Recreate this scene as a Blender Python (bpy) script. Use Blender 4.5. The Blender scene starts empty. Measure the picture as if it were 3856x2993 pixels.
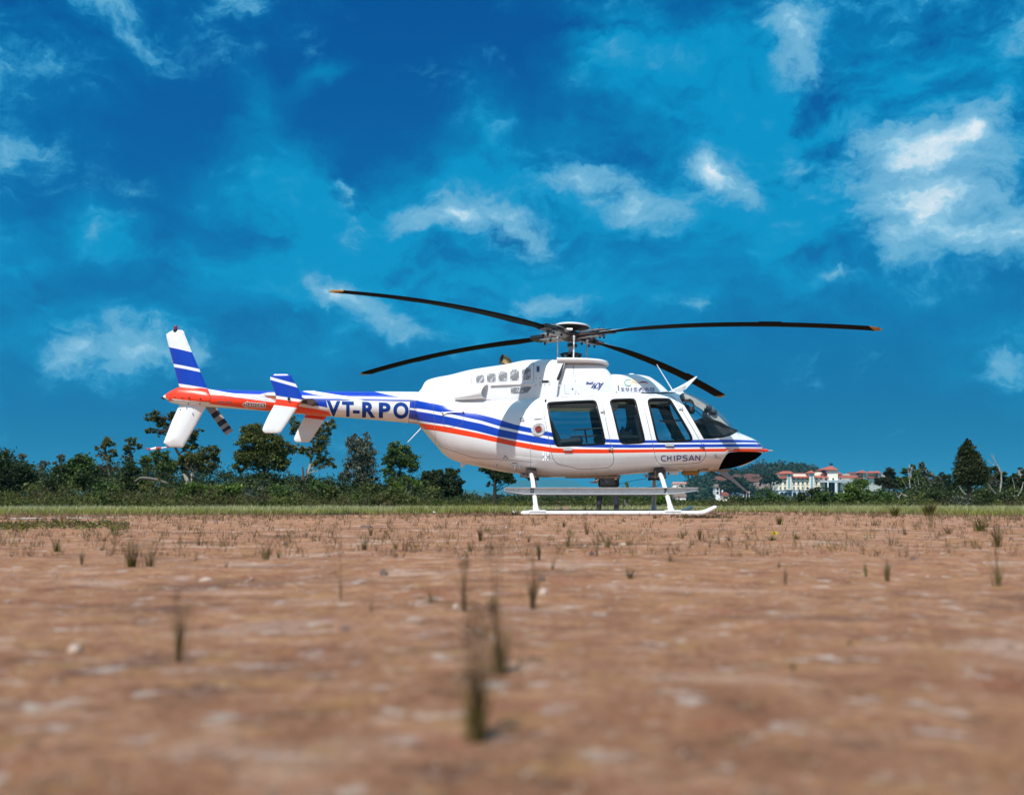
import bpy, bmesh, math, random
import numpy as np
from mathutils import Vector, Matrix
from mathutils.bvhtree import BVHTree
from mathutils.geometry import delaunay_2d_cdt

R = math.radians
sc = bpy.context.scene
col = sc.collection
rng = np.random.default_rng(7)
random.seed(7)

# ------------------------------------------------------------------ camera, sky, sun, exposure
FPX, CX, CY, HORIZON, CAMZ = 3857.0, 1928.0, 1496.5, 1903.0, 0.157   # the photograph's focal length and horizon in its own pixels
TH = math.atan((HORIZON - CY) / FPX)
cd = bpy.data.cameras.new('camera')
cam = bpy.data.objects.new('camera', cd)
col.objects.link(cam)
cd.sensor_width = 36.0
cd.lens = 36.0 * FPX / 3856.0
cd.clip_start, cd.clip_end = 0.05, 30000.0
cam.location = (0, 0, CAMZ)
cam.rotation_euler = (math.pi / 2 + TH, 0, 0)
cd.dof.use_dof = True
cd.dof.focus_distance = 16.6
cd.dof.aperture_fstop = 4.0
sc.camera = cam

SUN_DIR = Vector((-0.30, -0.644, 1.0)).normalized()       # towards the sun
SUN_EL = math.asin(SUN_DIR.z)
SUN_ROT = math.atan2(SUN_DIR.x, SUN_DIR.y)

sc.render.engine = 'CYCLES'
sc.cycles.use_denoising = True
sc.cycles.max_bounces = 8
sc.cycles.transparent_max_bounces = 16
sc.cycles.volume_bounces = 0
sc.view_settings.view_transform = 'Standard'
sc.view_settings.look = 'None'
sc.view_settings.gamma = 1.0
sc.view_settings.exposure = 0.25
sc.view_settings.use_curve_mapping = False


def N(nt, kind, **kw):
    n = nt.nodes.new(kind)
    for k, v in kw.items():
        setattr(n, k, v)
    return n


def math_n(nt, op, a, b=None, c=None, clamp=False):
    n = nt.nodes.new('ShaderNodeMath'); n.operation = op; n.use_clamp = clamp
    for i, v in enumerate((a, b, c)):
        if v is None:
            continue
        if isinstance(v, (int, float)):
            n.inputs[i].default_value = v
        else:
            nt.links.new(v, n.inputs[i])
    return n.outputs[0]


def ramp_n(nt, fac, stops, interp='LINEAR'):
    n = nt.nodes.new('ShaderNodeValToRGB')
    cr = n.color_ramp; cr.interpolation = interp
    while len(cr.elements) > 1:
        cr.elements.remove(cr.elements[-1])
    cr.elements[0].position = stops[0][0]; cr.elements[0].color = (*stops[0][1], 1)
    for p, c in stops[1:]:
        e = cr.elements.new(p); e.color = (*c, 1)
    nt.links.new(fac, n.inputs[0])
    return n.outputs[0]


def mix_n(nt, fac, a, b, blend='MIX'):
    n = nt.nodes.new('ShaderNodeMix'); n.data_type = 'RGBA'; n.blend_type = blend
    for sock, v in ((n.inputs[0], fac), (n.inputs[6], a), (n.inputs[7], b)):
        if isinstance(v, (int, float)):
            sock.default_value = v
        elif isinstance(v, tuple):
            sock.default_value = (*v, 1)
        else:
            nt.links.new(v, sock)
    return n.outputs[2]


def ray(px, py):
    a = (px - CX) / FPX; b = (CY - py) / FPX
    return Vector((a, math.cos(TH) - b * math.sin(TH), math.sin(TH) + b * math.cos(TH)))


def at(px, py, Y):
    d = ray(px, py); t = Y / d.y
    return Vector((d.x * t, Y, CAMZ + d.z * t))


def gnd(px, py):
    d = ray(px, py); t = -CAMZ / d.z
    return Vector((d.x * t, d.y * t, 0.0))


def mpp(Y):
    return Y / (FPX * math.cos(TH))           # metres per photograph pixel at depth Y


def build_world():
    w = bpy.data.worlds.new("World"); sc.world = w; w.use_nodes = True
    nt = w.node_tree
    bg = nt.nodes['Background']; bg.inputs[1].default_value = 0.1
    sky = N(nt, 'ShaderNodeTexSky', sky_type='NISHITA', sun_disc=False)
    sky.dust_density = 0.3; sky.sun_elevation = SUN_EL; sky.sun_rotation = SUN_ROT
    sep = N(nt, 'ShaderNodeSeparateColor'); nt.links.new(sky.outputs[0], sep.inputs[0])

    # the photograph's deep teal grade: one curve over the physical sky's brightness, the same all round
    lum = math_n(nt, 'MULTIPLY', sep.outputs[1], 0.1)
    graded = ramp_n(nt, lum, [(0.0, (0, .045, .23)), (0.10, (0, .060, .28)), (0.20, (0, .083, .335)), (0.26, (0, .112, .38)), (0.39, (0, .150, .415)), (0.52, (0, .157, .405)), (0.70, (0, .150, .37)), (1.0, (0, .145, .355))])
    tc = N(nt, 'ShaderNodeTexCoord')
    # wispy warp of the direction
    wn = N(nt, 'ShaderNodeTexNoise'); wn.inputs['Scale'].default_value = 6.0; wn.inputs['Detail'].default_value = 6.0
    wn.inputs['Roughness'].default_value = 0.62
    nt.links.new(tc.outputs['Generated'], wn.inputs['Vector'])
    sub = N(nt, 'ShaderNodeVectorMath', operation='SUBTRACT'); nt.links.new(wn.outputs['Color'], sub.inputs[0]); sub.inputs[1].default_value = (.5, .5, .5)
    scl = N(nt, 'ShaderNodeVectorMath', operation='SCALE'); nt.links.new(sub.outputs[0], scl.inputs[0]); scl.inputs['Scale'].default_value = 0.115
    add = N(nt, 'ShaderNodeVectorMath', operation='ADD'); nt.links.new(tc.outputs['Generated'], add.inputs[0]); nt.links.new(scl.outputs[0], add.inputs[1])
    xyz = N(nt, 'ShaderNodeSeparateXYZ'); nt.links.new(add.outputs[0], xyz.inputs[0])
    yy = math_n(nt, 'MAXIMUM', xyz.outputs[1], 0.08)
    s = math_n(nt, 'DIVIDE', xyz.outputs[0], yy)
    t = math_n(nt, 'DIVIDE', xyz.outputs[2], yy)
    st = N(nt, 'ShaderNodeCombineXYZ'); nt.links.new(s, st.inputs[0]); nt.links.new(t, st.inputs[1])

    def blobs(lst):
        tot = None
        for (x, y, a, bb, rot, amp) in lst:   # centre and half axes in 2184-wide photograph pixels
            k = 3856 / 2184
            d = ray(x * k, y * k)
            m = N(nt, 'ShaderNodeMapping', vector_type='TEXTURE')
            m.inputs['Location'].default_value = (d.x / d.y, d.z / d.y, 0)
            m.inputs['Rotation'].default_value = (0, 0, R(rot))
            m.inputs['Scale'].default_value = (2.1 * a * k / FPX, 2.1 * bb * k / FPX, 1)
            nt.links.new(st.outputs[0], m.inputs['Vector'])
            gr = N(nt, 'ShaderNodeTexGradient', gradient_type='QUADRATIC_SPHERE'); nt.links.new(m.outputs[0], gr.inputs[0])
            v = math_n(nt, 'MULTIPLY', gr.outputs['Fac'], amp)
            tot = v if tot is None else math_n(nt, 'ADD', tot, v)
        return tot
    soft = blobs([(640, 420, 200, 150, -35, .8), (760, 540, 330, 95, -15, .65), (200, 470, 75, 60, 0, .7), (350, 535, 200, 50, -18, .95), (30, 590, 150, 110, -30, .95),
                  (1300, 120, 120, 75, -25, .9), (1560, 200, 330, 190, -20, .8), (1900, 200, 400, 220, -10, .7), (1280, 410, 330, 130, -8, .8), (1000, 420, 230, 110, 0, .6),
                  (1000, 460, 240, 90, 0, .7), (1930, 470, 330, 200, 0, .75), (900, 660, 480, 110, -5, .75), (330, 740, 330, 85, 0, .8), (1450, 640, 330, 90, 0, .5), (2100, 150, 200, 300, 0, .6),
                  (2130, 760, 150, 90, 0, .6), (1150, 640, 150, 75, 0, .6), (730, 160, 80, 28, 20, .55), (560, 230, 60, 100, 30, .4), (1760, 600, 120, 70, 0, .6), (1550, 420, 220, 140, 0, .6), (1020, 250, 60, 120, 20, .3)])
    white = blobs([(1960, 350, 175, 115, 10, .85), (2075, 285, 95, 60, 30, .95), (1985, 440, 150, 120, 0, .62), (2150, 520, 180, 100, 0, .95), (1900, 540, 90, 80, 45, .75), (2010, 390, 90, 90, 0, .5), (1910, 300, 70, 50, 0, .4),
                   (1720, 100, 80, 70, -35, .75), (1770, 165, 110, 50, -30, .65), (1650, 60, 50, 40, 0, .3),
                   (960, 450, 150, 52, -3, .85), (1090, 480, 110, 48, -22, .75), (900, 462, 90, 34, 0, .45), (1240, 385, 135, 66, -10, .8), (1350, 430, 90, 55, -30, .62), (1500, 360, 60, 45, -40, .72), (1550, 405, 85, 44, -20, .78),
                   (1440, 460, 55, 70, 0, .5), (1765, 608, 50, 34, 0, .75), (1120, 640, 95, 42, 0, .75), (1215, 665, 70, 36, 0, .5), (725, 615, 60, 30, -10, .72), (830, 670, 130, 54, -18, .8),
                   (180, 745, 85, 48, 10, .95), (320, 750, 85, 60, 0, 1.0), (460, 765, 75, 50, -15, .85), (130, 775, 60, 35, 0, .5), (735, 385, 30, 70, 8, .65), (2140, 765, 60, 48, 0, .78), (740, 505, 45, 30, -30, .5), (200, 470, 35, 28, 0, .45), (30, 620, 60, 40, 0, .45),
                   (1700, 340, 90, 60, 0, .5), (1470, 340, 60, 50, 0, .45), (1300, 110, 70, 50, 0, .35), (1500, 670, 60, 35, 0, .4)])
    # cloud noise; the broad field out of view is thickened to add ambient light
    cn = N(nt, 'ShaderNodeTexNoise'); cn.inputs['Scale'].default_value = 4.2; cn.inputs['Detail'].default_value = 9.0; cn.inputs['Roughness'].default_value = 0.6
    stretch = N(nt, 'ShaderNodeMapping'); stretch.inputs['Scale'].default_value = (1, 1, 2.1); nt.links.new(add.outputs[0], stretch.inputs[0])
    nt.links.new(stretch.outputs[0], cn.inputs['Vector'])
    fn = N(nt, 'ShaderNodeTexNoise'); fn.inputs['Scale'].default_value = 22.0; fn.inputs['Detail'].default_value = 8.0; fn.inputs['Roughness'].default_value = 0.62
    nt.links.new(stretch.outputs[0], fn.inputs['Vector'])
    fwd = N(nt, 'ShaderNodeMapRange'); fwd.inputs[1].default_value = 0.75; fwd.inputs[2].default_value = 0.9
    nt.links.new(xyz.outputs[1], fwd.inputs[0])           # 1 where the placed clouds are, 0 elsewhere: there a thicker noise field adds ambient light
    nf = math_n(nt, 'SUBTRACT', fn.outputs['Fac'], 0.5)
    field = math_n(nt, 'SUBTRACT', cn.outputs['Fac'], 0.5)
    inv = math_n(nt, 'SUBTRACT', 1.0, fwd.outputs[0])
    mn_ = N(nt, 'ShaderNodeTexNoise'); mn_.inputs['Scale'].default_value = 9.0; mn_.inputs['Detail'].default_value = 7.0; mn_.inputs['Roughness'].default_value = 0.58
    nt.links.new(stretch.outputs[0], mn_.inputs['Vector'])
    mid = math_n(nt, 'SUBTRACT', mn_.outputs['Fac'], 0.5)
    MUL, ADD = 'MULTIPLY', 'ADD'
    # out of view: noise field with extra cloud added to brighten the fill light; in view the big masses stand where the photograph has them
    softv = math_n(nt, ADD, math_n(nt, MUL, soft, fwd.outputs[0]), math_n(nt, MUL, math_n(nt, ADD, math_n(nt, MUL, field, 3.0), 0.8), inv))
    softv = math_n(nt, MUL, softv, math_n(nt, ADD, 1.0, math_n(nt, ADD, math_n(nt, MUL, mid, 5.0), math_n(nt, MUL, nf, 2.2))))
    softf = N(nt, 'ShaderNodeMapRange'); softf.inputs[1].default_value = 0.06; softf.inputs[2].default_value = 0.95
    nt.links.new(softv, softf.inputs[0])
    wv = math_n(nt, ADD, math_n(nt, MUL, white, fwd.outputs[0]), math_n(nt, MUL, math_n(nt, ADD, math_n(nt, MUL, field, 4.0), 0.75), inv))
    wv = math_n(nt, ADD, wv, math_n(nt, ADD, math_n(nt, MUL, mid, 1.7), math_n(nt, MUL, nf, 1.25)))
    wv = math_n(nt, MUL, math_n(nt, 'SUBTRACT', wv, 0.12), 0.84)
    wf = N(nt, 'ShaderNodeMapRange', interpolation_type='SMOOTHSTEP'); wf.inputs[1].default_value = 0.05; wf.inputs[2].default_value = 0.48
    nt.links.new(wv, wf.inputs[0])
    c1 = mix_n(nt, math_n(nt, MUL, softf.outputs[0], 0.9), graded, (0.0, 0.325, 0.64))
    wcol = ramp_n(nt, wv, [(0.2, (0.04, 0.38, 0.69)), (0.42, (0.14, 0.45, 0.71)), (0.58, (0.20, 0.51, 0.76)), (0.74, (0.36, 0.68, 0.88)), (1.0, (0.92, 1.0, 1.05))])
    c2 = mix_n(nt, math_n(nt, MUL, wf.outputs[0], 0.92), c1, wcol)
    fin = N(nt, 'ShaderNodeVectorMath', operation='SCALE'); fin.inputs['Scale'].default_value = 9.3 / (2 ** sc.view_settings.exposure)
    nt.links.new(c2, fin.inputs[0])
    nt.links.new(fin.outputs[0], bg.inputs[0])


build_world()
sl = bpy.data.lights.new('sun', 'SUN'); sl.energy = 4.8; sl.angle = R(0.53); sl.color = (1.0, 0.965, 0.90)
so = bpy.data.objects.new('sun', sl); col.objects.link(so)
so.rotation_euler = (-SUN_DIR).to_track_quat('-Z', 'Y').to_euler()

# ------------------------------------------------------------------ helpers
M = {}


def new_mat(name):
    m = bpy.data.materials.new(name); m.use_nodes = True
    return m, m.node_tree, m.node_tree.nodes['Principled BSDF']


def mat(name, base, rough=0.5, metal=0.0, coat=0.0, var=0.0, vscale=6.0, bump=0.0, bscale=40.0, spec=0.5):
    m, nt, p = new_mat(name)
    p.inputs['Base Color'].default_value = (*base, 1)
    p.inputs['Roughness'].default_value = rough
    p.inputs['Metallic'].default_value = metal
    p.inputs['Coat Weight'].default_value = coat
    p.inputs['Coat Roughness'].default_value = 0.06
    p.inputs['Specular IOR Level'].default_value = spec
    if var or bump:
        tc = N(nt, 'ShaderNodeTexCoord')
    if var:
        n = N(nt, 'ShaderNodeTexNoise'); n.inputs['Scale'].default_value = vscale; n.inputs['Detail'].default_value = 8; n.inputs['Roughness'].default_value = .65
        nt.links.new(tc.outputs['Object'], n.inputs['Vector'])
        lo = tuple(max(0, c * (1 - var)) for c in base); hi = tuple(min(1, c * (1 + var)) for c in base)
        nt.links.new(ramp_n(nt, n.outputs['Fac'], [(0.3, lo), (0.7, hi)]), p.inputs['Base Color'])
        rr = N(nt, 'ShaderNodeMapRange'); rr.inputs[3].default_value = max(0.02, rough - .08); rr.inputs[4].default_value = min(1, rough + .1)
        nt.links.new(n.outputs['Fac'], rr.inputs[0]); nt.links.new(rr.outputs[0], p.inputs['Roughness'])
    if bump:
        n2 = N(nt, 'ShaderNodeTexNoise'); n2.inputs['Scale'].default_value = bscale; n2.inputs['Detail'].default_value = 6
        nt.links.new(tc.outputs['Object'], n2.inputs['Vector'])
        bp = N(nt, 'ShaderNodeBump'); bp.inputs['Strength'].default_value = bump; bp.inputs['Distance'].default_value = 0.02
        nt.links.new(n2.outputs['Fac'], bp.inputs['Height']); nt.links.new(bp.outputs[0], p.inputs['Normal'])
    M[name] = m
    return m


def glass(name, tint, refl=1.0):
    m = bpy.data.materials.new(name); m.use_nodes = True
    nt = m.node_tree; nt.nodes.remove(nt.nodes['Principled BSDF'])
    tr = N(nt, 'ShaderNodeBsdfTransparent'); tr.inputs[0].default_value = (*tint, 1)
    gl = N(nt, 'ShaderNodeBsdfGlossy'); gl.inputs['Roughness'].default_value = 0.02
    lw = N(nt, 'ShaderNodeLayerWeight'); lw.inputs['Blend'].default_value = 0.5
    fres = math_n(nt, 'ADD', math_n(nt, 'MULTIPLY', math_n(nt, 'POWER', lw.outputs['Facing'], 4.5), 0.55), 0.035)
    tc = N(nt, 'ShaderNodeTexCoord'); n = N(nt, 'ShaderNodeTexNoise'); n.inputs['Scale'].default_value = 1.6; nt.links.new(tc.outputs['Object'], n.inputs['Vector'])
    bp = N(nt, 'ShaderNodeBump'); bp.inputs['Strength'].default_value = .12; bp.inputs['Distance'].default_value = .05
    nt.links.new(n.outputs['Fac'], bp.inputs['Height']); nt.links.new(bp.outputs[0], gl.inputs['Normal'])
    mx = N(nt, 'ShaderNodeMixShader')
    nt.links.new(math_n(nt, 'MULTIPLY', fres, refl, clamp=True), mx.inputs[0])
    nt.links.new(tr.outputs[0], mx.inputs[1]); nt.links.new(gl.outputs[0], mx.inputs[2])
    nt.links.new(mx.outputs[0], nt.nodes['Material Output'].inputs[0])
    M[name] = m
    return m


mat('white_paint', (0.775, 0.80, 0.825), .28, coat=.6, var=.03, vscale=2.5)
mat('blue_paint', (0.0, 0.040, 0.42), .3, coat=.45, var=.06, vscale=3)
mat('orange_paint', (0.82, 0.042, 0.004), .28, coat=.6, var=.05, vscale=3)
mat('danger_red', (0.20, 0.006, 0.012), .35)
mat('lettering_blue', (0.001, 0.042, 0.26), .5, spec=.25)
mat('black_rubber', (0.006, 0.006, 0.008), .4, spec=.25)
mat('seam', (0.10, 0.12, 0.14), .6)
mat('dark_metal', (0.035, 0.035, 0.04), .4, metal=.6, var=.3, vscale=20)
mat('grey_metal', (0.34, 0.33, 0.33), .38, metal=.55, var=.25, vscale=18)
mat('light_metal', (0.62, 0.62, 0.62), .35, metal=.4, var=.12, vscale=14)
mat('blade_skin', (0.0045, 0.003, 0.0028), .7, var=.25, vscale=5, spec=.05)
mat('blade_yellow', (0.34, 0.16, 0.01), .4, var=.2, vscale=12)
mat('blade_black', (0.010, 0.010, 0.012), .45)
mat('tail_blade_grey', (0.30, 0.27, 0.26), .45, var=.1)
mat('cabin_grey', (0.10, 0.095, 0.09), .8, var=.15, vscale=5)
mat('cabin_cream', (0.46, 0.44, 0.41), .7, var=.08)
mat('seat_black', (0.022, 0.024, 0.026), .65, var=.3, vscale=14)
mat('panel_black', (0.008, 0.008, 0.009), .7)
mat('mesh_dark', (0.02, 0.02, 0.025), .6)
mat('exhaust_metal', (0.36, 0.25, 0.12), .28, metal=1.0, var=.4, vscale=9)
mat('beacon_red', (0.16, 0.004, 0.008), .15, coat=1)
mat('cap_red', (0.25, 0.03, 0.025), .35, var=.5, vscale=60)
mat('decal_grey', (0.12, 0.14, 0.17), .5)
mat('decal_green', (0.0, 0.27, 0.19), .4)
mat('decal_yellow', (0.80, 0.58, 0.01), .4)
mat('decal_red', (0.30, 0.004, 0.02), .4)
mat('brown_metal', (0.055, 0.035, 0.033), .5, var=.2)
mat('ochre_plastic', (0.36, 0.19, 0.03), .45, var=.15)
mat('beige_plate', (0.42, 0.31, 0.22), .6, var=.12)
mat('walk_strip', (0.02, 0.026, 0.032), .85, bump=.3, bscale=300)
mat('chin_dark', (0.004, 0.003, 0.003), .85, spec=.0)
mat('skin', (0.20, 0.10, 0.06), .55)
mat('jacket_black', (0.006, 0.006, 0.008), .8, bump=.2, bscale=30)
mat('trouser_navy', (0.022, 0.022, 0.040), .8, bump=.3, bscale=25)
mat('shoe_black', (0.010, 0.010, 0.012), .5)
mat('hair_black', (0.006, 0.005, 0.005), .5)
mat('board_red', (0.25, 0.03, 0.025), .5)
mat('paper_white', (0.75, 0.75, 0.73), .6)
mat('crate_grey', (0.20, 0.22, 0.22), .5)
glass('tinted_glass', (0.60, 0.70, 0.74), 1.0)
glass('clear_glass', (0.93, 0.96, 0.97), 1.0)


def new_obj(name, me, parent=None):
    o = bpy.data.objects.new(name, me); col.objects.link(o)
    if parent is not None:
        o.parent = parent
    return o


def tag(o, label=None, cat=None, group=None, kind=None):
    if label: o['label'] = label
    if cat: o['category'] = cat
    if group: o['group'] = group
    if kind: o['kind'] = kind
    return o


def thing(name, loc, label, cat, group=None):
    o = bpy.data.objects.new(name, None); col.objects.link(o)
    o.location = loc; o.empty_display_size = 0.2
    return tag(o, label, cat, group)


def mesh_from(name, verts, faces, mats, fmat=None, smooth=False, sharp=None):
    me = bpy.data.meshes.new(name)
    me.from_pydata([tuple(v) for v in verts], [], [tuple(f) for f in faces])
    for m in mats:
        me.materials.append(m)
    if fmat is not None:
        me.polygons.foreach_set('material_index', np.asarray(fmat, np.int32))
    if smooth:
        me.polygons.foreach_set('use_smooth', np.ones(len(me.polygons), bool))
        if sharp:
            me.set_sharp_from_angle(angle=R(sharp))
    me.update()
    return me


class MB:
    """collects simple solids; build() links them as one mesh object"""
    def __init__(s):
        s.v, s.f = [], []

    def add(s, vs, fs):
        k = len(s.v)
        s.v += [Vector(v) for v in vs]
        s.f += [tuple(i + k for i in f) for f in fs]
        return s

    def box(s, c, size, rot=None):
        hx, hy, hz = (q / 2 for q in size)
        vs = [Vector((x, y, z)) for x in (-hx, hx) for y in (-hy, hy) for z in (-hz, hz)]
        if rot is not None:
            vs = [rot @ v for v in vs]
        c = Vector(c)
        return s.add([v + c for v in vs], [(0, 1, 3, 2), (4, 6, 7, 5), (0, 4, 5, 1), (2, 3, 7, 6), (0, 2, 6, 4), (1, 5, 7, 3)])

    def tube(s, pts, rad, seg=10, flat=1.0):
        pts = [Vector(p) for p in pts]
        if isinstance(rad, (int, float)):
            rad = [rad] * len(pts)
        rings = []
        prev = None
        for i, p in enumerate(pts):
            d = (pts[min(i + 1, len(pts) - 1)] - pts[max(i - 1, 0)]).normalized()
            if prev is None:
                a = d.cross(Vector((0, 0, 1)))
                if a.length < 1e-3: a = d.cross(Vector((1, 0, 0)))
                a.normalize()
            else:
                a = (prev - d * prev.dot(d)).normalized()
            prev = a
            b = d.cross(a)
            rings.append([p + (a * math.cos(t) + b * math.sin(t) * flat) * rad[i] for t in (2 * math.pi * k / seg for k in range(seg))])
        vs = [v for r in rings for v in r]; fs = []
        for i in range(len(pts) - 1):
            for k in range(seg):
                a = i * seg + k; b = i * seg + (k + 1) % seg
                fs.append((a, b, b + seg, a + seg))
        fs.append(tuple(reversed(range(seg)))); fs.append(tuple(range((len(pts) - 1) * seg, len(pts) * seg)))
        return s.add(vs, fs)

    def lathe(s, c, axis, prof, seg=24):
        """prof: (radius, height along axis)"""
        c = Vector(c); ax = Vector(axis).normalized()
        a = ax.cross(Vector((0, 1, 0)))
        if a.length < 1e-3: a = ax.cross(Vector((1, 0, 0)))
        a.normalize(); b = ax.cross(a)
        vs, fs = [], []
        for r, h in prof:
            for k in range(seg):
                t = 2 * math.pi * k / seg
                vs.append(c + ax * h + (a * math.cos(t) + b * math.sin(t)) * r)
        for i in range(len(prof) - 1):
            for k in range(seg):
                p = i * seg + k; q = i * seg + (k + 1) % seg
                fs.append((p, q, q + seg, p + seg))
        fs.append(tuple(reversed(range(seg)))); fs.append(tuple(range((len(prof) - 1) * seg, len(prof) * seg)))
        return s.add(vs, fs)

    def ball(s, c, r, seg=12, rings=8):
        if isinstance(r, (int, float)): r = (r, r, r)
        c = Vector(c); vs, fs = [], []
        for i in range(rings + 1):
            ph = math.pi * i / rings
            for k in range(seg):
                t = 2 * math.pi * k / seg
                vs.append(c + Vector((r[0] * math.sin(ph) * math.cos(t), r[1] * math.sin(ph) * math.sin(t), r[2] * math.cos(ph))))
        for i in range(rings):
            for k in range(seg):
                a = i * seg + k; b = i * seg + (k + 1) % seg
                fs.append((a, a + seg, b + seg, b))
        return s.add(vs, fs)

    def prism(s, poly, y0, y1):
        """poly: list of (x,z); extruded in y"""
        n = len(poly)
        vs = [Vector((x, y0, z)) for x, z in poly] + [Vector((x, y1, z)) for x, z in poly]
        fs = [tuple(range(n)), tuple(reversed(range(n, 2 * n)))] + [(i, i + n, (i + 1) % n + n, (i + 1) % n) for i in range(n)]
        return s.add(vs, fs)

    def build(s, name, m, parent=None, smooth=True, sharp=35, off=(0, 0, 0), bevel=0.0):
        o = Vector(off)
        me = mesh_from(name, [v - o for v in s.v], s.f, [m])
        bm = bmesh.new(); bm.from_mesh(me)
        bmesh.ops.remove_doubles(bm, verts=bm.verts, dist=1e-5)
        bmesh.ops.delete(bm, geom=[v for v in bm.verts if not v.link_faces], context='VERTS')
        bmesh.ops.recalc_face_normals(bm, faces=bm.faces)
        if bevel:
            es = [e for e in bm.edges if len(e.link_faces) == 2 and e.calc_face_angle(0) > R(35)]
            bmesh.ops.bevel(bm, geom=es, offset=bevel, segments=2, affect='EDGES', clamp_overlap=True)
        bm.to_mesh(me); bm.free()
        if smooth:
            me.polygons.foreach_set('use_smooth', np.ones(len(me.polygons), bool))
            me.set_sharp_from_angle(angle=R(sharp))
        return new_obj(name, me, parent)


def pchip(x, X, Y):
    X = np.asarray(X, float); Y = np.asarray(Y, float); x = np.clip(np.asarray(x, float), X[0], X[-1])
    h = np.diff(X); d = np.diff(Y) / h
    m = np.zeros(len(X)); m[0], m[-1] = d[0], d[-1]
    for i in range(1, len(X) - 1):
        if d[i - 1] * d[i] > 0:
            w1 = 2 * h[i] + h[i - 1]; w2 = h[i] + 2 * h[i - 1]
            m[i] = (w1 + w2) / (w1 / d[i - 1] + w2 / d[i])
    k = np.clip(np.searchsorted(X, x) - 1, 0, len(X) - 2)
    t = (x - X[k]) / h[k]
    return ((2 * t ** 3 - 3 * t ** 2 + 1) * Y[k] + (t ** 3 - 2 * t ** 2 + t) * h[k] * m[k] + (-2 * t ** 3 + 3 * t ** 2) * Y[k + 1] + (t ** 3 - t ** 2) * h[k] * m[k + 1])


def inside(poly, P):
    """vectorised point in polygon"""
    x, y = P[:, 0], P[:, 1]; r = np.zeros(len(P), bool)
    q = np.asarray(poly); n = len(q)
    for i in range(n):
        x1, y1 = q[i]; x2, y2 = q[(i + 1) % n]
        if y1 == y2: continue
        c = ((y1 > y) != (y2 > y)) & (x < (x2 - x1) * (y - y1) / (y2 - y1) + x1)
        r ^= c
    return r


def smooth_poly(pts, n=1):
    """Chaikin corner cutting, closed"""
    for _ in range(n):
        q = []
        for i in range(len(pts)):
            a = pts[i]; b = pts[(i + 1) % len(pts)]
            q.append((a[0] * .75 + b[0] * .25, a[1] * .75 + b[1] * .25)); q.append((a[0] * .25 + b[0] * .75, a[1] * .25 + b[1] * .75))
        pts = q
    return pts


def inset(poly, d):
    """move a polygon's outline inwards by d"""
    p = np.asarray(poly, float); n = len(p)
    area = 0.5 * np.sum(p[:, 0] * np.roll(p[:, 1], -1) - np.roll(p[:, 0], -1) * p[:, 1])
    s = 1 if area > 0 else -1
    out = []
    for i in range(n):
        e1 = p[i] - p[i - 1]; e2 = p[(i + 1) % n] - p[i]
        n1 = np.array([-e1[1], e1[0]]) / (np.linalg.norm(e1) + 1e-9); n2 = np.array([-e2[1], e2[0]]) / (np.linalg.norm(e2) + 1e-9)
        b = n1 + n2; b = b / (np.linalg.norm(b) + 1e-9)
        out.append(tuple(p[i] + s * b * d / max(0.5, b @ n1)))
    return out


def dens(poly, step, closed=True):
    out = []
    n = len(poly)
    for i in range(n if closed else n - 1):
        a = np.array(poly[i], float); b = np.array(poly[(i + 1) % n], float)
        k = max(1, int(np.linalg.norm(b - a) / step))
        for j in range(k):
            out.append(tuple(a + (b - a) * j / k))
    if not closed: out.append(tuple(poly[-1]))
    return out


YC = 17.25                                   # depth of the helicopter's centreline
HB = Vector((1.02, YC, 0.0))                 # the helicopter's base point under the mast
KV = 0.8


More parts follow.
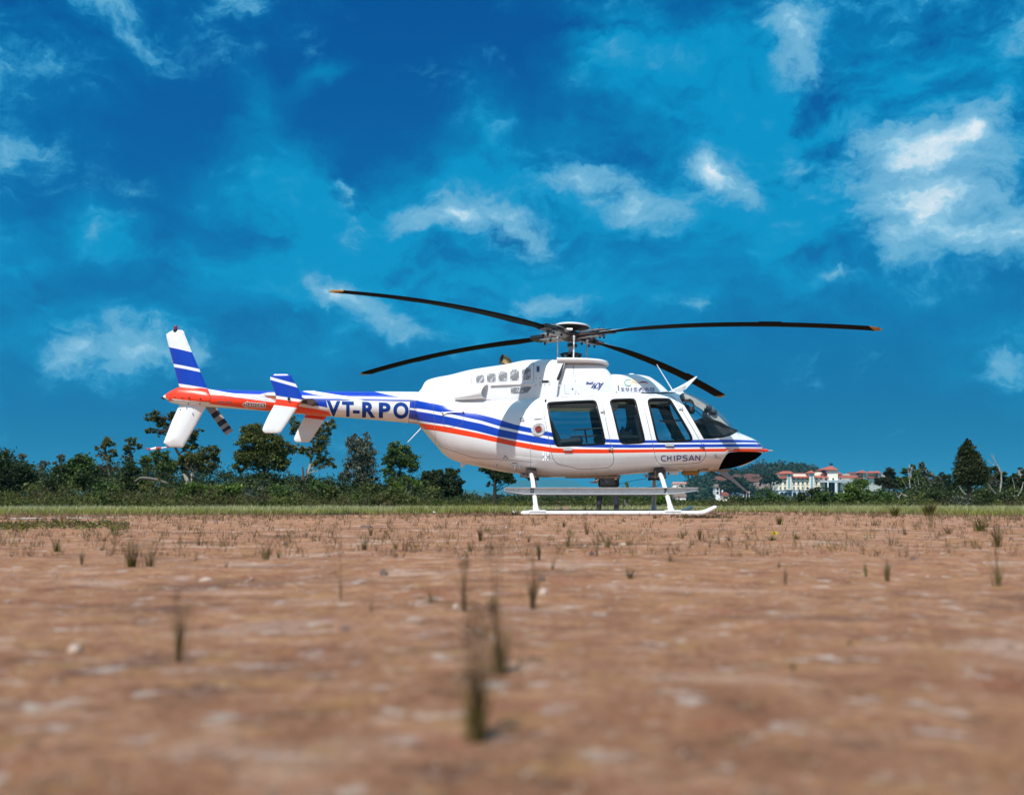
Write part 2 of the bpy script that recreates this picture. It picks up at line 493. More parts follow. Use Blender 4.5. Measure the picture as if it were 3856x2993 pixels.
class Shell:
    """a body lofted along x from superellipse sections; regions of its skin (paint, doors, windows) are cut exactly into its mesh"""
    def __init__(s, secs, grid=(160, 64), snap_y=None):
        # secs: (px, top py, bottom py, widest py, half width, upper exponent, lower exponent)
        S = np.array(secs, float)
        s.X = np.array([at(r[0], r[3], YC).x for r in S])
        s.zt = np.array([at(r[0], r[1], YC).z for r in S]); s.zb = np.array([at(r[0], r[2], YC).z for r in S])
        s.zm = np.array([at(r[0], r[3], YC).z for r in S]); s.w, s.nu, s.nl = S[:, 4], S[:, 5], S[:, 6]
        s.grid = grid
        u = np.linspace(s.X[0], s.X[-1], grid[0]); v = np.linspace(-math.pi / 2, math.pi / 2, grid[1])
        U, V = np.meshgrid(u, v, indexing='ij')
        P = s.ev(U.ravel(), V.ravel())
        n1 = grid[1]; fs = []
        for i in range(grid[0] - 1):
            for j in range(n1 - 1):
                a = i * n1 + j
                fs.append((a, a + 1, a + n1 + 1, a + n1))
        s.bvh = BVHTree.FromPolygons([Vector(p) for p in P], fs)

    def par(s, u):
        f = lambda A: pchip(u, s.X, A)
        return f(s.zt), f(s.zb), f(s.zm), f(s.w), f(s.nu), f(s.nl)

    def ev(s, u, v):
        """world-frame x, local y (near side negative), z"""
        u = np.asarray(u, float); v = np.asarray(v, float)
        zt, zb, zm, w, nu, nl = s.par(u)
        up = v >= 0
        n = np.where(up, nu, nl)
        c = np.clip(np.cos(v), 0, 1) ** (2 / n); sn = np.clip(np.abs(np.sin(v)), 0, 1) ** (2 / n)
        return np.stack([u, -w * c, np.where(up, zm + (zt - zm) * sn, zm - (zm - zb) * sn)], 1)

    def normal(s, u, v):
        e = 2e-3
        a = s.ev(np.clip(u + e, s.X[0], s.X[-1]), v) - s.ev(np.clip(u - e, s.X[0], s.X[-1]), v)
        b = s.ev(u, np.clip(v + e, -math.pi / 2, math.pi / 2)) - s.ev(u, np.clip(v - e, -math.pi / 2, math.pi / 2))
        n = np.cross(a, b)
        l = np.linalg.norm(n, axis=1, keepdims=True)
        n = n / np.where(l < 1e-12, 1, l)
        P = s.ev(u, v)
        zt, zb, zm, w, nu, nl = s.par(u)
        out = np.stack([0 * P[:, 0], P[:, 1], P[:, 2] - zm], 1)
        flip = np.sum(n * out, 1) < 0
        n[flip] *= -1
        return n

    def uv(s, px, py):
        d = ray(px, py)
        o = Vector((0, -YC, CAMZ))
        hit = s.bvh.ray_cast(o, d.normalized())[0]
        if hit is None:
            p = at(px, py, YC - 0.05)
            u = min(max(p.x, s.X[0]), s.X[-1])
            zt, zb, zm, w, nu, nl = (float(q[0]) for q in s.par(np.array([u])))
            return (u, math.pi / 2 if p.z > zm else -math.pi / 2)
        u = hit.x
        zt, zb, zm, w, nu, nl = (float(q[0]) for q in s.par(np.array([u])))
        if hit.z >= zm:
            n = nu; q = (hit.z - zm) / max(1e-6, zt - zm); sg = 1
        else:
            n = nl; q = (zm - hit.z) / max(1e-6, zm - zb); sg = -1
        sv = min(1, max(0, q)) ** (n / 2); cv = min(1, max(0, -hit.y / max(w, 1e-6))) ** (n / 2)
        return (u, sg * math.atan2(sv, cv))

    def uvs(s, pts):
        return np.array([s.uv(*p) for p in pts])

    def on(s, pts, off=0.003):
        """points of the photograph put onto the skin, lifted by off; coordinates relative to the helicopter's base"""
        q = s.uvs(pts)
        P = s.ev(q[:, 0], q[:, 1]) + s.normal(q[:, 0], q[:, 1]) * off
        P[:, 0] -= HB.x
        return P

    def build(s, regions, base_obj, base_mat, parents, mirror=True, step=6.0, urange=None, offs=None, rims=(), tune=None):
        """regions: (polygon in photo pixels, object name or None to keep, material name or None to keep); object 'hole' drops the skin"""
        offs = offs or {}
        gu = np.linspace(s.X[0], s.X[-1], s.grid[0]); gv = np.linspace(-math.pi / 2, math.pi / 2, s.grid[1])
        U, V = np.meshgrid(gu, gv, indexing='ij')
        pts = list(zip(U.ravel(), V.ravel() * KV))
        edges, polys = [], []
        for poly, ob, mt in regions:
            q = s.uvs(dens(poly, step)); q[:, 1] *= KV
            keep = [0]
            for i in range(1, len(q)):
                if np.linalg.norm(q[i] - q[keep[-1]]) > 2e-3: keep.append(i)
            q = q[keep]
            k = len(pts)
            pts += [tuple(p) for p in q]
            edges += [(k + i, k + (i + 1) % len(q)) for i in range(len(q))]
            polys.append((q, ob, mt))
        v2, _, f2, *_ = delaunay_2d_cdt([Vector(p) for p in pts], edges, [], 0, 2e-4)
        V2 = np.array([tuple(v) for v in v2]); F = np.array([f for f in f2 if len(f) == 3])
        C = V2[F].mean(1)
        oid = np.zeros(len(F), int); mid = np.zeros(len(F), int)
        onames, mnames = [base_obj], [base_mat]
        for q, ob, mt in polys:
            k = inside(q, C)
            if ob is not None:
                if ob not in onames: onames.append(ob)
                oid[k] = onames.index(ob)
            if mt is not None:
                if mt not in mnames: mnames.append(mt)
                mid[k] = mnames.index(mt)
        vu, vv = V2[:, 0], np.clip(V2[:, 1] / KV, -math.pi / 2, math.pi / 2)
        P = s.ev(vu, vv); Nn = s.normal(vu, vv); P[:, 0] -= HB.x
        # orient
        fn = np.cross(P[F[:, 1]] - P[F[:, 0]], P[F[:, 2]] - P[F[:, 0]])
        fl = np.sum(fn * Nn[F].mean(1), 1) < 0
        F[fl] = F[fl][:, ::-1]
        objs = {}
        for oi, on in enumerate(onames):
            if on == 'hole': continue
            sel = np.where(oid == oi)[0]
            if urange is not None:
                sel = sel[(C[sel, 0] > urange[0]) & (C[sel, 0] < urange[1])]
            if len(sel) == 0: continue
            f = F[sel]; m = mid[sel]
            us, inv = np.unique(f, return_inverse=True); f = inv.reshape(-1, 3)
            off = offs.get(on, 0.0)
            p = P[us] + Nn[us] * off; n = Nn[us].copy()
            sides = [(p, n, f)]
            if mirror:
                p2 = p.copy(); p2[:, 1] *= -1; n2 = n.copy(); n2[:, 1] *= -1
                sides.append((p2, n2, f[:, ::-1]))
            name = on.split('#')[0]
            groups = [sides] if on == base_obj else [[q] for q in sides]
            for gi, sides in enumerate(groups):
              if on in rims or name in rims:
                  built = []
                  for p_, n_, f_ in sides:
                      built.append((p_, n_, f_))
                  vs, fs, fm = [], [], []
                  for p_, n_, f_ in built:
                      k = len(vs); vs += list(p_); fs += [tuple(q + k for q in t) for t in f_]; fm += list(m)
                      ed = {}
                      for t in f_:
                          for a, b in ((t[0], t[1]), (t[1], t[2]), (t[2], t[0])):
                              ed[(a, b)] = ed.get((a, b), 0) + 1
                      for (a, b) in [e for e in ed if (e[1], e[0]) not in ed]:
                          kk = len(vs)
                          vs += [p_[a], p_[b], p_[b] - n_[b] * 0.035, p_[a] - n_[a] * 0.035]
                          fs.append((kk + 1, kk, kk + 3, kk + 2)); fm.append(mnames.index('black_rubber'))
                  me = mesh_from(name, vs, fs, [M[q] for q in mnames], fm, True, 40)
              else:
                  vs = np.concatenate([q[0] for q in sides]); ns = np.concatenate([q[1] for q in sides])
                  k = len(sides[0][0]); fs = np.concatenate([q[2] + i * k for i, q in enumerate(sides)])
                  me = mesh_from(name, vs, fs, [M[q] for q in mnames], np.tile(m, len(sides)), True)
                  me.normals_split_custom_set_from_vertices([tuple(q) for q in ns])
              par = parents.get(on, parents.get(name, parents.get('*')))
              if isinstance(par, str): par = objs.get(par + '~far' if gi == 1 and par + '~far' in objs else par)
              objs[on if gi == 0 else on + '~far'] = new_obj(name, me, par)
        return objs


def strip(pts, width):
    """centre line in pixels -> left and right edges, mitred"""
    p = np.asarray(pts, float); n = len(p); L, Rr = [], []
    for i in range(n):
        if i == 0: d = p[1] - p[0]
        elif i == n - 1: d = p[-1] - p[-2]
        else:
            a = p[i] - p[i - 1]; b = p[i + 1] - p[i]
            d = a / (np.linalg.norm(a) + 1e-9) + b / (np.linalg.norm(b) + 1e-9)
        d = d / (np.linalg.norm(d) + 1e-9); nn = np.array([-d[1], d[0]])
        w = width[i] if hasattr(width, '__len__') else width
        k = 1.0
        if 0 < i < n - 1:
            a = p[i] - p[i - 1]; a = a / (np.linalg.norm(a) + 1e-9); k = min(1.6, 1 / max(.4, abs(np.array([-a[1], a[0]]) @ nn)))
        L.append(tuple(p[i] + nn * w / 2 * k)); Rr.append(tuple(p[i] - nn * w / 2 * k))
    return L, Rr


def strokes(shell, name, lines, width, m, parent, off=0.003, step=5.0):
    """print made of pen strokes laid on a skin"""
    vs, fs = [], []
    for k, ln in enumerate(lines):
        w = width
        if isinstance(ln, dict): w = ln['w']; ln = ln['p']
        if hasattr(w, '__len__'):
            ln2 = ln; w2 = w
        else:
            ln2 = dens(ln, step, closed=False); w2 = w
        L, Rr = strip(ln2, w2)
        a = shell.on(L + Rr, off + 0.0002 * (k % 8)); n = len(L); b = len(vs)
        vs += list(a)
        for i in range(n - 1):
            fs.append((b + i, b + i + 1, b + n + i + 1, b + n + i))
    me = mesh_from(name, vs, fs, [M[m]])
    bm = bmesh.new(); bm.from_mesh(me); bmesh.ops.recalc_face_normals(bm, faces=bm.faces)
    for f in bm.faces:
        if f.normal.y > 0: f.normal_flip()
    bm.to_mesh(me); bm.free()
    return new_obj(name, me, parent)


def glyphs(txt, bold=0.0, spacing=1.0):
    cu = bpy.data.curves.new('glyph', 'FONT'); cu.body = txt; cu.resolution_u = 4; cu.offset = bold; cu.space_character = spacing
    o = bpy.data.objects.new('glyph', cu); col.objects.link(o)
    me = bpy.data.meshes.new_from_object(o.evaluated_get(bpy.context.evaluated_depsgraph_get()))
    bpy.data.objects.remove(o); bpy.data.curves.remove(cu)
    bm = bmesh.new(); bm.from_mesh(me); bpy.data.meshes.remove(me)
    return bm


def lettering(shell, name, txt, quad, m, parent, bold=0.0, cuts=6, off=0.003, to_plane=None, spacing=1.0):
    """text stretched into a pixel quad (top-left, top-right, bottom-right, bottom-left) on a skin"""
    bpy.context.view_layer.update()
    bm = glyphs(txt, bold, spacing)
    xs = [v.co.x for v in bm.verts]; ys = [v.co.y for v in bm.verts]
    x0, x1, y0, y1 = min(xs), max(xs), min(ys), max(ys)
    for i in range(1, cuts):
        y = y0 + (y1 - y0) * i / cuts
        g = list(bm.verts) + list(bm.edges) + list(bm.faces)
        bmesh.ops.bisect_plane(bm, geom=g, plane_co=(0, y, 0), plane_no=(0, 1, 0), dist=1e-6)
    bm.verts.index_update()
    tl, tr, br, bl = (np.array(q, float) for q in quad)
    px = []
    for v in bm.verts:
        a = (v.co.x - x0) / (x1 - x0); b = (y1 - v.co.y) / (y1 - y0)
        px.append(tuple((tl * (1 - a) + tr * a) * (1 - b) + (bl * (1 - a) + br * a) * b))
    P = shell.on(px, off) if to_plane is None else to_plane(px)
    fs = [tuple(v.index for v in f.verts) for f in bm.faces]
    bm.free()
    me = mesh_from(name, P, fs, [M[m]])
    return new_obj(name, me, parent)


def outline(shell, name, pts, width, m, parent, off=0.0015, closed=False, stp=8.0):
    p = list(pts) + [pts[0]] if closed else list(pts)
    return strokes(shell, name, [p], width, m, parent, off, stp)


def Z(x0, y0, k):
    """reader for coordinates noted in an enlarged crop: crop pixel -> photograph pixel"""
    return lambda pts: [(x0 + x * k, y0 + y * k) for x, y in pts]


zA = Z(1960, 1190, 400 / 2184); zB = Z(2480, 1450, 440 / 2184); zC = Z(2020, 1470, 460 / 2184); zD = Z(2340, 1470, 400 / 2184)
zE = Z(1540, 1330, 520 / 2184); zF = Z(2280, 1390, 360 / 2184); zG = Z(530, 1180, 400 / 1256); zH = Z(900, 1380, 420 / 2184)
r1 = Z(1500, 1300, 800 / 2184); r2 = Z(2200, 1300, 800 / 2184); r3 = Z(560, 1180, 1040 / 2184); r6 = Z(1850, 1700, 1000 / 2184)
zQ = Z(1840, 1700, 260 / 2184); zL = Z(2440, 1700, 520 / 2184)

# ------------------------------------------------------------------ the helicopter
heli = thing('helicopter', HB, 'white helicopter with blue and orange stripes and four drooping rotor blades, standing on skids', 'helicopter')

fus = Shell([
    (1573, 1477, 1594, 1535, .26, 2.2, 2.2), (1600, 1484, 1628, 1548, .34, 2.4, 2.2), (1640, 1494, 1674, 1565, .43, 2.5, 2.2), (1680, 1502, 1717, 1580, .52, 2.6, 2.3), (1720, 1505, 1737, 1600, .58, 2.6, 2.4),
    (1800, 1504, 1756, 1632, .66, 2.7, 2.5), (1900, 1501, 1777, 1658, .73, 2.8, 2.5), (2000, 1494, 1789, 1674, .78, 2.9, 2.5), (2100, 1487, 1797, 1684, .80, 3.0, 2.5),
    (2250, 1482, 1794, 1690, .80, 3.0, 2.5), (2400, 1479, 1783, 1692, .80, 3.0, 2.5), (2500, 1477, 1777, 1692, .79, 2.9, 2.5), (2560, 1479.5, 1775, 1692, .77, 2.8, 2.5),
    (2603, 1489, 1773.5, 1692, .745, 2.6, 2.5), (2658, 1516, 1771, 1693, .69, 2.4, 2.4), (2713, 1559, 1767, 1694, .61, 2.2, 2.3), (2750, 1600, 1762, 1694, .53, 2.1, 2.2), (2772, 1625, 1758, 1695, .47, 2.1, 2.1),
    (2804, 1639, 1750, 1696, .37, 2.1, 2.0), (2830, 1650, 1738, 1697, .28, 2.1, 2.0), (2850, 1661, 1724, 1697, .19, 2.1, 2.0), (2863, 1672, 1714, 1697, .12, 2.0, 2.0), (2872, 1684, 1706, 1696, .055, 2.0, 2.0), (2876, 1693, 1699, 1696, .015, 2.0, 2.0)],
    grid=(190, 56))

W1 = smooth_poly(zC([(182, 285), (195, 225), (240, 203), (600, 185), (1000, 167), (1055, 182), (1088, 235), (1130, 420), (1190, 670), (1238, 905), (1225, 955), (1185, 970), (900, 985), (400, 1012), (350, 990), (315, 935), (260, 680), (205, 390)]), 1)
W2 = smooth_poly(zC([(1308, 225), (1318, 180), (1360, 152), (1500, 145), (1725, 138), (1772, 168), (1798, 240), (1860, 520), (1948, 880), (1935, 925), (1880, 948), (1700, 957), (1560, 963), (1505, 940), (1475, 880), (1400, 560), (1330, 290)]), 1)
W3 = smooth_poly(zD([(533, 240), (548, 188), (600, 160), (700, 155), (965, 157), (1012, 182), (1060, 250), (1260, 590), (1400, 830), (1468, 970), (1455, 1025), (1400, 1052), (1100, 1066), (800, 1074), (735, 1050), (705, 980), (640, 680), (570, 400)]), 1)
WS = zB([(398, 225), (405, 188), (430, 163), (470, 150), (500, 60), (900, 240), (1300, 640), (1500, 860), (1440, 885), (1330, 940), (1200, 975), (1000, 998), (845, 1002), (735, 810), (620, 605), (480, 380), (425, 290)])
CH = smooth_poly(zB([(1110, 1590), (1180, 1440), (1258, 1310), (1295, 1268), (1360, 1248), (1600, 1240), (1925, 1252), (1928, 1290), (1850, 1362), (1700, 1440), (1500, 1512), (1300, 1570), (1200, 1620)]), 1)
D1 = smooth_poly(zC([(140, 470), (125, 330), (150, 190), (240, 130), (1000, 95), (1110, 120), (1155, 195), (1205, 370), (1330, 960), (1365, 1100), (1385, 1220), (1372, 1300), (1320, 1360), (1250, 1385), (1000, 1398), (780, 1408), (600, 1362), (400, 1322), (330, 1272), (283, 1190), (255, 1030), (200, 760)]), 1)
D3 = smooth_poly(zD([(443, 260), (450, 215), (480, 160), (540, 105), (700, 88), (950, 85), (1030, 110), (1095, 160), (1250, 410), (1600, 1010), (1692, 1180), (1735, 1285), (1730, 1350), (1680, 1440), (1580, 1490), (1300, 1507), (860, 1532), (780, 1502), (720, 1432), (690, 1335), (650, 1130), (560, 740), (462, 340)]), 1)


def band(top, bot):
    return list(top) + list(reversed(bot))


# livery lines along the body, aft to nose
b1t = r1([(120, 545), (220, 574), (360, 598), (700, 672), (1000, 752), (1200, 815), (1400, 858), (1590, 900), (1900, 942), (2140, 958)]) + zC([(1233, 868), (1470, 876)]) + zD([(480, 1024), (710, 1020), (1450, 1016), (1600, 1014)]) + zB([(1000, 1018), (1400, 1018), (1790, 1030), (1870, 1062)])
b1b = r1([(105, 636), (300, 664), (530, 705), (850, 775), (1050, 835), (1250, 880), (1570, 940), (1900, 985), (2140, 997)]) + zC([(1215, 930), (1490, 938)]) + zD([(470, 1082), (750, 1078), (1380, 1074), (1620, 1072)]) + zB([(1000, 1075), (1600, 1070), (1850, 1075), (1890, 1085)])
b2t = r1([(105, 667), (300, 695), (530, 738), (850, 806), (1050, 864), (1250, 905), (1570, 968), (1900, 1005), (2140, 1014)]) + zC([(1190, 960), (1600, 968)]) + zD([(200, 1112), (650, 1110), (1300, 1108), (1640, 1106)]) + zB([(1000, 1105), (1400, 1100), (1880, 1098), (1905, 1105)])
b2b = r1([(105, 757), (300, 790), (500, 818), (800, 880), (1000, 932), (1200, 968), (1400, 1003), (1590, 1025), (1900, 1046), (2140, 1052)]) + zC([(1300, 1024), (1600, 1024)]) + zD([(200, 1180), (650, 1176), (1300, 1170), (1650, 1166)]) + zB([(1000, 1160), (1400, 1155), (1935, 1160), (1950, 1172)])
ort = r1([(150, 788), (250, 803), (500, 838), (800, 898), (1000, 942), (1180, 982), (1400, 1022), (1580, 1052), (1750, 1066), (2140, 1070)]) + zC([(1350, 1054), (1700, 1054)]) + zD([(200, 1212), (680, 1208), (1300, 1204), (1650, 1200)]) + zB([(1000, 1188), (1400, 1183), (1960, 1188), (1990, 1200)])
orb = r1([(190, 850), (250, 860), (400, 880), (600, 915), (800, 952), (1000, 995), (1200, 1038), (1400, 1076), (1580, 1102), (1750, 1110), (2140, 1110)]) + zC([(1350, 1118), (1700, 1112)]) + zD([(200, 1280), (680, 1272), (1300, 1266), (1650, 1262)]) + zB([(1000, 1244), (1300, 1240), (1940, 1249), (1975, 1250)])
# stripes drawn as one closed outline each
regs = [(band(b1t, b1b), None, 'blue_paint'), (band(b2t, b2b), None, 'blue_paint'), (band(ort, orb), None, 'orange_paint'),
        (D1, 'passenger_door', None), (D3, 'pilot_door', None),
        (W1, 'window_frame#1', 'black_rubber'), (inset(W1, 6.5), 'window_pane#1', 'tinted_glass'),
        (W2, 'window_frame#2', 'black_rubber'), (inset(W2, 7.0), 'window_pane#2', 'tinted_glass'),
        (W3, 'window_frame#3', 'black_rubber'), (inset(W3, 7.5), 'window_pane#3', 'tinted_glass'),
        (WS, 'windscreen', 'clear_glass'), (CH, 'chin_window', 'chin_dark')]
fo = fus.build(regs, 'fuselage', 'white_paint',
               {'*': heli, 'window_frame#1': 'passenger_door', 'window_frame#3': 'pilot_door', 'window_frame#2': 'fuselage',
                'window_pane#1': 'passenger_door', 'window_pane#2': 'fuselage', 'window_pane#3': 'pilot_door'},
               offs={'window_frame': .004, 'window_frame#1': .004, 'window_frame#2': .004, 'window_frame#3': .004, 'window_pane#1': -.008, 'window_pane#2': -.008, 'window_pane#3': -.008, 'windscreen': .002, 'chin_window': .002},
               rims=('window_frame',))
# cabin lining: the same skin again, 4.5 cm further in, with the same openings
xa, xb = at(2046, 1690, YC).x, at(2700, 1690, YC).x
fus.build([(inset(W1, 3), 'hole', None), (inset(W2, 3), 'hole', None), (inset(W3, 3), 'hole', None), (WS, 'hole', None), (CH, 'hole', None)],
          'cabin_lining', 'cabin_grey', {'*': fo['fuselage']}, offs={'cabin_lining': -.045}, urange=(xa, xb))
for nm, pl, par in (('door_seam', D1, fo['passenger_door']), ('door_seam', D3, fo['pilot_door'])):
    outline(fus, nm, pl, 1.7, 'seam', par, closed=True)
# panel joints
for pts in (r1([(178, 575), (170, 690), (163, 800)]), r1([(358, 595), (372, 790), (382, 1020)]), r1([(1358, 1000), (1362, 1195), (1358, 1310)]),
            r1([(380, 1025), (580, 1090), (780, 1158), (1000, 1170), (1220, 1186), (1365, 1200)]), zE([(545, 975), (548, 1100), (556, 1150), (590, 1185), (700, 1165), (800, 1135), (845, 1105), (860, 1060), (862, 955)]),
            zC([(125, 400), (160, 560), (205, 790), (250, 1010)])):
    outline(fus, 'panel_seam', pts, 1.1, 'seam', fo['fuselage'])
outline(fus, 'nose_panel_bead', zB([(1070, 1575), (1130, 1450), (1190, 1330), (1245, 1250), (1290, 1215), (1400, 1195)]), 3.2, 'white_paint', fo['fuselage'], off=.006)


def rivets(shell, lines, name, parent, r=.0045):
    b = MB(); k = 0
    for pts, n in lines:
        p = np.array(dens(pts, 1.0, closed=False)); idx = np.linspace(0, len(p) - 1, n).astype(int)
        for q in shell.on([tuple(t) for t in p[idx]], .001):
            b.add([(q[0] - r, q[1], q[2]), (q[0], q[1], q[2] + r), (q[0] + r, q[1], q[2]), (q[0], q[1], q[2] - r), (q[0], q[1] - .005, q[2])],
                  [(0, 1, 4), (1, 2, 4), (2, 3, 4), (3, 0, 4)])
    o = b.build(name, M['white_paint'], parent, smooth=False); tag(o, kind='stuff')
    return o


rivets(fus, [(r1([(372, 800), (384, 1020)]), 20), (r1([(565, 930), (585, 1130)]), 18), (r1([(765, 970), (775, 1150)]), 16), (r1([(385, 1020), (780, 1152)]), 44), (r1([(780, 1152), (1360, 1192)]), 60),
             (r1([(1358, 1050), (1360, 1190)]), 14), (zC([(1400, 1215), (1480, 1215)]), 3), (zC([(1400, 1245), (1485, 1240)]), 3), (zC([(1420, 1280), (1495, 1278)]), 4), (zC([(1505, 1140), (1520, 1250), (1570, 1305), (1665, 1330)]), 9),
             (zC([(1650, 1368), (2050, 1348)]), 10), (zC([(2045, 1130), (2055, 1240), (2070, 1310)]), 8), (zB([(530, 560), (800, 1000)]), 14), (zB([(960, 1270), (980, 1320), (1040, 1420)]), 5), (zB([(1040, 1470), (1090, 1500)]), 5)],
       'rivets', fo['fuselage'])

# ---- tail boom
boom = Shell([(640, 1476, 1515, 1497, .075, 2, 2), (674, 1463, 1522, 1500, .10, 2, 2), (720, 1462, 1527, 1503, .12, 2, 2), (785, 1465, 1532, 1508, .135, 2, 2), (1000, 1471.5, 1547, 1516, .165, 2.0, 2.0), (1155, 1473, 1561, 1522, .19, 2, 2), (1400, 1474, 1580, 1530, .225, 2.1, 2), (1579, 1475.5, 1596, 1537, .265, 2.2, 2.1)], grid=(120, 40))
VTP = r3([(1403, 686), (1700, 690), (2066, 698), (2060, 780), (2052, 862), (1800, 846), (1560, 830), (1448, 818), (1420, 770)])
breg = [
    (r3([(100, 560), (700, 560), (1230, 560), (1900, 560), (2140, 560), (2140, 900), (100, 900)]), None, 'blue_paint'),
    # orange rear with white line above
    (r3([(150, 600), (470, 597), (700, 640), (1008, 678), (1340, 732), (1436, 750), (1500, 900), (150, 900)]), None, 'white_paint'),
    (r3([(150, 640), (480, 628), (740, 671), (1008, 706), (1330, 757), (1440, 780), (1455, 900), (940, 900), (940, 772), (480, 716), (480, 700), (150, 690)]), None, 'orange_paint'),
    (r3([(1213, 560), (1213, 616), (1310, 640), (1640, 692), (1700, 700), (1700, 686), (1560, 655), (1312, 614), (1312, 560)]), None, 'white_paint'),
    (r3([(1790, 560), (1785, 618), (1900, 645), (2040, 672), (2140, 690), (2160, 560)]), None, 'white_paint'),
    (r3([(1440, 812), (1560, 826), (1800, 846), (2140, 868), (2140, 900), (1440, 900)]), None, 'orange_paint'),
    (r3([(2066, 746), (2140, 757), (2140, 772), (2064, 762)]), None, 'white_paint'),
    (r3([(2058, 832), (2140, 846), (2140, 864), (2055, 858)]), None, 'white_paint'),
    (VTP, None, 'white_paint')]
bo = boom.build(breg, 'tail_boom', 'white_paint', {'*': heli})
tb = bo['tail_boom']
outline(boom, 'panel_seam', r3([(1215, 688), (1700, 688), (2130, 694)]), 1.2, 'seam', tb)
outline(boom, 'panel_seam', r3([(480, 665), (740, 668), (1000, 690)]), 1.2, 'seam', tb)
outline(boom, 'panel_seam', r3([(2107, 650), (2100, 860)]), 1.1, 'seam', tb)
rivets(boom, [(r3([(2080, 700), (2072, 850)]), 10), (r3([(1240, 700), (1400, 700)]), 8)], 'rivets', tb, .004)
# VT-RPO, letter by letter
for ch, x0, x1, y0, y1 in (('V', 1406, 1516, 690, 812), ('T', 1528, 1622, 694, 816), ('-', 1615, 1668, 764, 790), ('R', 1688, 1792, 698, 822), ('P', 1820, 1912, 703, 826), ('O', 1934, 2056, 700, 832)):
    q = r3([(x0, y0), (x1, y0 + 3), (x1, y1 + 2), (x0, y1)])
    lettering(boom, 'registration_letter', ch, q, 'lettering_blue', tb, bold=0.042 if ch != '-' else 0.0, cuts=9)
# DANGER arrow
zg = Z(800, 1490, 220 / 2184)
arrow = zg([(1115, 332), (1320, 208), (1318, 250), (1985, 282), (1975, 448), (1300, 420), (1300, 455)])
aq = smooth_poly(arrow, 0)


def patch(shell, name, poly, m, parent, off=.0025, step=4.0):
    """flat print of any outline laid on a skin"""
    pl = dens(poly, step); x0, y0 = np.min(pl, 0); x1, y1 = np.max(pl, 0)
    g = [(x, y) for x in np.arange(x0 + step, x1, step * 1.5) for y in np.arange(y0 + step, y1, step * 1.5)]
    n = len(pl)
    v2, _, f2, *_ = delaunay_2d_cdt([Vector(p) for p in pl + g], [(i, (i + 1) % n) for i in range(n)], [], 0, 1e-3)
    V2 = np.array([tuple(v) for v in v2]); F = np.array([f for f in f2 if len(f) == 3]); F = F[inside(pl, V2[F].mean(1))]
    P = shell.on([tuple(v) for v in V2], off)
    me = mesh_from(name, P, F, [M[m]], smooth=True)
    bm = bmesh.new(); bm.from_mesh(me); bmesh.ops.recalc_face_normals(bm, faces=bm.faces)
    if sum(f.normal.y for f in bm.faces) > 0: bmesh.ops.reverse_faces(bm, faces=bm.faces)
    bm.to_mesh(me); bm.free()
    return new_obj(name, me, parent)


da = patch(boom, 'danger_arrow', arrow, 'danger_red', tb)
outline(boom, 'arrow_border', arrow, 2.2, 'white_paint', da, off=.004, closed=True, stp=5)
lettering(boom, 'danger_lettering', 'DANGER', zg([(1228, 285), (1950, 315), (1945, 415), (1228, 388)]), 'white_paint', da, bold=.03, cuts=4, off=.005, spacing=1.15)
strokes(boom, 'warning_print', [zg([(210, 212), (440, 212)]), zg([(490, 218), (705, 226)]), zg([(190, 248), (450, 254)]), zg([(490, 256), (730, 268)])], 1.8, 'decal_grey', tb)


# ---- fins
def fin(name, out, regions, base, ylocal, tmax, parent, edge=14.0, step=5.0):
    Y = YC + ylocal
    pl = dens(out, step); x0, y0 = np.min(pl, 0); x1, y1 = np.max(pl, 0)
    g = [(x, y) for x in np.arange(x0 + 3, x1, 7) for y in np.arange(y0 + 3, y1, 7)]
    g = [tuple(q) for q, k in zip(g, inside(inset(pl, 3.0), np.array(g))) if k]
    g += inset(pl, 1.2)
    pts = list(pl) + g; n = len(pl); ed = [(i, (i + 1) % n) for i in range(n)]
    rp = []
    for poly, mt in regions:
        q = dens(poly, step); k = len(pts); pts += q; ed += [(k + i, k + (i + 1) % len(q)) for i in range(len(q))]; rp.append((q, mt))
    v2, _, f2, *_ = delaunay_2d_cdt([Vector(p) for p in pts], ed, [], 0, 1e-3)
    V2 = np.array([tuple(v) for v in v2]); F = np.array([f for f in f2 if len(f) == 3]); C = V2[F].mean(1)
    keep = inside(pl, C); F, C = F[keep], C[keep]
    mn = [base]; mid = np.zeros(len(F), int)
    for q, mt in rp:
        if mt not in mn: mn.append(mt)
        mid[inside(q, C)] = mn.index(mt)
    B = np.array(pl); nb = np.roll(B, -1, 0) - B
    D = np.full(len(V2), 1e9)
    for a, e in zip(B, nb):
        t = np.clip(((V2 - a) @ e) / (e @ e + 1e-9), 0, 1); D = np.minimum(D, np.linalg.norm(V2 - a - t[:, None] * e, axis=1))
    T = tmax * np.sqrt(np.clip(D / edge, 0, 1)) * (1 + .25 * np.clip(D / 45, 0, 1))
    P = np.array([at(x, y, Y) for x, y in V2]); P[:, 0] -= HB.x; P[:, 1] = ylocal
    Pn, Pf = P.copy(), P.copy(); Pn[:, 1] -= T; Pf[:, 1] += T
    fn = np.cross(Pn[F[:, 1]] - Pn[F[:, 0]], Pn[F[:, 2]] - Pn[F[:, 0]]); fl = fn[:, 1] > 0; F[fl] = F[fl][:, ::-1]
    me = mesh_from(name, np.concatenate([Pn, Pf]), np.concatenate([F, F[:, ::-1] + len(Pn)]), [M[q] for q in mn], np.tile(mid, 2))
    bm = bmesh.new(); bm.from_mesh(me); bmesh.ops.remove_doubles(bm, verts=bm.verts, dist=1e-5); bm.to_mesh(me); bm.free()
    me.polygons.foreach_set('use_smooth', np.ones(len(me.polygons), bool)); me.set_sharp_from_angle(angle=R(50))
    return new_obj(name, me, parent)


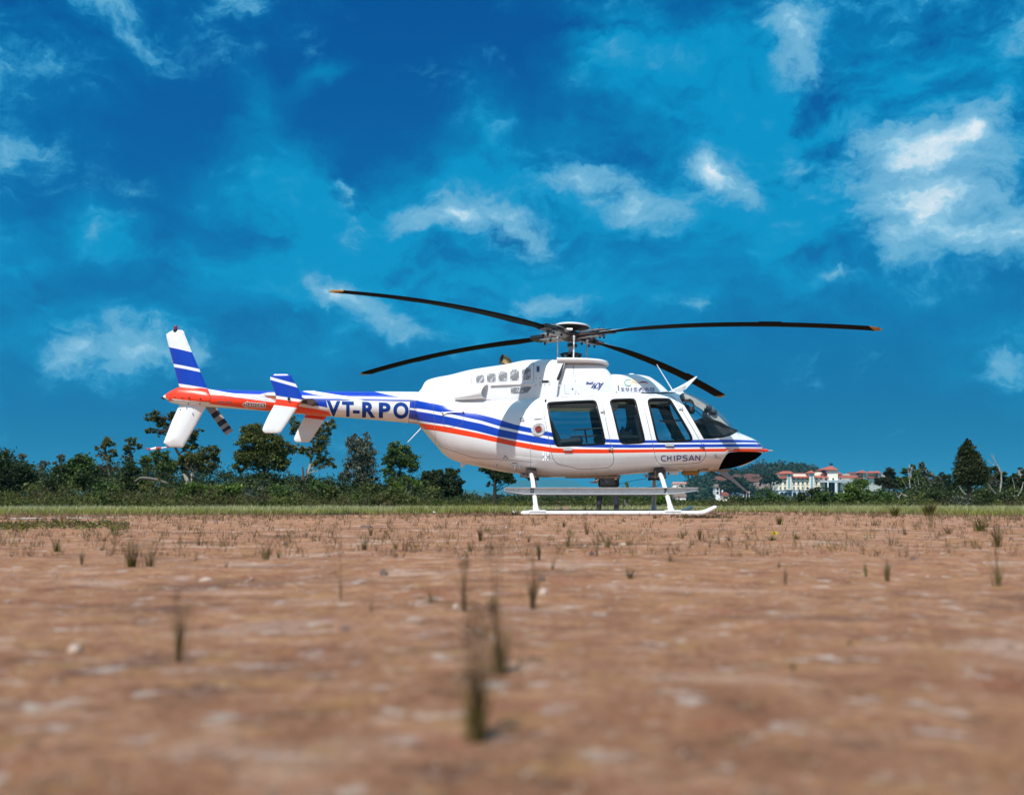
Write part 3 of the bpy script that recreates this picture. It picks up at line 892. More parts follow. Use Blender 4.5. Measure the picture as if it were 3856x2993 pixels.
vf = fin('tail_fin', zG([(303, 246), (340, 222), (380, 203), (440, 196), (490, 200), (512, 218), (520, 250), (607, 462), (705, 690), (790, 890), (835, 960), (835, 1020), (805, 1050), (730, 1180), (610, 1400), (500, 1585), (340, 1582), (268, 1530), (370, 1270), (480, 1030), (455, 868), (386, 600), (334, 400), (305, 290)]),
         [(zG([(250, 375), (334, 400), (607, 462), (700, 490), (740, 660), (692, 658), (386, 597), (330, 580)]), 'blue_paint'),
          (zG([(340, 620), (397, 636), (705, 695), (760, 700), (840, 900), (782, 885), (447, 830), (380, 815)]), 'blue_paint'),
          (zG([(400, 862), (455, 868), (790, 922), (900, 940), (900, 1062), (805, 1050), (480, 1022), (400, 1010)]), 'orange_paint')],
         'white_paint', 0.0, .045, heli, edge=30)
# tail gearbox fairing: a pointed cone with orange top
cone = Shell([(612, 1493, 1498, 1496, .012, 2, 2), (624, 1484, 1503, 1496, .045, 2, 2), (650, 1468, 1513, 1497, .085, 2, 2), (676, 1458, 1522, 1499, .115, 2, 2), (720, 1458, 1528, 1502, .14, 2, 2), (775, 1463, 1530, 1506, .155, 2, 2), (800, 1474, 1528, 1508, .15, 2, 2), (806, 1490, 1520, 1509, .10, 2, 2)], grid=(50, 30))
co = cone.build([(zG([(250, 840), (300, 1000), (480, 1020), (700, 1042), (900, 1060), (900, 840)]), None, 'orange_paint')], 'gearbox_fairing', 'white_paint', {'*': heli})
MB().lathe(at(617, 1497.5, YC) - HB, (-1, 0, 0), [(.03, -.03), (.03, 0), (.018, .03), (.006, .045)], 12).build('tail_light', M['dark_metal'], co['gearbox_fairing'])
for x, y in zG([(403, 993), (490, 997), (570, 996), (706, 1007), (563, 1068), (700, 1068)]):
    p = at(x, y, YC - .16)
    MB().ball((p.x - HB.x, -.158, p.z), .013, 8, 6).build('fastener', M['dark_metal'], co['gearbox_fairing'])
# tail skid, red and white
sk = zG([(335, 1578), (240, 1592), (215, 1592), (185, 1592), (120, 1606), (85, 1604), (62, 1590)])
P = [at(x, y, YC) - HB for x, y in sk]
ts = MB().tube(P, [.008, .012, .014, .022, .020, .012, .006], 10).build('tail_skid', M['white_paint'], heli)
MB().tube([P[1], P[2], P[3]], .0245, 10).build('red_band', M['decal_red'], ts)
MB().tube([P[4] + Vector((.01, 0, 0)), P[5], P[6]], [.021, .014, .008], 10).build('red_tip', M['decal_red'], ts)
MB().tube([P[0], P[0] * .7 + P[1] * .3], .013, 10).build('red_band', M['decal_red'], ts)
# beacon on the fin
p = at(661, 1243, YC) - HB
bk = MB().lathe(p, (0, 0, 1), [(.033, -.03), (.033, .0), (.034, .03), (.032, .055), (.022, .075), (.004, .082)], 16).build('anti_collision_beacon', M['beacon_red'], vf)
MB().lathe(p, (0, 0, 1), [(.038, -.035), (.038, 0.005)], 16).build('beacon_base', M['dark_metal'], bk)
MB().tube([p + Vector((.05, 0, -.03)), p + Vector((.062, 0, .065))], [.006, .003], 6).build('static_rod', M['dark_metal'], vf)

EP = zH([(612, 215), (622, 190), (645, 165), (680, 147), (960, 146), (1000, 160), (1025, 190), (1110, 345), (1150, 415), (1240, 590), (1250, 650), (1215, 700), (1140, 810), (830, 1275), (800, 1300), (760, 1306), (520, 1306), (480, 1285), (458, 1240), (470, 1190), (560, 990), (690, 750), (728, 640), (722, 570), (700, 500), (615, 265)])
EPR = [(zH([(500, 100), (612, 90), (1200, 90), (1300, 380), (1110, 340), (615, 203), (500, 170)]), 'blue_paint'),
       (zH([(500, 230), (618, 262), (1148, 413), (1300, 450), (1350, 680), (1245, 650), (724, 572), (600, 560)]), 'blue_paint'),
       (zH([(600, 620), (728, 634), (1225, 700), (1350, 715), (1300, 830), (1140, 808), (690, 752), (560, 730)]), 'orange_paint')]
ho = HSPAN = 1.17
st_ = thing  # (kept short below)
# horizontal stabiliser with its two end plates
pc = at(1190, 1530, YC)
le, te, zz = at(1172, 1518, YC).x - HB.x, at(1045, 1510, YC).x - HB.x, at(1100, 1512, YC).z
prof = [(te, zz + .004), (te + .12, zz + .030), (le - .12, zz + .030), (le - .03, zz + .018), (le, zz), (le - .03, zz - .018), (le - .12, zz - .03), (te + .12, zz - .02), (te, zz - .004)]
hs = MB().prism(prof, -HSPAN + .01, HSPAN - .01).build('horizontal_stabiliser', M['white_paint'], heli, sharp=50)
ep = fin('end_plate', EP, EPR, 'white_paint', -HSPAN, .014, hs, edge=8)
ep2 = new_obj('end_plate', ep.data, hs)
ep2.location = (0, 2 * HSPAN, 0)
p = at(1089, 1502, YC - HSPAN) - HB
MB().ball((p.x, -HSPAN - .03, p.z), (.022, .03, .022), 10, 8).build('position_light', M['panel_black'], ep)
MB().prism([(at(1120, 1505, YC).x - HB.x, zz - .01), (at(1190, 1530, YC).x - HB.x, zz - .10), (at(1205, 1545, YC).x - HB.x, zz - .05), (at(1195, 1520, YC).x - HB.x, zz + .01)], -.42, -.12).build('stabiliser_dark_underside', M['brown_metal'], hs)  # brown block added in place of the stabiliser's dark underside by the boom

# tail rotor on the far side
th = Vector((at(761, 1489, YC + .35).x - HB.x, .36, at(761, 1489, YC + .35).z))
td = (Vector((at(864, 1630, YC + .36).x - HB.x, .36, at(864, 1630, YC + .36).z)) - th)
tlen = td.length; td.normalize(); tn = Vector((-td.z, 0, td.x))
trh = MB().lathe(th - Vector((0, .24, 0)), (0, 1, 0), [(.05, 0), (.05, .12), (.03, .14), (.03, .30), (.012, .31)], 14).build('tail_rotor_hub', M['dark_metal'], heli)


def tail_blade(sg):
    b = MB(); w = .072
    secs = []
    ks = [.10, .30, .34, .45, .56, .67, .78, .86, .93, 1.0]
    for k in ks:
        c = th + td * sg * tlen * k
        ww = w * (.55 if k < .2 else 1)
        tw = .25
        secs.append([c + tn * ww + Vector((0, .02, 0)), c + tn * ww * .3 - Vector((0, .012, 0)), c - tn * ww - Vector((0, .02, 0)), c + tn * ww * .3 + Vector((0, .014, 0))])
    return secs, ks


for sg in (1, -1):
    secs, ks = tail_blade(sg)
    root = None
    cols = ['tail_blade_grey', 'tail_blade_grey', 'tail_blade_grey', 'blade_black', 'tail_blade_grey', 'blade_black', 'tail_blade_grey', 'blade_black', 'tail_blade_grey']
    vs = [v for q in secs for v in q]; fs, fm = [], []
    names = ['tail_blade_grey', 'blade_black']
    for i in range(len(secs) - 1):
        for k in range(4):
            fs.append((i * 4 + k, i * 4 + (k + 1) % 4, i * 4 + 4 + (k + 1) % 4, i * 4 + 4 + k)); fm.append(names.index(cols[i]))
    fs += [(0, 3, 2, 1), tuple((len(secs) - 1) * 4 + k for k in range(4))]; fm += [0, 0]
    me = mesh_from('tail_rotor_blade', vs, fs, [M[n] for n in names], fm)
    bm = bmesh.new(); bm.from_mesh(me); bmesh.ops.recalc_face_normals(bm, faces=bm.faces); bm.to_mesh(me); bm.free()
    new_obj('tail_rotor_blade', me, trh)


def hl(px, py, y=0.0):
    """photograph pixel at a sideways offset y from the helicopter's centreline -> coordinates relative to its base"""
    p = at(px, py, YC + y)
    return Vector((p.x - HB.x, y, p.z))


# ---- engine cowling and roof fairings
def grille_mat():
    m, nt, p = new_mat('mesh_grille')
    tc = N(nt, 'ShaderNodeTexCoord'); mp = N(nt, 'ShaderNodeMapping'); mp.inputs['Rotation'].default_value = (0, R(45), 0)
    nt.links.new(tc.outputs['Object'], mp.inputs[0])
    ck = N(nt, 'ShaderNodeTexVoronoi', feature='DISTANCE_TO_EDGE'); ck.inputs['Scale'].default_value = 62; ck.inputs['Randomness'].default_value = .35
    nt.links.new(mp.outputs[0], ck.inputs['Vector'])
    nt.links.new(ramp_n(nt, ck.outputs['Distance'], [(0.0, (.62, .63, .66)), (.08, (.42, .46, .52)), (.13, (.012, .014, .03))]), p.inputs['Base Color'])
    p.inputs['Roughness'].default_value = .5
    M['mesh_grille'] = m


grille_mat()
cowl = Shell([(1578, 1476, 1530, 1500, .17, 3, 4), (1588, 1465, 1532, 1500, .20, 3.2, 4), (1601, 1441, 1534, 1498, .23, 3.4, 4), (1612, 1433, 1536, 1496, .26, 3.6, 4), (1700, 1414, 1540, 1492, .36, 4, 4), (1773, 1397, 1542, 1488, .42, 4.2, 4),
              (1900, 1378, 1544, 1484, .47, 4.4, 4), (2000, 1361, 1546, 1480, .49, 4.5, 4), (2008, 1361, 1546, 1480, .49, 4.5, 4)], grid=(90, 44))
cw = cowl.build([], 'engine_cowling', 'white_paint', {'*': heli})['engine_cowling']
for q in ([(1065, 352), (1188, 338), (1188, 463), (1065, 467)], [(1237, 320), (1368, 306), (1368, 450), (1237, 455)], [(1420, 292), (1552, 276), (1552, 440), (1420, 446)], [(1602, 262), (1737, 246), (1737, 428), (1604, 433)], [(1787, 238), (1922, 220), (1922, 413), (1790, 419)],
          [(1612, 548), (1920, 530), (1935, 545), (1860, 632), (1615, 638)]):
    patch(cowl, 'vent_grille', smooth_poly(zE(q), 1), 'mesh_grille', cw, off=.004)
    outline(cowl, 'grille_edge', zE(q), 1.0, 'seam', cw, closed=True, off=.002)
for pts in (zE([(985, 480), (985, 330), (1600, 235), (1960, 165)]), zE([(100, 750), (560, 750), (1290, 742)]), zE([(1990, 700), (1972, 420), (1968, 140)])):
    outline(cowl, 'panel_seam', pts, 1.1, 'seam', cw)
# cooling scoop: a tear-drop pod with an open front
b = MB(); rings = []
for k in np.linspace(0.02, 1, 14):
    f = math.sqrt(1 - (1 - k) ** 2)
    c = hl(*zE([(705 + (1215 - 705) * k, 700 - 95 * k ** 1.2)])[0], -.42 - .05 * k)
    rings.append([c + Vector((.03 * math.sin(t) * k - .07 * k ** 4 * math.cos(t), -.10 * f * abs(math.cos(t)) ** .8 * math.copysign(1, math.cos(t)), (.085 + .03 * k ** 3) * f * math.sin(t))) for t in np.linspace(0, 2 * math.pi, 20, endpoint=False)])
vs = [v for r_ in rings for v in r_]; fs = [(i * 20 + k, i * 20 + (k + 1) % 20, i * 20 + 20 + (k + 1) % 20, i * 20 + 20 + k) for i in range(13) for k in range(20)]
b.add(vs, fs)
inner = [v + (rings[-1][5] + rings[-1][15] - 2 * v) * .07 for v in rings[-1]]; deep = [v - Vector((.09, 0, 0)) for v in inner]
b.add(rings[-1] + inner, [(k, (k + 1) % 20, 20 + (k + 1) % 20, 20 + k) for k in range(20)])
b.add(inner + deep, [(k, (k + 1) % 20, 20 + (k + 1) % 20, 20 + k) for k in range(20)])
sc_ = b.build('air_scoop', M['white_paint'], cw, sharp=50)
MB().add(deep, [tuple(range(20))]).build('scoop_mouth', M['panel_black'], sc_, smooth=False)
MB().tube([hl(*q, -.475) for q in zE([(1285, 505), (1500, 496), (1800, 490), (1985, 484)])], [.010, .026, .030, .032], 12, flat=.75).build('cowling_ledge', M['white_paint'], cw)
# exhaust stack
e0 = hl(1905, 1378, 0)
pts = [e0 + Vector((.055, 0, -.06)), e0 + Vector((.05, 0, .0)), e0 + Vector((.022, -.01, .065)), e0 + Vector((-.03, -.03, .10)), e0 + Vector((-.075, -.05, .112))]
b = MB(); b.tube(pts, [.072, .075, .080, .085, .092], 22)
b.f = b.f[:-2]
rim = b.v[-22:]
ctr = sum(rim, Vector()) / 22
inn = [ctr + (v - ctr) * .9 for v in rim]
b.add(list(rim) + inn, [(k, (k + 1) % 22, 22 + (k + 1) % 22, 22 + k) for k in range(22)])
ex = b.build('exhaust_pipe', M['exhaust_metal'], heli)
b = MB(); b.tube([p_ for p_ in pts[1:]], [.066, .072, .077, .083], 22); b.f = b.f[:-2]
b.build('exhaust_bore', M['mesh_dark'], ex)

intake = Shell([(2008, 1360.5, 1546, 1480, .485, 4.2, 4), (2030, 1360, 1546, 1480, .49, 4.2, 4), (2060, 1359, 1546, 1480, .51, 4.0, 4), (2090, 1357.5, 1544, 1478, .53, 3.8, 4), (2135, 1358, 1540, 1478, .535, 3.8, 4)], grid=(50, 44))
slot = smooth_poly(zA([(862, 985), (880, 970), (900, 985), (895, 1010), (815, 1295), (790, 1325), (755, 1322), (742, 1290), (760, 1250)]), 1)
io = intake.build([(zA([(935, 880), (905, 985), (900, 1010), (812, 1300), (785, 1345), (775, 1400), (740, 1700), (1100, 1700), (1100, 880)]), 'hole', None), (slot, 'intake_slot', 'panel_black')],
                  'intake_fairing', 'white_paint', {'*': heli, 'intake_slot': 'intake_fairing'}, offs={'intake_slot': -.01})['intake_fairing']
patch(intake, 'drain_slot', zA([(443, 1325), (578, 1322), (580, 1370), (445, 1375)]), 'panel_black', io, off=.003)
patch(intake, 'sight_window', smooth_poly(zA([(336, 1040), (360, 1035), (384, 1042), (384, 1138), (360, 1145), (338, 1138)]), 1), 'lettering_blue', io, off=.004)
outline(intake, 'sight_window_ring', smooth_poly(zA([(325, 1030), (360, 1020), (400, 1035), (402, 1140), (360, 1158), (320, 1140)]), 1), 1.2, 'seam', io, closed=True)
for q in (zA([(320, 1278)]), zA([(400, 1270)]), zA([(403, 1370)]), zA([(318, 1418)]), zA([(405, 1415)]), zA([(500, 1412)]), zA([(590, 1407)]), zA([(598, 1360)])):
    x, y = q[0]
    patch(intake, 'screw', [(x - 1.6, y - 1.6), (x + 1.6, y - 1.6), (x + 1.6, y + 1.6), (x - 1.6, y + 1.6)], 'decal_grey', io, off=.003, step=2)

trans = Shell([(2086, 1366, 1546, 1480, .475, 3.2, 4), (2120, 1367, 1546, 1480, .475, 3.0, 4), (2200, 1368, 1546, 1480, .47, 2.9, 4), (2245, 1372, 1546, 1480, .455, 2.8, 4), (2275, 1384, 1546, 1480, .43, 2.8, 4), (2297, 1411, 1546, 1482, .40, 2.8, 4), (2315, 1450, 1546, 1484, .37, 2.8, 4), (2320, 1475, 1546, 1490, .36, 2.8, 4)], grid=(70, 44))
to = trans.build([], 'transmission_fairing', 'white_paint', {'*': heli})['transmission_fairing']
outline(trans, 'panel_seam', zA([(1090, 1000), (1085, 1240)]), 1.0, 'seam', to)
outline(trans, 'panel_seam', zA([(910, 1400), (915, 1595), (1010, 1600)]), .8, 'seam', to)
outline(trans, 'panel_seam', zA([(775, 1390), (850, 1393)]), .8, 'seam', to)
for q, r_ in (((1070, 1500), 3.2), ((1085, 1040), 1.6), ((1088, 1103), 1.6), ((1088, 1168), 1.6), ((1120, 1228), 1.6), ((1128, 1337), 1.6), ((1140, 1553), 1.6), ((1122, 1600), 1.8), ((1195, 1600), 1.8)):
    x, y = zA([q])[0]
    patch(trans, 'fastener', [(x + r_ * math.cos(t), y + r_ * math.sin(t)) for t in np.linspace(0, 6.28, 8, endpoint=False)], 'lettering_blue', to, off=.003, step=2)
# Bell 407 mark
zb = Z(2180, 1420, 120 / 2184)
lettering(trans, 'maker_lettering', 'Bell', zb([(520, 325), (990, 318), (960, 500), (490, 510)]), 'lettering_blue', to, bold=.03, cuts=3, off=.0035)
strokes(trans, 'type_lettering', [
    {'p': zb([(1130, 385), (1050, 480), (960, 600), (880, 720), (830, 745)]), 'w': [1.5, 3.4, 3.6, 4, 1.5]}, {'p': zb([(860, 730), (950, 715), (1000, 700)]), 'w': [2, 1.6, 1]}, {'p': zb([(1075, 560), (1060, 640), (1040, 760), (1000, 830)]), 'w': [2, 4, 4, 1.5]},
    {'p': zb([(1400, 390), (1320, 395), (1220, 460), (1150, 560), (1115, 670), (1150, 760), (1220, 775), (1310, 720), (1390, 630), (1430, 530), (1430, 450), (1380, 395)]), 'w': [3, 2, 2.4, 3.6, 4, 3, 2, 1.6, 2.6, 4, 4.4, 3]},
    {'p': zb([(1280, 520), (1400, 490), (1560, 455), (1690, 380)]), 'w': [.8, 1.6, 2, 1]}, {'p': zb([(1690, 385), (1590, 490), (1480, 640), (1380, 800), (1290, 905)]), 'w': [1.2, 3.4, 3.6, 4, 1.6]}], 3, 'lettering_blue', to, off=.0035)
caps = Shell([(2092, 1357.5, 1382, 1368, .50, 3.5, 2.5), (2130, 1357, 1381, 1369, .50, 3.4, 2.5), (2200, 1358, 1380, 1369, .48, 3.2, 2.5), (2250, 1360, 1381, 1371, .42, 3, 2.5), (2277, 1364, 1382, 1373, .33, 2.6, 2.3), (2288, 1368, 1381, 1375, .20, 2.2, 2.2), (2292, 1373, 1377, 1375, .04, 2, 2)], grid=(60, 30))
caps.build([], 'fairing_cap', 'white_paint', {'*': to})
fwdf = Shell([(2290, 1412, 1520, 1482, .405, 2.6, 3), (2320, 1411, 1520, 1482, .405, 2.6, 3), (2390, 1411.5, 1520, 1482, .385, 2.5, 3), (2438, 1418, 1520, 1483, .34, 2.4, 3), (2471, 1436, 1520, 1484, .27, 2.2, 3), (2500, 1459, 1520, 1485, .18, 2.1, 3), (2515, 1474, 1515, 1486, .10, 2, 3), (2524, 1484, 1500, 1490, .03, 2, 3)], grid=(70, 36))
ff = fwdf.build([], 'forward_fairing', 'white_paint', {'*': heli})['forward_fairing']
MB().ball(hl(2378, 1411, 0), (.055, .05, .022), 14, 8).build('dome_antenna', M['white_paint'], ff)
outline(fwdf, 'fairing_gap', zF([(243, 500), (246, 555), (440, 548), (700, 535), (900, 528)]), 2.4, 'panel_black', ff, off=.003)
outline(fus, 'roof_gap', zF([(815, 548), (1000, 552), (1300, 545), (1500, 540), (1610, 534)]), [3, 5, 5, 4, 2], 'panel_black', fo['fuselage'], off=.004)
outline(fwdf, 'hinge_strip', zF([(290, 362), (300, 495)]), 4.5, 'decal_grey', ff, off=.003)
# CA logo and lettering
t = np.linspace(R(-52), R(-312), 26)
strokes(fwdf, 'logo_letter', [[zF([(522 + 84 * math.cos(a), 312 + 72 * math.sin(a))])[0] for a in t]], 3.0, 'decal_green', ff, off=.0035)
strokes(fwdf, 'logo_letter', [zF([(585, 345), (620, 260), (640, 238), (660, 262), (715, 385)])], 2.4, 'decal_yellow', ff, off=.004)
strokes(fwdf, 'logo_swoosh', [{'p': zF([(600, 296), (650, 294), (695, 308), (735, 332)]), 'w': [.6, 1.2, 1.4, .8]}, {'p': zF([(735, 332), (790, 305), (850, 295), (910, 297), (970, 318)]), 'w': [.8, 3.2, 5.0, 4.4, 2.2]}], 2, 'decal_red', ff, off=.0045)
for i, (ch, x) in enumerate(zip('CHIPSAN', (352, 462, 585, 655, 775, 893, 1020))):
    wd = 70 if ch != 'I' else 18
    wd = 92 if ch in 'AN' else wd
    lettering(fwdf, 'operator_lettering', ch, zF([(x, 424), (x + wd, 423 - wd * .01), (x + wd, 458), (x, 459)]), 'lettering_blue', ff, bold=.035, cuts=3, off=.0035)
for ch, x in zip('AVIATION', (352, 460, 578, 642, 742, 848, 905, 1030)):
    wd = {'I': 18, 'T': 70, 'O': 95, 'N': 85}.get(ch, 85)
    lettering(fwdf, 'operator_lettering', ch, zF([(x, 474), (x + wd, 473), (x + wd, 505), (x, 507)]), 'lettering_blue', ff, bold=.035, cuts=3, off=.0035)
strokes(fwdf, 'logo_rule', [zF([(360, 464), (1110, 463)])], .7, 'decal_red', ff, off=.003)

# CHIPSAN on the pilot door, drawn in pen strokes like the photograph's rounded capitals
pd = fo['pilot_door']
L = zD
chip = [L([(912, 1345), (860, 1345), (830, 1360), (822, 1390), (822, 1410), (832, 1435), (862, 1445), (912, 1445)]),
        L([(950, 1340), (950, 1448)]), L([(1018, 1338), (1018, 1446)]), L([(950, 1392), (1018, 1391)]),
        L([(1089, 1337), (1089, 1445)]),
        L([(1144, 1444), (1144, 1342), (1195, 1340), (1222, 1352), (1222, 1385), (1195, 1402), (1148, 1404)]),
        L([(1352, 1338), (1290, 1338), (1266, 1350), (1268, 1378), (1290, 1388), (1330, 1390), (1350, 1402), (1348, 1428), (1328, 1440), (1260, 1441)]),
        L([(1384, 1440), (1440, 1335), (1494, 1438)]), L([(1405, 1414), (1474, 1412)]),
        L([(1528, 1437), (1528, 1335), (1612, 1436), (1612, 1332)])]
strokes(fus, 'operator_lettering', chip, 3.5, 'lettering_blue', pd, off=.003)
# small placards and fittings
zP = Z(1940, 1550, 120 / 2184)
lettering(fus, 'fuel_lettering', 'JET A1', zP([(1430, 300), (1690, 295), (1680, 350), (1420, 375)]), 'decal_grey', fo['fuselage'], cuts=2)
strokes(fus, 'placard_print', [zP([(1350, 460), (1860, 480)]), zP([(1250, 505), (1840, 510)]), zP([(1290, 560), (1680, 545)])], 1.0, 'seam', fo['fuselage'])
pv = patch(fus, 'placard', zP([(330, 425), (628, 425), (628, 690), (335, 690)]), 'decal_grey', fo['fuselage'], off=.003)
strokes(fus, 'placard_print', [zP([(345, 475), (620, 475)]), zP([(350, 560), (600, 560)]), zP([(350, 610), (500, 610)])], 1.6, 'white_paint', pv, off=.0045)
strokes(fus, 'placard_print', [r1([(785, 645), (830, 645)]), r1([(768, 660), (845, 659)]), r1([(768, 672), (835, 671)])], .8, 'decal_grey', fo['fuselage'])
strokes(fus, 'vent_print', [zQ([(488, 132), (570, 132)]), zQ([(500, 150), (560, 165)])], 2.0, 'decal_grey', fo['fuselage'])
strokes(fus, 'nose_print', [zB([(1025, 1358), (1165, 1357)])], 1.6, 'decal_grey', fo['fuselage'])
strokes(fus, 'nose_emblem', [zB([(1062, 1280), (1048, 1312)]), {'p': zB([(1060, 1325), (1092, 1324)]), 'w': 4.0}], 1.6, 'decal_grey', fo['fuselage'])
strokes(fus, 'vent_print', [zQ([(740, 362), (915, 368)])], 2.0, 'brown_metal', fo['fuselage'])
for q in ((485, 203), (583, 203)):
    x, y = zQ([q])[0]
    patch(fus, 'vent_hole', [(x + 2.6 * math.cos(t), y + 2.6 * math.sin(t)) for t in np.linspace(0, 6.28, 8, endpoint=False)], 'panel_black', fo['fuselage'], off=.003, step=2)
for (x0, y0), (x1, y1), w_ in (((222, 372), (230, 485), .012), ((305, 378), (318, 492), .010), ((700, 390), (710, 522), .010), ((838, 388), (830, 550), .020), ((902, 415), (908, 508), .011), ((978, 420), (985, 528), .014)):
    a, c = fus.on(zQ([(x0, y0), (x1, y1)]), .008)
    c = c.copy(); c[1] -= .03
    MB().tube([a, (a + c) / 2 - np.array([0, .012, 0]), c], [w_, w_, w_ * .8], 8).build('drain_tube', M['white_paint'], fo['fuselage'])
# fuel filler
fc = Vector(fus.on([zP([(1580, 1180)])[0]], .0)[0]); fnv = Vector((0, -1, .12)).normalized()
MB().lathe(fc, fnv, [(.115, -.01), (.115, .006), (.09, .012), (.085, .004)], 28).build('filler_surround', M['light_metal'], fo['fuselage'])
cp = MB().lathe(fc + fnv * .006, fnv, [(.055, 0), (.052, .018), (.03, .022), (.028, .012), (.004, .012)], 24).build('fuel_cap', M['cap_red'], fo['fuselage'])
b = MB()
for k in range(11):
    a = 2 * math.pi * k / 11 + .2
    b.ball(fc + fnv * .013 + Vector((math.cos(a), 0, 1 * math.sin(a))) * .072, .006, 6, 4)
b.build('filler_bolts', M['dark_metal'], cp)
# door handles, hinges, tie-down fitting
for par, q, m_ in ((fo['passenger_door'], zC([(478, 1022), (638, 1022), (638, 1078), (485, 1080)]), 'light_metal'), (pd, zD([(900, 1090), (1080, 1088), (1078, 1150), (902, 1153)]), 'light_metal')):
    P = [Vector(v) for v in fus.on(q, .0)]
    c = sum(P, Vector()) / 4
    MB().box(c + Vector((0, -.012, 0)), ((P[1] - P[0]).length, .03, (P[0] - P[3]).length)).build('door_handle', M[m_], par, bevel=.008)
for par, q in ((fo['passenger_door'], zC([(1180, 378)])), (fo['passenger_door'], zC([(1320, 1040)])), (pd, zD([(1215, 380)])), (pd, zD([(1650, 1135)]))):
    c = Vector(fus.on(q, .0)[0])
    hb = MB().box(c + Vector((0, -.012, 0)), (.075, .03, .022), Matrix.Rotation(R(-12), 3, 'Y')); hb.tube([c + Vector((.02, -.018, -.03)), c + Vector((.03, -.018, .03))], .010, 8)
    hb.build('hinge', M['blue_paint' if q[0][1] > 1670 and par is pd else 'light_metal'], par)
c = Vector(fus.on(zQ([(1800, 160)]), .0)[0])
tf = MB().box(c + Vector((0, -.014, 0)), (.105, .03, .15)).build('step_fitting', M['light_metal'], fo['fuselage'], bevel=.004)
b = MB(); b.box(c + Vector((-.035, -.034, .04)), (.034, .02, .06)); b.box(c + Vector((.035, -.034, .04)), (.034, .02, .06)); b.box(c + Vector((0, -.04, -.015)), (.042, .03, .03)); b.tube([c + Vector((0, -.04, .07)), c + Vector((0, -.045, -.07))], .012, 8)
b.ball(c + Vector((-.035, -.03, -.06)), .017, 8, 6); b.ball(c + Vector((.035, -.03, -.06)), .017, 8, 6)
b.build('fitting_clamps', M['white_paint'], tf)
# grab rod above the baggage door
a, c = (Vector(v) for v in fus.on(zE([(540, 945), (860, 935)]), .03))
b = MB(); b.tube([a, c], .007, 8); b.tube([a, a + Vector((0, .05, -.01))], .007, 8); b.tube([c, c + Vector((0, .05, -.01))], .007, 8)
b.ball(a, .018, 8, 6); b.ball(c, .018, 8, 6)
b.build('grab_rod', M['light_metal'], fo['fuselage'])
# antennas, pitot tube, nose vents
MB().tube([hl(1585, 1613, -.12), hl(1535, 1665, -.22)], [.009, .006], 8).build('whip_antenna', M['white_paint'], heli)
MB().tube([hl(2533, 1470, -.05), hl(2473, 1372.5, -.05)], [.010, .006], 8).build('whip_antenna', M['white_paint'], heli)
pt = MB().lathe(hl(2874, 1696, 0), (1, 0, 0), [(.030, 0), (.024, .04), (.020, .075), (.010, .085)], 14).build('pitot_base', M['orange_paint'], heli)
MB().tube([hl(2888, 1696, 0), hl(2910, 1696, 0)], [.008, .006], 8).build('pitot_tube', M['light_metal'], pt)
for q in (zB([(1830, 1052), (1885, 1062)]), zB([(1845, 1080), (1905, 1092)]), zB([(1868, 1105), (1922, 1116)]), zB([(1880, 1122), (1935, 1132)])):
    strokes(fus, 'nose_vent', [q], 2.0, 'panel_black', fo['fuselage'], off=.004)
MB().tube([hl(*zB([(1300, 1210)])[0], -.52), hl(*zB([(1272, 1228)])[0], -.55)], [.012, .014], 8).build('nose_stud', M['white_paint'], fo['fuselage'])
# upper and lower wire cutters
uc = MB().prism([((hl(x, y).x), hl(x, y).z) for x, y in zF([(1420, 530), (1500, 480), (1660, 405), (1800, 330), (2068, 162), (2088, 165), (2090, 180), (1830, 460), (1760, 500), (1800, 545)])], -.012, .012).build('upper_wire_cutter', M['white_paint'], heli, smooth=False)
MB().prism([((hl(x, y).x), hl(x, y).z) for x, y in zF([(1560, 470), (1820, 375), (1840, 385), (1770, 500), (1640, 515)])], -.02, .02).build('cutter_bracket', M['light_metal'], uc, smooth=False)
lc = MB().prism([((hl(x, y).x), hl(x, y).z) for x, y in zL([(1115, 330), (1130, 290), (1300, 270), (1250, 320), (1300, 375), (1615, 672), (1600, 675), (1500, 600), (1330, 470), (1180, 385)])], -.014, .014).build('lower_wire_cutter', M['grey_metal'], heli, smooth=False)
MB().tube([hl(*q) for q in zL([(950, 300), (1100, 360), (1320, 450)])], .012, 8).build('cutter_strut', M['brown_metal'], lc)
MB().box(hl(*zL([(1120, 300)])[0]), (.36, .08, .03)).build('cutter_mount', M['beige_plate'], lc)
MB().tube([hl(*q, -.2) for q in zL([(1370, 262), (1380, 285)])], .012, 8).tube([hl(*q, -.2) for q in zL([(1400, 262), (1405, 285)])], .010, 8).build('vent_stub', M['panel_black'], heli)
# under-belly equipment
MB().box(hl(*zL([(400, 345)])[0], -.25), (.155, .16, .046)).build('antenna_box', M['white_paint'], heli, bevel=.006)
MB().tube([hl(*q, -.25) for q in zL([(530, 335), (560, 340), (780, 340), (810, 332)])], [.02, .048, .048, .02], 12, flat=.8).build('emergency_bottle', M['ochre_plastic'], heli)
MB().box(hl(*zL([(880, 305)])[0], -.2), (.17, .2, .03)).build('belly_plate', M['beige_plate'], heli)
MB().prism([(hl(x, y, -.2).x, hl(x, y, -.2).z) for x, y in Z(2180, 1760, 300 / 2184)([(1770, 190), (1930, 190), (1840, 320), (1830, 250)])], -.21, -.19).build('blade_antenna', M['beige_plate'], heli, smooth=False)
MB().prism([(hl(x, y).x, hl(x, y).z) for x, y in r1([(640, 1205), (700, 1215), (660, 1260), (640, 1255)])], -.01, .01).build('blade_antenna', M['white_paint'], heli, smooth=False)
MB().box(hl(2020, 1792, 0), (.55, .55, .03)).box(hl(2230, 1797, 0), (.9, .35, .02)).build('belly_panel', M['beige_plate'], heli)
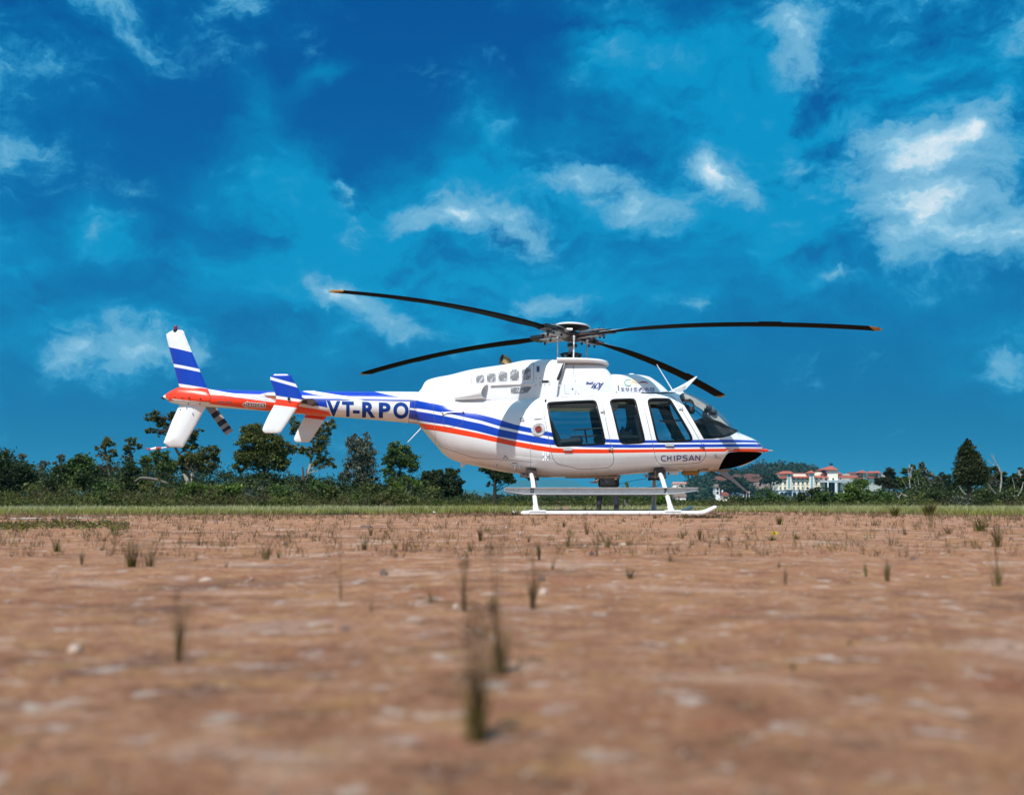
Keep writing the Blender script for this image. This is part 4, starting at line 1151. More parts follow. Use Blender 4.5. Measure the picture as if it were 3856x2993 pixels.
b = MB(); b.tube([hl(2318, 1825, .1), hl(2400, 1806, .1), hl(2432, 1802, .1)], .004, 6); b.tube([hl(2436, 1835, -.4), hl(2478, 1830, -.4), hl(2495, 1812, -.4)], .004, 6)
b.build('cable', M['panel_black'], heli)

# ---- rotor
nrm = Vector((.0495, .0238, 1)).normalized()
hub = hl(2155, 1264, 0); hub.x = 1.022 - HB.x
mast0 = hl(2155, 1362, 0); mast0.x = hub.x - nrm.x * .4
rm = MB().lathe(mast0, hub - mast0, [(.052, -.1), (.052, (hub - mast0).length - .02), (.075, (hub - mast0).length)], 20).build('rotor_mast', M['grey_metal'], heli)
capc = hl(2155, 1229, 0); capc.x = hub.x + nrm.x * .08
MB().lathe(capc, nrm, [(.02, .045), (.16, .040), (.27, .022), (.308, .0), (.306, -.016)], 40).build('hub_cap', M['white_paint'], rm)
MB().lathe(capc - nrm * .017, nrm, [(.298, .0), (.24, -.006), (.12, -.02), (.08, -.05)], 40).build('hub_cap_underside', M['mesh_dark'], rm)
b = MB(); b.lathe(hub, nrm, [(.10, -.10), (.16, -.07), (.16, .02), (.10, .06)], 16)
b.build('hub_barrel', M['brown_metal'], rm)
sw = MB(); sp = mast0 + nrm * .12
sw.lathe(sp, nrm, [(.075, -.02), (.165, -.018), (.165, .018), (.075, .02)], 20)
sw.lathe(hl(2155, 1302, 0), nrm, [(.055, -.02), (.085, -.02), (.085, .03), (.055, .035)], 18)
for a in range(4):
    d = Vector((math.cos(a * 1.57 + .1), math.sin(a * 1.57 + .1), 0)); sw.ball(sp + d * .165, .026, 8, 6); sw.tube([sp + d * .15, sp + d * .13 - Vector((0, 0, .12))], .018, 8)
sw.build('swashplate', M['dark_metal'], rm)
MB().lathe(mast0, nrm, [(.125, -.02), (.10, .01), (.11, .025), (.08, .05), (.09, .065), (.055, .10)], 20).build('rubber_boot', M['black_rubber'], rm)
A0 = 0.8846
az = [(-math.cos(A0), -math.sin(A0)), (-math.sin(A0), math.cos(A0)), (math.sin(A0), -math.cos(A0)), (math.cos(A0), math.sin(A0))]
RR = 5.27


def blade_frame(ax, ay):
    er = Vector((ax, ay, 0)); er = (er - nrm * er.dot(nrm)).normalized(); return er, nrm.cross(er).normalized()


for bi, (ax, ay) in enumerate(az):
    er, et = blade_frame(ax, ay)

    def P(r, c, h, tw=True):
        """r along the blade, c towards the leading edge, h up; follows droop and twist"""
        th_ = R(-2.5 + 12.0 * math.exp(-(r - .6) / 1.1)) if tw else R(4)
        return hub + er * r + nrm * (.0235 * r - .0172 * r * r) + (et * math.cos(th_) + nrm * math.sin(th_)) * c + (nrm * math.cos(th_) - et * math.sin(th_)) * h
    rs = [.64, .80, .92, 1.05, 1.2, 1.35] + list(np.linspace(1.6, 5.08, 16)) + [5.17, 5.27]
    vs, fs, fm = [], [], []
    for r in rs:
        ch = np.interp(r, [.64, .92, 1.35, 5.16, 5.27], [.17, .18, .272, .272, .235]); tk = np.interp(r, [.64, 1.2, 5.3], [.054, .042, .036])
        le_, te_ = ch * .28 - (.05 if r > 5.2 else 0), -ch * (.5 if r > 5.2 else .72)
        vs += [P(r, le_, 0), P(r, le_ - ch * .06, tk * .38), P(r, le_ - ch * .3, tk * .55), P(r, te_ + ch * .3, tk * .34), P(r, te_, .002), P(r, te_, -.002), P(r, te_ + ch * .3, -tk * .30), P(r, le_ - ch * .3, -tk * .45), P(r, le_ - ch * .06, -tk * .34)]
    n = 9
    tipv, tipf = [], []
    for i in range(len(rs) - 1):
        for k in range(n):
            q = (i * n + k, i * n + (k + 1) % n, i * n + n + (k + 1) % n, i * n + n + k)
            if rs[i] >= 5.16: tipf.append(q); continue
            fs.append(q); fm.append((1 if rs[i] < 1.5 else 2 if rs[i] < 2.2 else 0) if k in (1, 2, 3) else 0)
    fs.append(tuple(range(n)))
    me = mesh_from('rotor_blade', vs, fs, [M['blade_skin'], M['white_paint'], M['decal_red']], fm)
    bm = bmesh.new(); bm.from_mesh(me); bmesh.ops.recalc_face_normals(bm, faces=bm.faces); bm.to_mesh(me); bm.free()
    me.polygons.foreach_set('use_smooth', np.ones(len(me.polygons), bool)); me.set_sharp_from_angle(angle=R(35))
    ob = new_obj('rotor_blade', me, heli)
    tf_ = tipf + [tuple(reversed(range((len(rs) - 1) * n, len(rs) * n)))]
    MB().add(vs, tf_).build('blade_tip', M['blade_yellow'], ob)
    b = MB(); tabs = [P(3.55, -.19, .004), P(3.9, -.19, .004), P(3.9, -.225, .006), P(3.55, -.225, .006)]
    b.add(tabs + [t_ - nrm * .006 for t_ in tabs], [(0, 1, 2, 3), (7, 6, 5, 4), (0, 4, 5, 1), (1, 5, 6, 2), (2, 6, 7, 3), (3, 7, 4, 0)]).build('trim_tab', M['blade_skin'], ob)
    # cuff, grip plates, bolts
    b = MB()
    for r0, r1_, hw, hh in ((.56, .84, .10, .034),):
        c8 = [P(r, s_ * hw, h_) for r in (r0, r1_) for s_ in (-1, 1) for h_ in (-hh, hh)]
        b.add(c8, [(0, 1, 3, 2), (4, 6, 7, 5), (0, 4, 5, 1), (2, 3, 7, 6), (0, 2, 6, 4), (1, 5, 7, 3)])
    b.build('blade_cuff', M['blade_black'], ob, bevel=.008)
    b = MB()
    for h0, h1 in ((.040, .062), (-.066, -.044)):
        out = [(.16, .06), (.30, .065), (.42, .085), (.60, .085), (.655, .06), (.60, .03), (.50, .0), (.60, -.03), (.655, -.06), (.60, -.085), (.42, -.085), (.30, -.06), (.16, -.06)]
        m_ = len(out)
        b.add([P(r, c, h0) for r, c in out] + [P(r, c, h1) for r, c in out], [tuple(reversed(range(m_))), tuple(range(m_, 2 * m_))] + [(i, (i + 1) % m_, (i + 1) % m_ + m_, i + m_) for i in range(m_)])
    b.tube([P(.36, .13, -.02), P(.40, .20, -.03), P(.36, .27, -.05)], [.03, .028, .022], 8)
    b.build('blade_grip', M['grey_metal'], ob, bevel=.004)
    b = MB()
    for r, c in ((.61, .06), (.61, -.06), (.40, .06)):
        b.tube([P(r, c, -.088), P(r, c, .078)], .014, 8); b.ball(P(r, c, -.090), .020, 8, 6)
    b.build('grip_bolt', M['dark_metal'], ob)
    c8 = [P(r, s_ * hw_, h_, False) for r, hw_ in ((.05, .09), (.56, .06)) for s_ in (-1, 1) for h_ in (-.022, .022)]
    MB().add(c8, [(0, 1, 3, 2), (4, 6, 7, 5), (0, 4, 5, 1), (2, 3, 7, 6), (0, 2, 6, 4), (1, 5, 7, 3)]).build('yoke_arm', M['brown_metal'], ob)
for (x0, y0, x1, y1, yy, m_) in ((2100, 1268, 2100.5, 1362, .0, 'grey_metal'), (2161.5, 1276, 2159.5, 1362, -.26, 'white_paint'), (2211, 1290, 2206, 1362, .02, 'grey_metal'), (2150, 1285, 2152, 1362, .26, 'grey_metal')):
    lk = MB().tube([hl(x0, y0, yy), hl(x1, y1, yy)], .0115, 10).build('pitch_link', M[m_], heli)
    MB().tube([hl(x0, y0 - 8, yy), hl(x0, y0 + 6, yy)], .018, 10).ball(hl(x0, y0 - 8, yy), .023, 10, 8).build('rod_end', M['light_metal'], lk)

# ---- landing gear
SY = 1.2
for sgn in (-1, 1):
    y = SY * sgn
    zc = .042
    fx_ = .06 if sgn > 0 else 0.0
    x0, x1 = hl(1962, 1934, -SY).x + fx_, hl(2628, 1934, -SY).x + fx_
    pts = [(x0, zc), (x0 + .06, zc), (x1, zc), (x1 + .09, zc + .008), (x1 + .16, zc + .035), (x1 + .27, zc + .088)]
    skd = MB().tube([Vector((a, y, z)) for a, z in pts], [.022, .037, .037, .037, .036, .030], 16).build('skid', M['white_paint'], heli)
    MB().tube([Vector((x1 + .27, y, zc + .088)), Vector((x1 + .30, y, zc + .104))], [.030, .004], 16).build('skid_tip', M['white_paint'], skd)
    xa_, xb_ = x0 + .40, x1 - .02
    b = MB()
    for q in np.linspace(xa_, xb_, 24)[:-1]:
        w_ = (xb_ - xa_) / 23
        b.box((q + w_ / 2, y, zc + .036), (w_ * .98, .034, .010))
    b.build('walk_strip', M['walk_strip'], skd)
    b = MB()
    for q in (2185, 2212, 2352, 2373, 2520, 2560, 2597, 2625):
        p = hl(q, 1938, -SY); b.ball((p.x, y - .012, .008), (.014, .014, .008), 8, 6)
    b.build('shoe_bolt', M['light_metal'], skd)
    for (fx, bx, tx, tz) in ((hl(2019, 1924, -SY).x, hl(2006, 1840, -.9).x, hl(2000, 1792, -.6).x, .66), (hl(2527.5, 1924, -SY).x, hl(2510, 1840, -.9).x, hl(2486, 1787, -.6).x, .665)):
        fx += fx_; tx += fx_
        foot = Vector((fx, y, .085))
        top = Vector((tx, .50 * sgn, tz))
        mid = foot.lerp(Vector((tx + .02, .66 * sgn, tz - .06)), .9)
        lg = MB().tube([foot, foot.lerp(mid, .5), mid, Vector((tx + .005, .60 * sgn, tz - .012)), top], [.036, .036, .036, .035, .034], 14)
        lg.build('landing_leg', M['white_paint' if sgn < 0 else 'white_paint'], heli)
        b = MB(); b.tube([foot - Vector((0, 0, .03)), foot.lerp(mid, .16)], [.050, .042], 14); b.box(foot + Vector((.02, 0, -.012)), (.26, .088, .030))
        for k in range(8):
            a = k * .8; b.ball(foot.lerp(mid, .03 + .018 * k) + Vector((.045 * math.cos(a), -.045 * abs(math.sin(a)) * -sgn * -1, 0)), .009, 6, 4)
        b.build('leg_saddle', M['white_paint'], heli, bevel=.004)
        b = MB(); b.box((tx, .52 * sgn, .70), (.17, .14, .10)); b.box((tx - .08, .60 * sgn, .655), (.016, .10, .14)); b.box((tx + .08, .60 * sgn, .655), (.016, .10, .14)); b.tube([Vector((tx - .1, .60 * sgn, .615)), Vector((tx + .1, .60 * sgn, .615))], .022, 8)
        b.build('leg_clamp', M['brown_metal'], heli, bevel=.004)
    # long boarding step
    xs0, xs1 = hl(1898, 1845, -.97).x, hl(2628, 1845, -.97).x
    yo = -1.0
    def q_(x, y_, z): return Vector((x, y_ * -sgn if sgn > 0 else y_, z))
    b = MB()
    secs = []
    for x, f in ((xs0, .25), (xs0 + .05, .45), (xs0 + .32, 1), (xs1 - .42, 1), (xs1 - .06, .4), (xs1, .25)):
        secs.append([Vector((x, sgn * yy_, zz_)) for yy_, zz_ in ((1.02, .440), (1.02, .433), (.955, .427), (.955, .352 + (1 - f) * .06), (1.01, .348 + (1 - f) * .06), (1.01, .334 + (1 - f) * .075), (.78, .334 + (1 - f) * .075), (.78, .440))])
    vs = [v for s_ in secs for v in s_]; fs = [(i * 8 + k, i * 8 + (k + 1) % 8, i * 8 + 8 + (k + 1) % 8, i * 8 + 8 + k) for i in range(5) for k in range(8)] + [tuple(reversed(range(8))), tuple(range(40, 48))]
    bs = b.add(vs, fs).build('boarding_step', M['light_metal'], heli, smooth=False)
    b = MB()
    for q in (2000, 2008, 2506, 2509):
        p = hl(q, 1848, -1); b.ball((p.x, sgn * .96, .37 + .03 * (q % 2)), .014, 8, 6); b.ball((p.x, sgn * .96, .41), .014, 8, 6)
    b.build('step_bolt', M['dark_metal'], bs)
for tx in (hl(2000, 1792, -.6).x, hl(2486, 1787, -.6).x):
    MB().tube([Vector((tx, -.5, .66)), Vector((tx, .5, .66))], .036, 12).build('cross_tube', M['dark_metal'], heli)
b = MB()
for q in (2203, 2228):
    p = hl(q, 1918, SY); b.tube([(p.x, SY, .08), (p.x + .01, SY, .155)], [.012, .006], 6); b.box((p.x, SY, .085), (.05, .03, .012))
b.build('tie_down_lug', M['dark_metal'], heli)

# ---- cabin
cab = fo['fuselage']
MB().box((hl(2330, 1700).x, 0, .90), (2.45, 1.0, .03)).build('cabin_floor', M['cabin_grey'], heli)
MB().box((hl(2050, 1600).x, 0, 1.36), (.03, 1.25, 1.05)).build('aft_bulkhead', M['seat_black'], heli, bevel=.01)


def seat(name, x, y, w, back_dx, z0=1.0, h=.62, d=.42, face=1):
    b = MB(); b.box((x + face * d / 2, y, z0 - .06), (d, w, .12))
    o = b.build(name, M['seat_black'], heli, bevel=.035)
    rot = Matrix.Rotation(math.atan2(-back_dx * face, h), 3, 'Y')
    MB().box((x - face * back_dx / 2, y, z0 + h / 2), (.10, w, h), rot).build('seat_back', M['seat_black'], o, bevel=.03)
    MB().box((x + face * d / 2, y * .8, .96), (d * .8, w * .7, .12)).build('seat_base', M['cabin_grey'], o)
    return o


xs_ = hl(2112, 1660).x
for y in (-.42, 0, .42): seat('cabin_seat', xs_, y, .40, .24, z0=1.06, h=.50)
xf = hl(2412, 1660).x
for y in (-.36, .36): seat('pilot_seat', xf, y, .46, .12, z0=1.05, h=.60)
for y in (.36,): seat('cabin_seat', hl(2372, 1660).x, y, .42, .06, z0=1.06, h=.60, face=-1)
MB().box((hl(2390, 1600).x, .12, 1.45), (.20, .22, 1.15)).build('control_column', M['cabin_grey'], heli, bevel=.03)
# sliding vent frames seen in the aft and front windows
for par, segs in ((fo['passenger_door'], (zC([(655, 700), (1170, 672)]), zC([(600, 828), (1060, 806)]), zC([(868, 705), (905, 940)]), zC([(795, 830), (830, 920)]), zC([(1030, 855), (1048, 935)]))), (pd, (zD([(780, 622), (1250, 606)]),))):
    b = MB()
    for s_ in segs:
        b.tube([Vector(v) for v in fus.on(dens(s_, 20, closed=False), -.02)], .0135, 8)
    b.build('vent_rail', M['black_rubber'], par)
for par, q in ((fo['passenger_door'], zC([(360, 945), (560, 925), (700, 915), (820, 905)])),):
    MB().tube([hl(*p_, -.55) for p_ in q], [.05, .06, .06, .05], 12).build('arm_rest', M['seat_black'], par)
# windscreen post, instrument panel, compass, fan
tops = zB([(455, 165), (560, 195), (700, 262), (840, 350), (960, 445), (1080, 545), (1200, 665), (1310, 775), (1405, 868)])
b = MB(); vs = []; n = len(tops)
for x, y in tops:
    a = hl(x, y, 0); vs += [a + Vector((0, -.03, 0)), a + Vector((0, .03, 0))]
for (x, y) in tops:
    a = hl(x, y, 0) + Vector((-.055, 0, -.085)); vs += [a + Vector((0, -.03, 0)), a + Vector((0, .03, 0))]
k = 2 * n
fs = [(2 * i, 2 * i + 1, 2 * i + 3, 2 * i + 2) for i in range(n - 1)] + [(k + 2 * i, k + 2 * i + 2, k + 2 * i + 3, k + 2 * i + 1) for i in range(n - 1)] + [(2 * i, 2 * i + 2, k + 2 * i + 2, k + 2 * i) for i in range(n - 1)] + [(2 * i + 1, k + 2 * i + 1, k + 2 * i + 3, 2 * i + 3) for i in range(n - 1)]
post = b.add(vs, fs).build('windscreen_post', M['cabin_cream'], heli, sharp=60)
rim_t = dens(zB([(398, 225), (405, 188), (430, 163), (470, 152)]), 4, closed=False)
outline(fus, 'windscreen_bead', zB([(470, 152), (430, 163), (405, 188), (398, 225), (425, 290), (480, 380), (620, 605), (735, 810), (845, 1002), (1000, 998), (1200, 975), (1330, 940), (1440, 885)]), 1.6, 'black_rubber', fo['windscreen'], off=.005)
ip = zB([(700, 660), (775, 618), (840, 640), (905, 680), (1050, 730), (1200, 800), (1320, 850), (1425, 872), (1330, 935), (1200, 972), (1000, 992), (850, 992), (760, 830), (700, 720)])
b = MB(); m_ = len(ip)
lo_ = [hl(x, y, 0) for x, y in ip]
def sc_y(v): return min(.52, max(.06, .60 - .45 * max(0, v.x - hl(2650, 1600).x)))
b.add([v + Vector((0, -sc_y(v), 0)) for v in lo_] + [v + Vector((0, sc_y(v), 0)) for v in lo_], [tuple(range(m_)), tuple(reversed(range(m_, 2 * m_)))] + [(i, i + m_, (i + 1) % m_ + m_, (i + 1) % m_) for i in range(m_)])
b.build('instrument_panel', M['seat_black'], heli, smooth=False, bevel=.02)
MB().box(hl(*zB([(868, 555)])[0], 0), (.085, .06, .24), Matrix.Rotation(R(8), 3, 'Y')).build('compass', M['panel_black'], post, bevel=.012)
b = MB(); b.ball(hl(*zB([(940, 425)])[0], -.04), (.055, .05, .05), 12, 8); b.ball(hl(*zB([(1030, 505)])[0], -.04), (.065, .05, .05), 12, 8); b.tube([hl(*q, -.04) for q in zB([(930, 450), (950, 530), (1000, 520)])], .02, 8)
b.build('cabin_fan', M['panel_black'], post)
MB().tube([hl(*q, .25) for q in zB([(670, 460), (800, 570), (1010, 690)])], .008, 6).build('wiper_arm', M['panel_black'], heli)
MB().tube([hl(*q, -.3) for q in zD([(620, 330), (800, 330), (960, 480)])], [.03, .03, .03], 8).build('overhead_duct', M['cabin_grey'], heli)
MB().box(hl(*zB([(520, 262)])[0], 0), (.13, .30, .07)).build('overhead_panel', M['cabin_cream'], heli, bevel=.02)
b = MB(); b.tube([hl(*q, -.15) for q in zD([(985, 660), (1050, 1000)])], .014, 8); b.tube([hl(*q, -.1) for q in zD([(860, 640), (985, 690), (1010, 720)])], .012, 8)
b.build('control_stick', M['panel_black'], heli)

# headset hanging in the cockpit and crate on the floor: things of their own
hs_ = thing('headset', hl(*zB([(575, 400)])[0], -.38) + HB, 'black headset hanging inside the front windscreen of the helicopter', 'headset')
ofs = hl(*zB([(575, 400)])[0], -.38)
q = [hl(*p_, -.38) - ofs for p_ in zB([(500, 450), (495, 350), (535, 285), (580, 265), (630, 300), (660, 370), (650, 460)])]
MB().tube(q, .014, 8).build('headband', M['panel_black'], hs_)
MB().ball(hl(*zB([(530, 430)])[0], -.42) - ofs, (.05, .035, .06), 12, 8).build('ear_cup', M['panel_black'], hs_)
MB().ball(hl(*zB([(620, 470)])[0], -.34) - ofs, (.055, .035, .065), 12, 8).build('ear_cup', M['panel_black'], hs_)
cr0 = hl(*zC([(1600, 822)])[0], -.05)
crt = thing('storage_crate', cr0 + HB, 'grey storage crate with a hand hole behind the middle cabin window', 'crate')
b = MB(); W_, D_, H_ = .175, .30, .112
b.box((0, -D_ / 2, H_ / 2 - .0), (W_, .008, H_)); b.box((0, D_ / 2, H_ / 2), (W_, .008, H_)); b.box((-W_ / 2, 0, H_ / 2), (.008, D_ - .012, H_)); b.box((W_ / 2, 0, H_ / 2), (.008, D_ - .012, H_)); b.box((0, 0, .004), (W_ - .012, D_ - .012, .008))
b.build('crate_shell', M['crate_grey'], crt, smooth=False)
MB().box((0, -D_ / 2 - .005, H_ * .78), (.075, .004, .022)).build('hand_hole', M['panel_black'], crt, smooth=False)
shelf = MB().box((cr0.x, .05, cr0.z - .03), (.40, .9, .055)).build('cabin_shelf', M['seat_black'], heli, bevel=.01)
b = MB(); b.ball((-.055, 0, H_ + .03), (.02, .02, .025), 8, 6); b.tube([(-.055, 0, H_ - .02), (-.055, 0, H_ + .02)], .02, 8)
b.build('red_bottle', M['cap_red'], None); bot = bpy.context.scene.objects['red_bottle']; bot.location = cr0 + HB
tag(bot, 'small dark red bottle sticking out of the grey crate', 'bottle')
b = MB(); b.box((.0, 0, H_), (.06, .12, .06)); b.box((.05, .02, H_ + .005), (.045, .1, .06), Matrix.Rotation(.3, 3, 'Y'))
ct = b.build('tool_bag', M['seat_black'], None, bevel=.01); ct.location = cr0 + HB; tag(ct, 'black tool bag lying in the grey crate', 'bag')


# ------------------------------------------------------------------ the ground
def vnoise(x, y, seed=0):
    """smooth value noise on arrays"""
    xi, yi = np.floor(x).astype(int), np.floor(y).astype(int); fx, fy = x - xi, y - yi
    fx = fx * fx * (3 - 2 * fx); fy = fy * fy * (3 - 2 * fy)
    def h(a, b):
        n = (a * 374761393 + b * 668265263 + seed * 974711) & 0x7fffffff
        n = ((n ^ (n >> 13)) * 1274126177) & 0x7fffffff
        return ((n ^ (n >> 16)) & 0xffff) / 65535.0
    return (h(xi, yi) * (1 - fx) + h(xi + 1, yi) * fx) * (1 - fy) + (h(xi, yi + 1) * (1 - fx) + h(xi + 1, yi + 1) * fx) * fy


def gz(x, y):
    """height of the dirt: a few millimetres of unevenness, level under the skids"""
    x = np.asarray(x, float); y = np.asarray(y, float)
    a = np.clip((14.0 - np.abs(y)) / 5.0, 0, 1) * np.clip((12 - np.abs(x)) / 4, 0, 1)
    z = (vnoise(x * 2.1, y * 2.1, 1) - .5) * .012 + (vnoise(x * 7, y * 7, 2) - .5) * .006 + (vnoise(x * 23, y * 23, 3) - .5) * .0032 + (vnoise(x * 60, y * 60, 4) - .5) * .0014
    return z * a


def build_ground():
    ys = np.concatenate([-np.geomspace(11800, .3, 24), np.linspace(-.2, .3, 6), np.geomspace(.32, 14, 300), np.geomspace(14.5, 11800, 60)])
    xp = np.concatenate([np.linspace(0, .9, 60), np.geomspace(.92, 14, 110), np.geomspace(15, 11800, 30)])
    xs = np.concatenate([-xp[:0:-1], xp])
    X, Y = np.meshgrid(xs, ys, indexing='xy'); Zz = gz(X, Y)
    vs = np.stack([X.ravel(), Y.ravel(), Zz.ravel()], 1); nx = len(xs)
    i = np.arange((len(ys) - 1) * (nx - 1)); r, c = i // (nx - 1), i % (nx - 1); a = r * nx + c
    me = bpy.data.meshes.new('ground'); fs = np.stack([a, a + 1, a + nx + 1, a + nx], 1)
    me.vertices.add(len(vs)); me.vertices.foreach_set('co', vs.ravel()); me.loops.add(fs.size); me.loops.foreach_set('vertex_index', fs.ravel().astype(np.int32))
    me.polygons.add(len(fs)); me.polygons.foreach_set('loop_start', np.arange(0, fs.size, 4, dtype=np.int32)); me.update(calc_edges=True)
    me.polygons.foreach_set('use_smooth', np.ones(len(fs), bool))
    m, nt, p = new_mat('dirt')
    tc = N(nt, 'ShaderNodeTexCoord')

    def noise(scale, detail=6, rough=.6, sx=1.0, dist=0.0):
        mp = N(nt, 'ShaderNodeMapping'); mp.inputs['Scale'].default_value = (sx, 1, 1); nt.links.new(tc.outputs['Object'], mp.inputs[0])
        n = N(nt, 'ShaderNodeTexNoise'); n.inputs['Scale'].default_value = scale; n.inputs['Detail'].default_value = detail; n.inputs['Roughness'].default_value = rough; n.inputs['Distortion'].default_value = dist
        nt.links.new(mp.outputs[0], n.inputs['Vector']); return n.outputs['Fac']
    def blot(fac, lo, hi, amount, colr, c):
        q = N(nt, 'ShaderNodeMapRange', interpolation_type='SMOOTHSTEP'); q.inputs[1].default_value = lo; q.inputs[2].default_value = hi
        nt.links.new(fac, q.inputs[0]); return mix_n(nt, math_n(nt, 'MULTIPLY', q.outputs[0], amount), c, colr)
    c = ramp_n(nt, noise(9.0, 11, .76), [(.34, (.165, .070, .038)), (.45, (.32, .145, .078)), (.54, (.40, .192, .104)), (.66, (.52, .285, .165))])
    c = blot(noise(2.9, 9, .66, .8, .4), .53, .64, .60, (.58, .40, .32), c)
    c = blot(noise(1.9, 9, .66, .7, .6), .52, .63, .68, (.135, .070, .050), c)
    c = blot(noise(3.6, 8, .64, .8, .3), .53, .64, .6, (.32, .115, .060), c)
    c = blot(noise(12.0, 7, .66), .53, .64, .55, (.43, .235, .085), c)
    c = blot(noise(17.0, 8, .66), .56, .65, .75, (.60, .475, .41), c)
    c = blot(noise(21.0, 7, .66, 1.0, .5), .56, .66, .6, (.145, .080, .058), c)
    c = blot(noise(9.3, 5, .6), .56, .68, .5, (.29, .105, .066), c)
    c = blot(noise(48.0, 6, .7), .58, .66, .55, (.50, .36, .29), c)
    grit = ramp_n(nt, noise(95, 5, .7), [(.34, (.62, .62, .62)), (.5, (1, 1, 1)), (.68, (1.22, 1.2, 1.17))])
    c = mix_n(nt, .75, c, grit, 'MULTIPLY')
    vor = N(nt, 'ShaderNodeTexVoronoi', feature='F1'); vor.inputs['Scale'].default_value = 38; nt.links.new(tc.outputs['Object'], vor.inputs['Vector'])
    peb = N(nt, 'ShaderNodeMapRange'); peb.inputs[1].default_value = .10; peb.inputs[2].default_value = .16; peb.inputs[3].default_value = 1; peb.inputs[4].default_value = 0
    nt.links.new(vor.outputs['Distance'], peb.inputs[0])
    sepc = N(nt, 'ShaderNodeSeparateColor'); nt.links.new(vor.outputs['Color'], sepc.inputs[0])
    few = math_n(nt, 'GREATER_THAN', sepc.outputs[0], .72)
    pm = math_n(nt, 'MULTIPLY', peb.outputs[0], few)
    pc_ = ramp_n(nt, sepc.outputs[1], [(0, (.10, .06, .05)), (.5, (.30, .20, .15)), (1, (.5, .40, .35))])
    c = mix_n(nt, math_n(nt, 'MULTIPLY', pm, .8), c, pc_)
    nt.links.new(c, p.inputs['Base Color']); p.inputs['Roughness'].default_value = .95; p.inputs['Specular IOR Level'].default_value = .15
    h = math_n(nt, 'ADD', math_n(nt, 'MULTIPLY', noise(42, 8, .74), .016), math_n(nt, 'ADD', math_n(nt, 'MULTIPLY', noise(9, 6, .6), .03), math_n(nt, 'MULTIPLY', pm, .004)))
    bp = N(nt, 'ShaderNodeBump'); bp.inputs['Strength'].default_value = .9; bp.inputs['Distance'].default_value = 1.0
    nt.links.new(h, bp.inputs['Height']); nt.links.new(bp.outputs[0], p.inputs['Normal'])
    M['dirt'] = m; me.materials.append(m)
    o = new_obj('ground', me); tag(o, 'bare reddish brown dirt ground with pale patches', kind='structure')


build_ground()


def big_mesh(name, vs, fs, m, parent=None, smooth=False):
    """fast mesh from arrays; fs is an (n, 3) or (n, 4) array"""
    me = bpy.data.meshes.new(name); fs = np.asarray(fs, np.int32); vs = np.asarray(vs, np.float32); k = fs.shape[1]
    me.vertices.add(len(vs)); me.vertices.foreach_set('co', vs.ravel()); me.loops.add(fs.size); me.loops.foreach_set('vertex_index', fs.ravel())
    me.polygons.add(len(fs)); me.polygons.foreach_set('loop_start', np.arange(0, fs.size, k, dtype=np.int32)); me.update(calc_edges=True)
    if smooth: me.polygons.foreach_set('use_smooth', np.ones(len(fs), bool))
    me.materials.append(m)
    return new_obj(name, me, parent)


def leaf_mat(name, stops, trans=.35, rough=.6):
    """foliage: colour varies from leaf to leaf"""
    m, nt, p = new_mat(name)
    g = N(nt, 'ShaderNodeNewGeometry')
    c = ramp_n(nt, g.outputs['Random Per Island'], stops)
    tc = N(nt, 'ShaderNodeTexCoord'); n = N(nt, 'ShaderNodeTexNoise'); n.inputs['Scale'].default_value = .9; n.inputs['Detail'].default_value = 4; nt.links.new(tc.outputs['Object'], n.inputs['Vector'])
    c = mix_n(nt, 1.0, c, ramp_n(nt, n.outputs['Fac'], [(.3, (.62, .62, .60)), (.7, (1.3, 1.28, 1.2))]), 'MULTIPLY')
    nt.links.new(c, p.inputs['Base Color']); p.inputs['Roughness'].default_value = rough; p.inputs['Specular IOR Level'].default_value = .25
    tr = N(nt, 'ShaderNodeBsdfTranslucent'); nt.links.new(c, tr.inputs[0])
    mx = N(nt, 'ShaderNodeMixShader'); mx.inputs[0].default_value = trans
    nt.links.new(p.outputs[0], mx.inputs[1]); nt.links.new(tr.outputs[0], mx.inputs[2])
    nt.links.new(mx.outputs[0], nt.nodes['Material Output'].inputs[0])
    M[name] = m
    return m


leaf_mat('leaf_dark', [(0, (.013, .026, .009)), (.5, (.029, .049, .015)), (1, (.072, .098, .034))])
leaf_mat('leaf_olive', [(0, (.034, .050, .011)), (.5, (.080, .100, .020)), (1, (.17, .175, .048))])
leaf_mat('leaf_green', [(0, (.026, .060, .013)), (.5, (.062, .115, .024)), (1, (.13, .18, .05))])
leaf_mat('leaf_bright', [(0, (.045, .095, .012)), (.5, (.10, .17, .022)), (1, (.20, .25, .06))])
leaf_mat('leaf_grey', [(0, (.042, .054, .036)), (.5, (.095, .112, .080)), (1, (.24, .26, .21))])
leaf_mat('leaf_brown', [(0, (.040, .032, .015)), (.5, (.078, .060, .028)), (1, (.13, .10, .05))])
leaf_mat('leaf_yellow', [(0, (.10, .10, .015)), (.5, (.20, .17, .03)), (1, (.34, .25, .06))])
leaf_mat('leaf_conifer', [(0, (.012, .022, .008)), (.5, (.026, .038, .012)), (1, (.060, .070, .020))], trans=.15)
leaf_mat('leaf_far', [(0, (.010, .020, .010)), (.5, (.022, .036, .018)), (1, (.045, .060, .030))], trans=.2)
leaf_mat('grass_green', [(0, (.15, .155, .022)), (.5, (.25, .25, .04)), (1, (.40, .36, .10))], trans=.4)
leaf_mat('grass_pale', [(0, (.22, .22, .09)), (.5, (.38, .36, .19)), (1, (.58, .54, .36))], trans=.35)
leaf_mat('grass_dead', [(0, (.085, .055, .030)), (.5, (.16, .105, .060)), (1, (.30, .21, .13))], trans=.25)
leaf_mat('weed_brown', [(0, (.060, .034, .018)), (.5, (.12, .072, .036)), (1, (.24, .16, .085))], trans=.25)
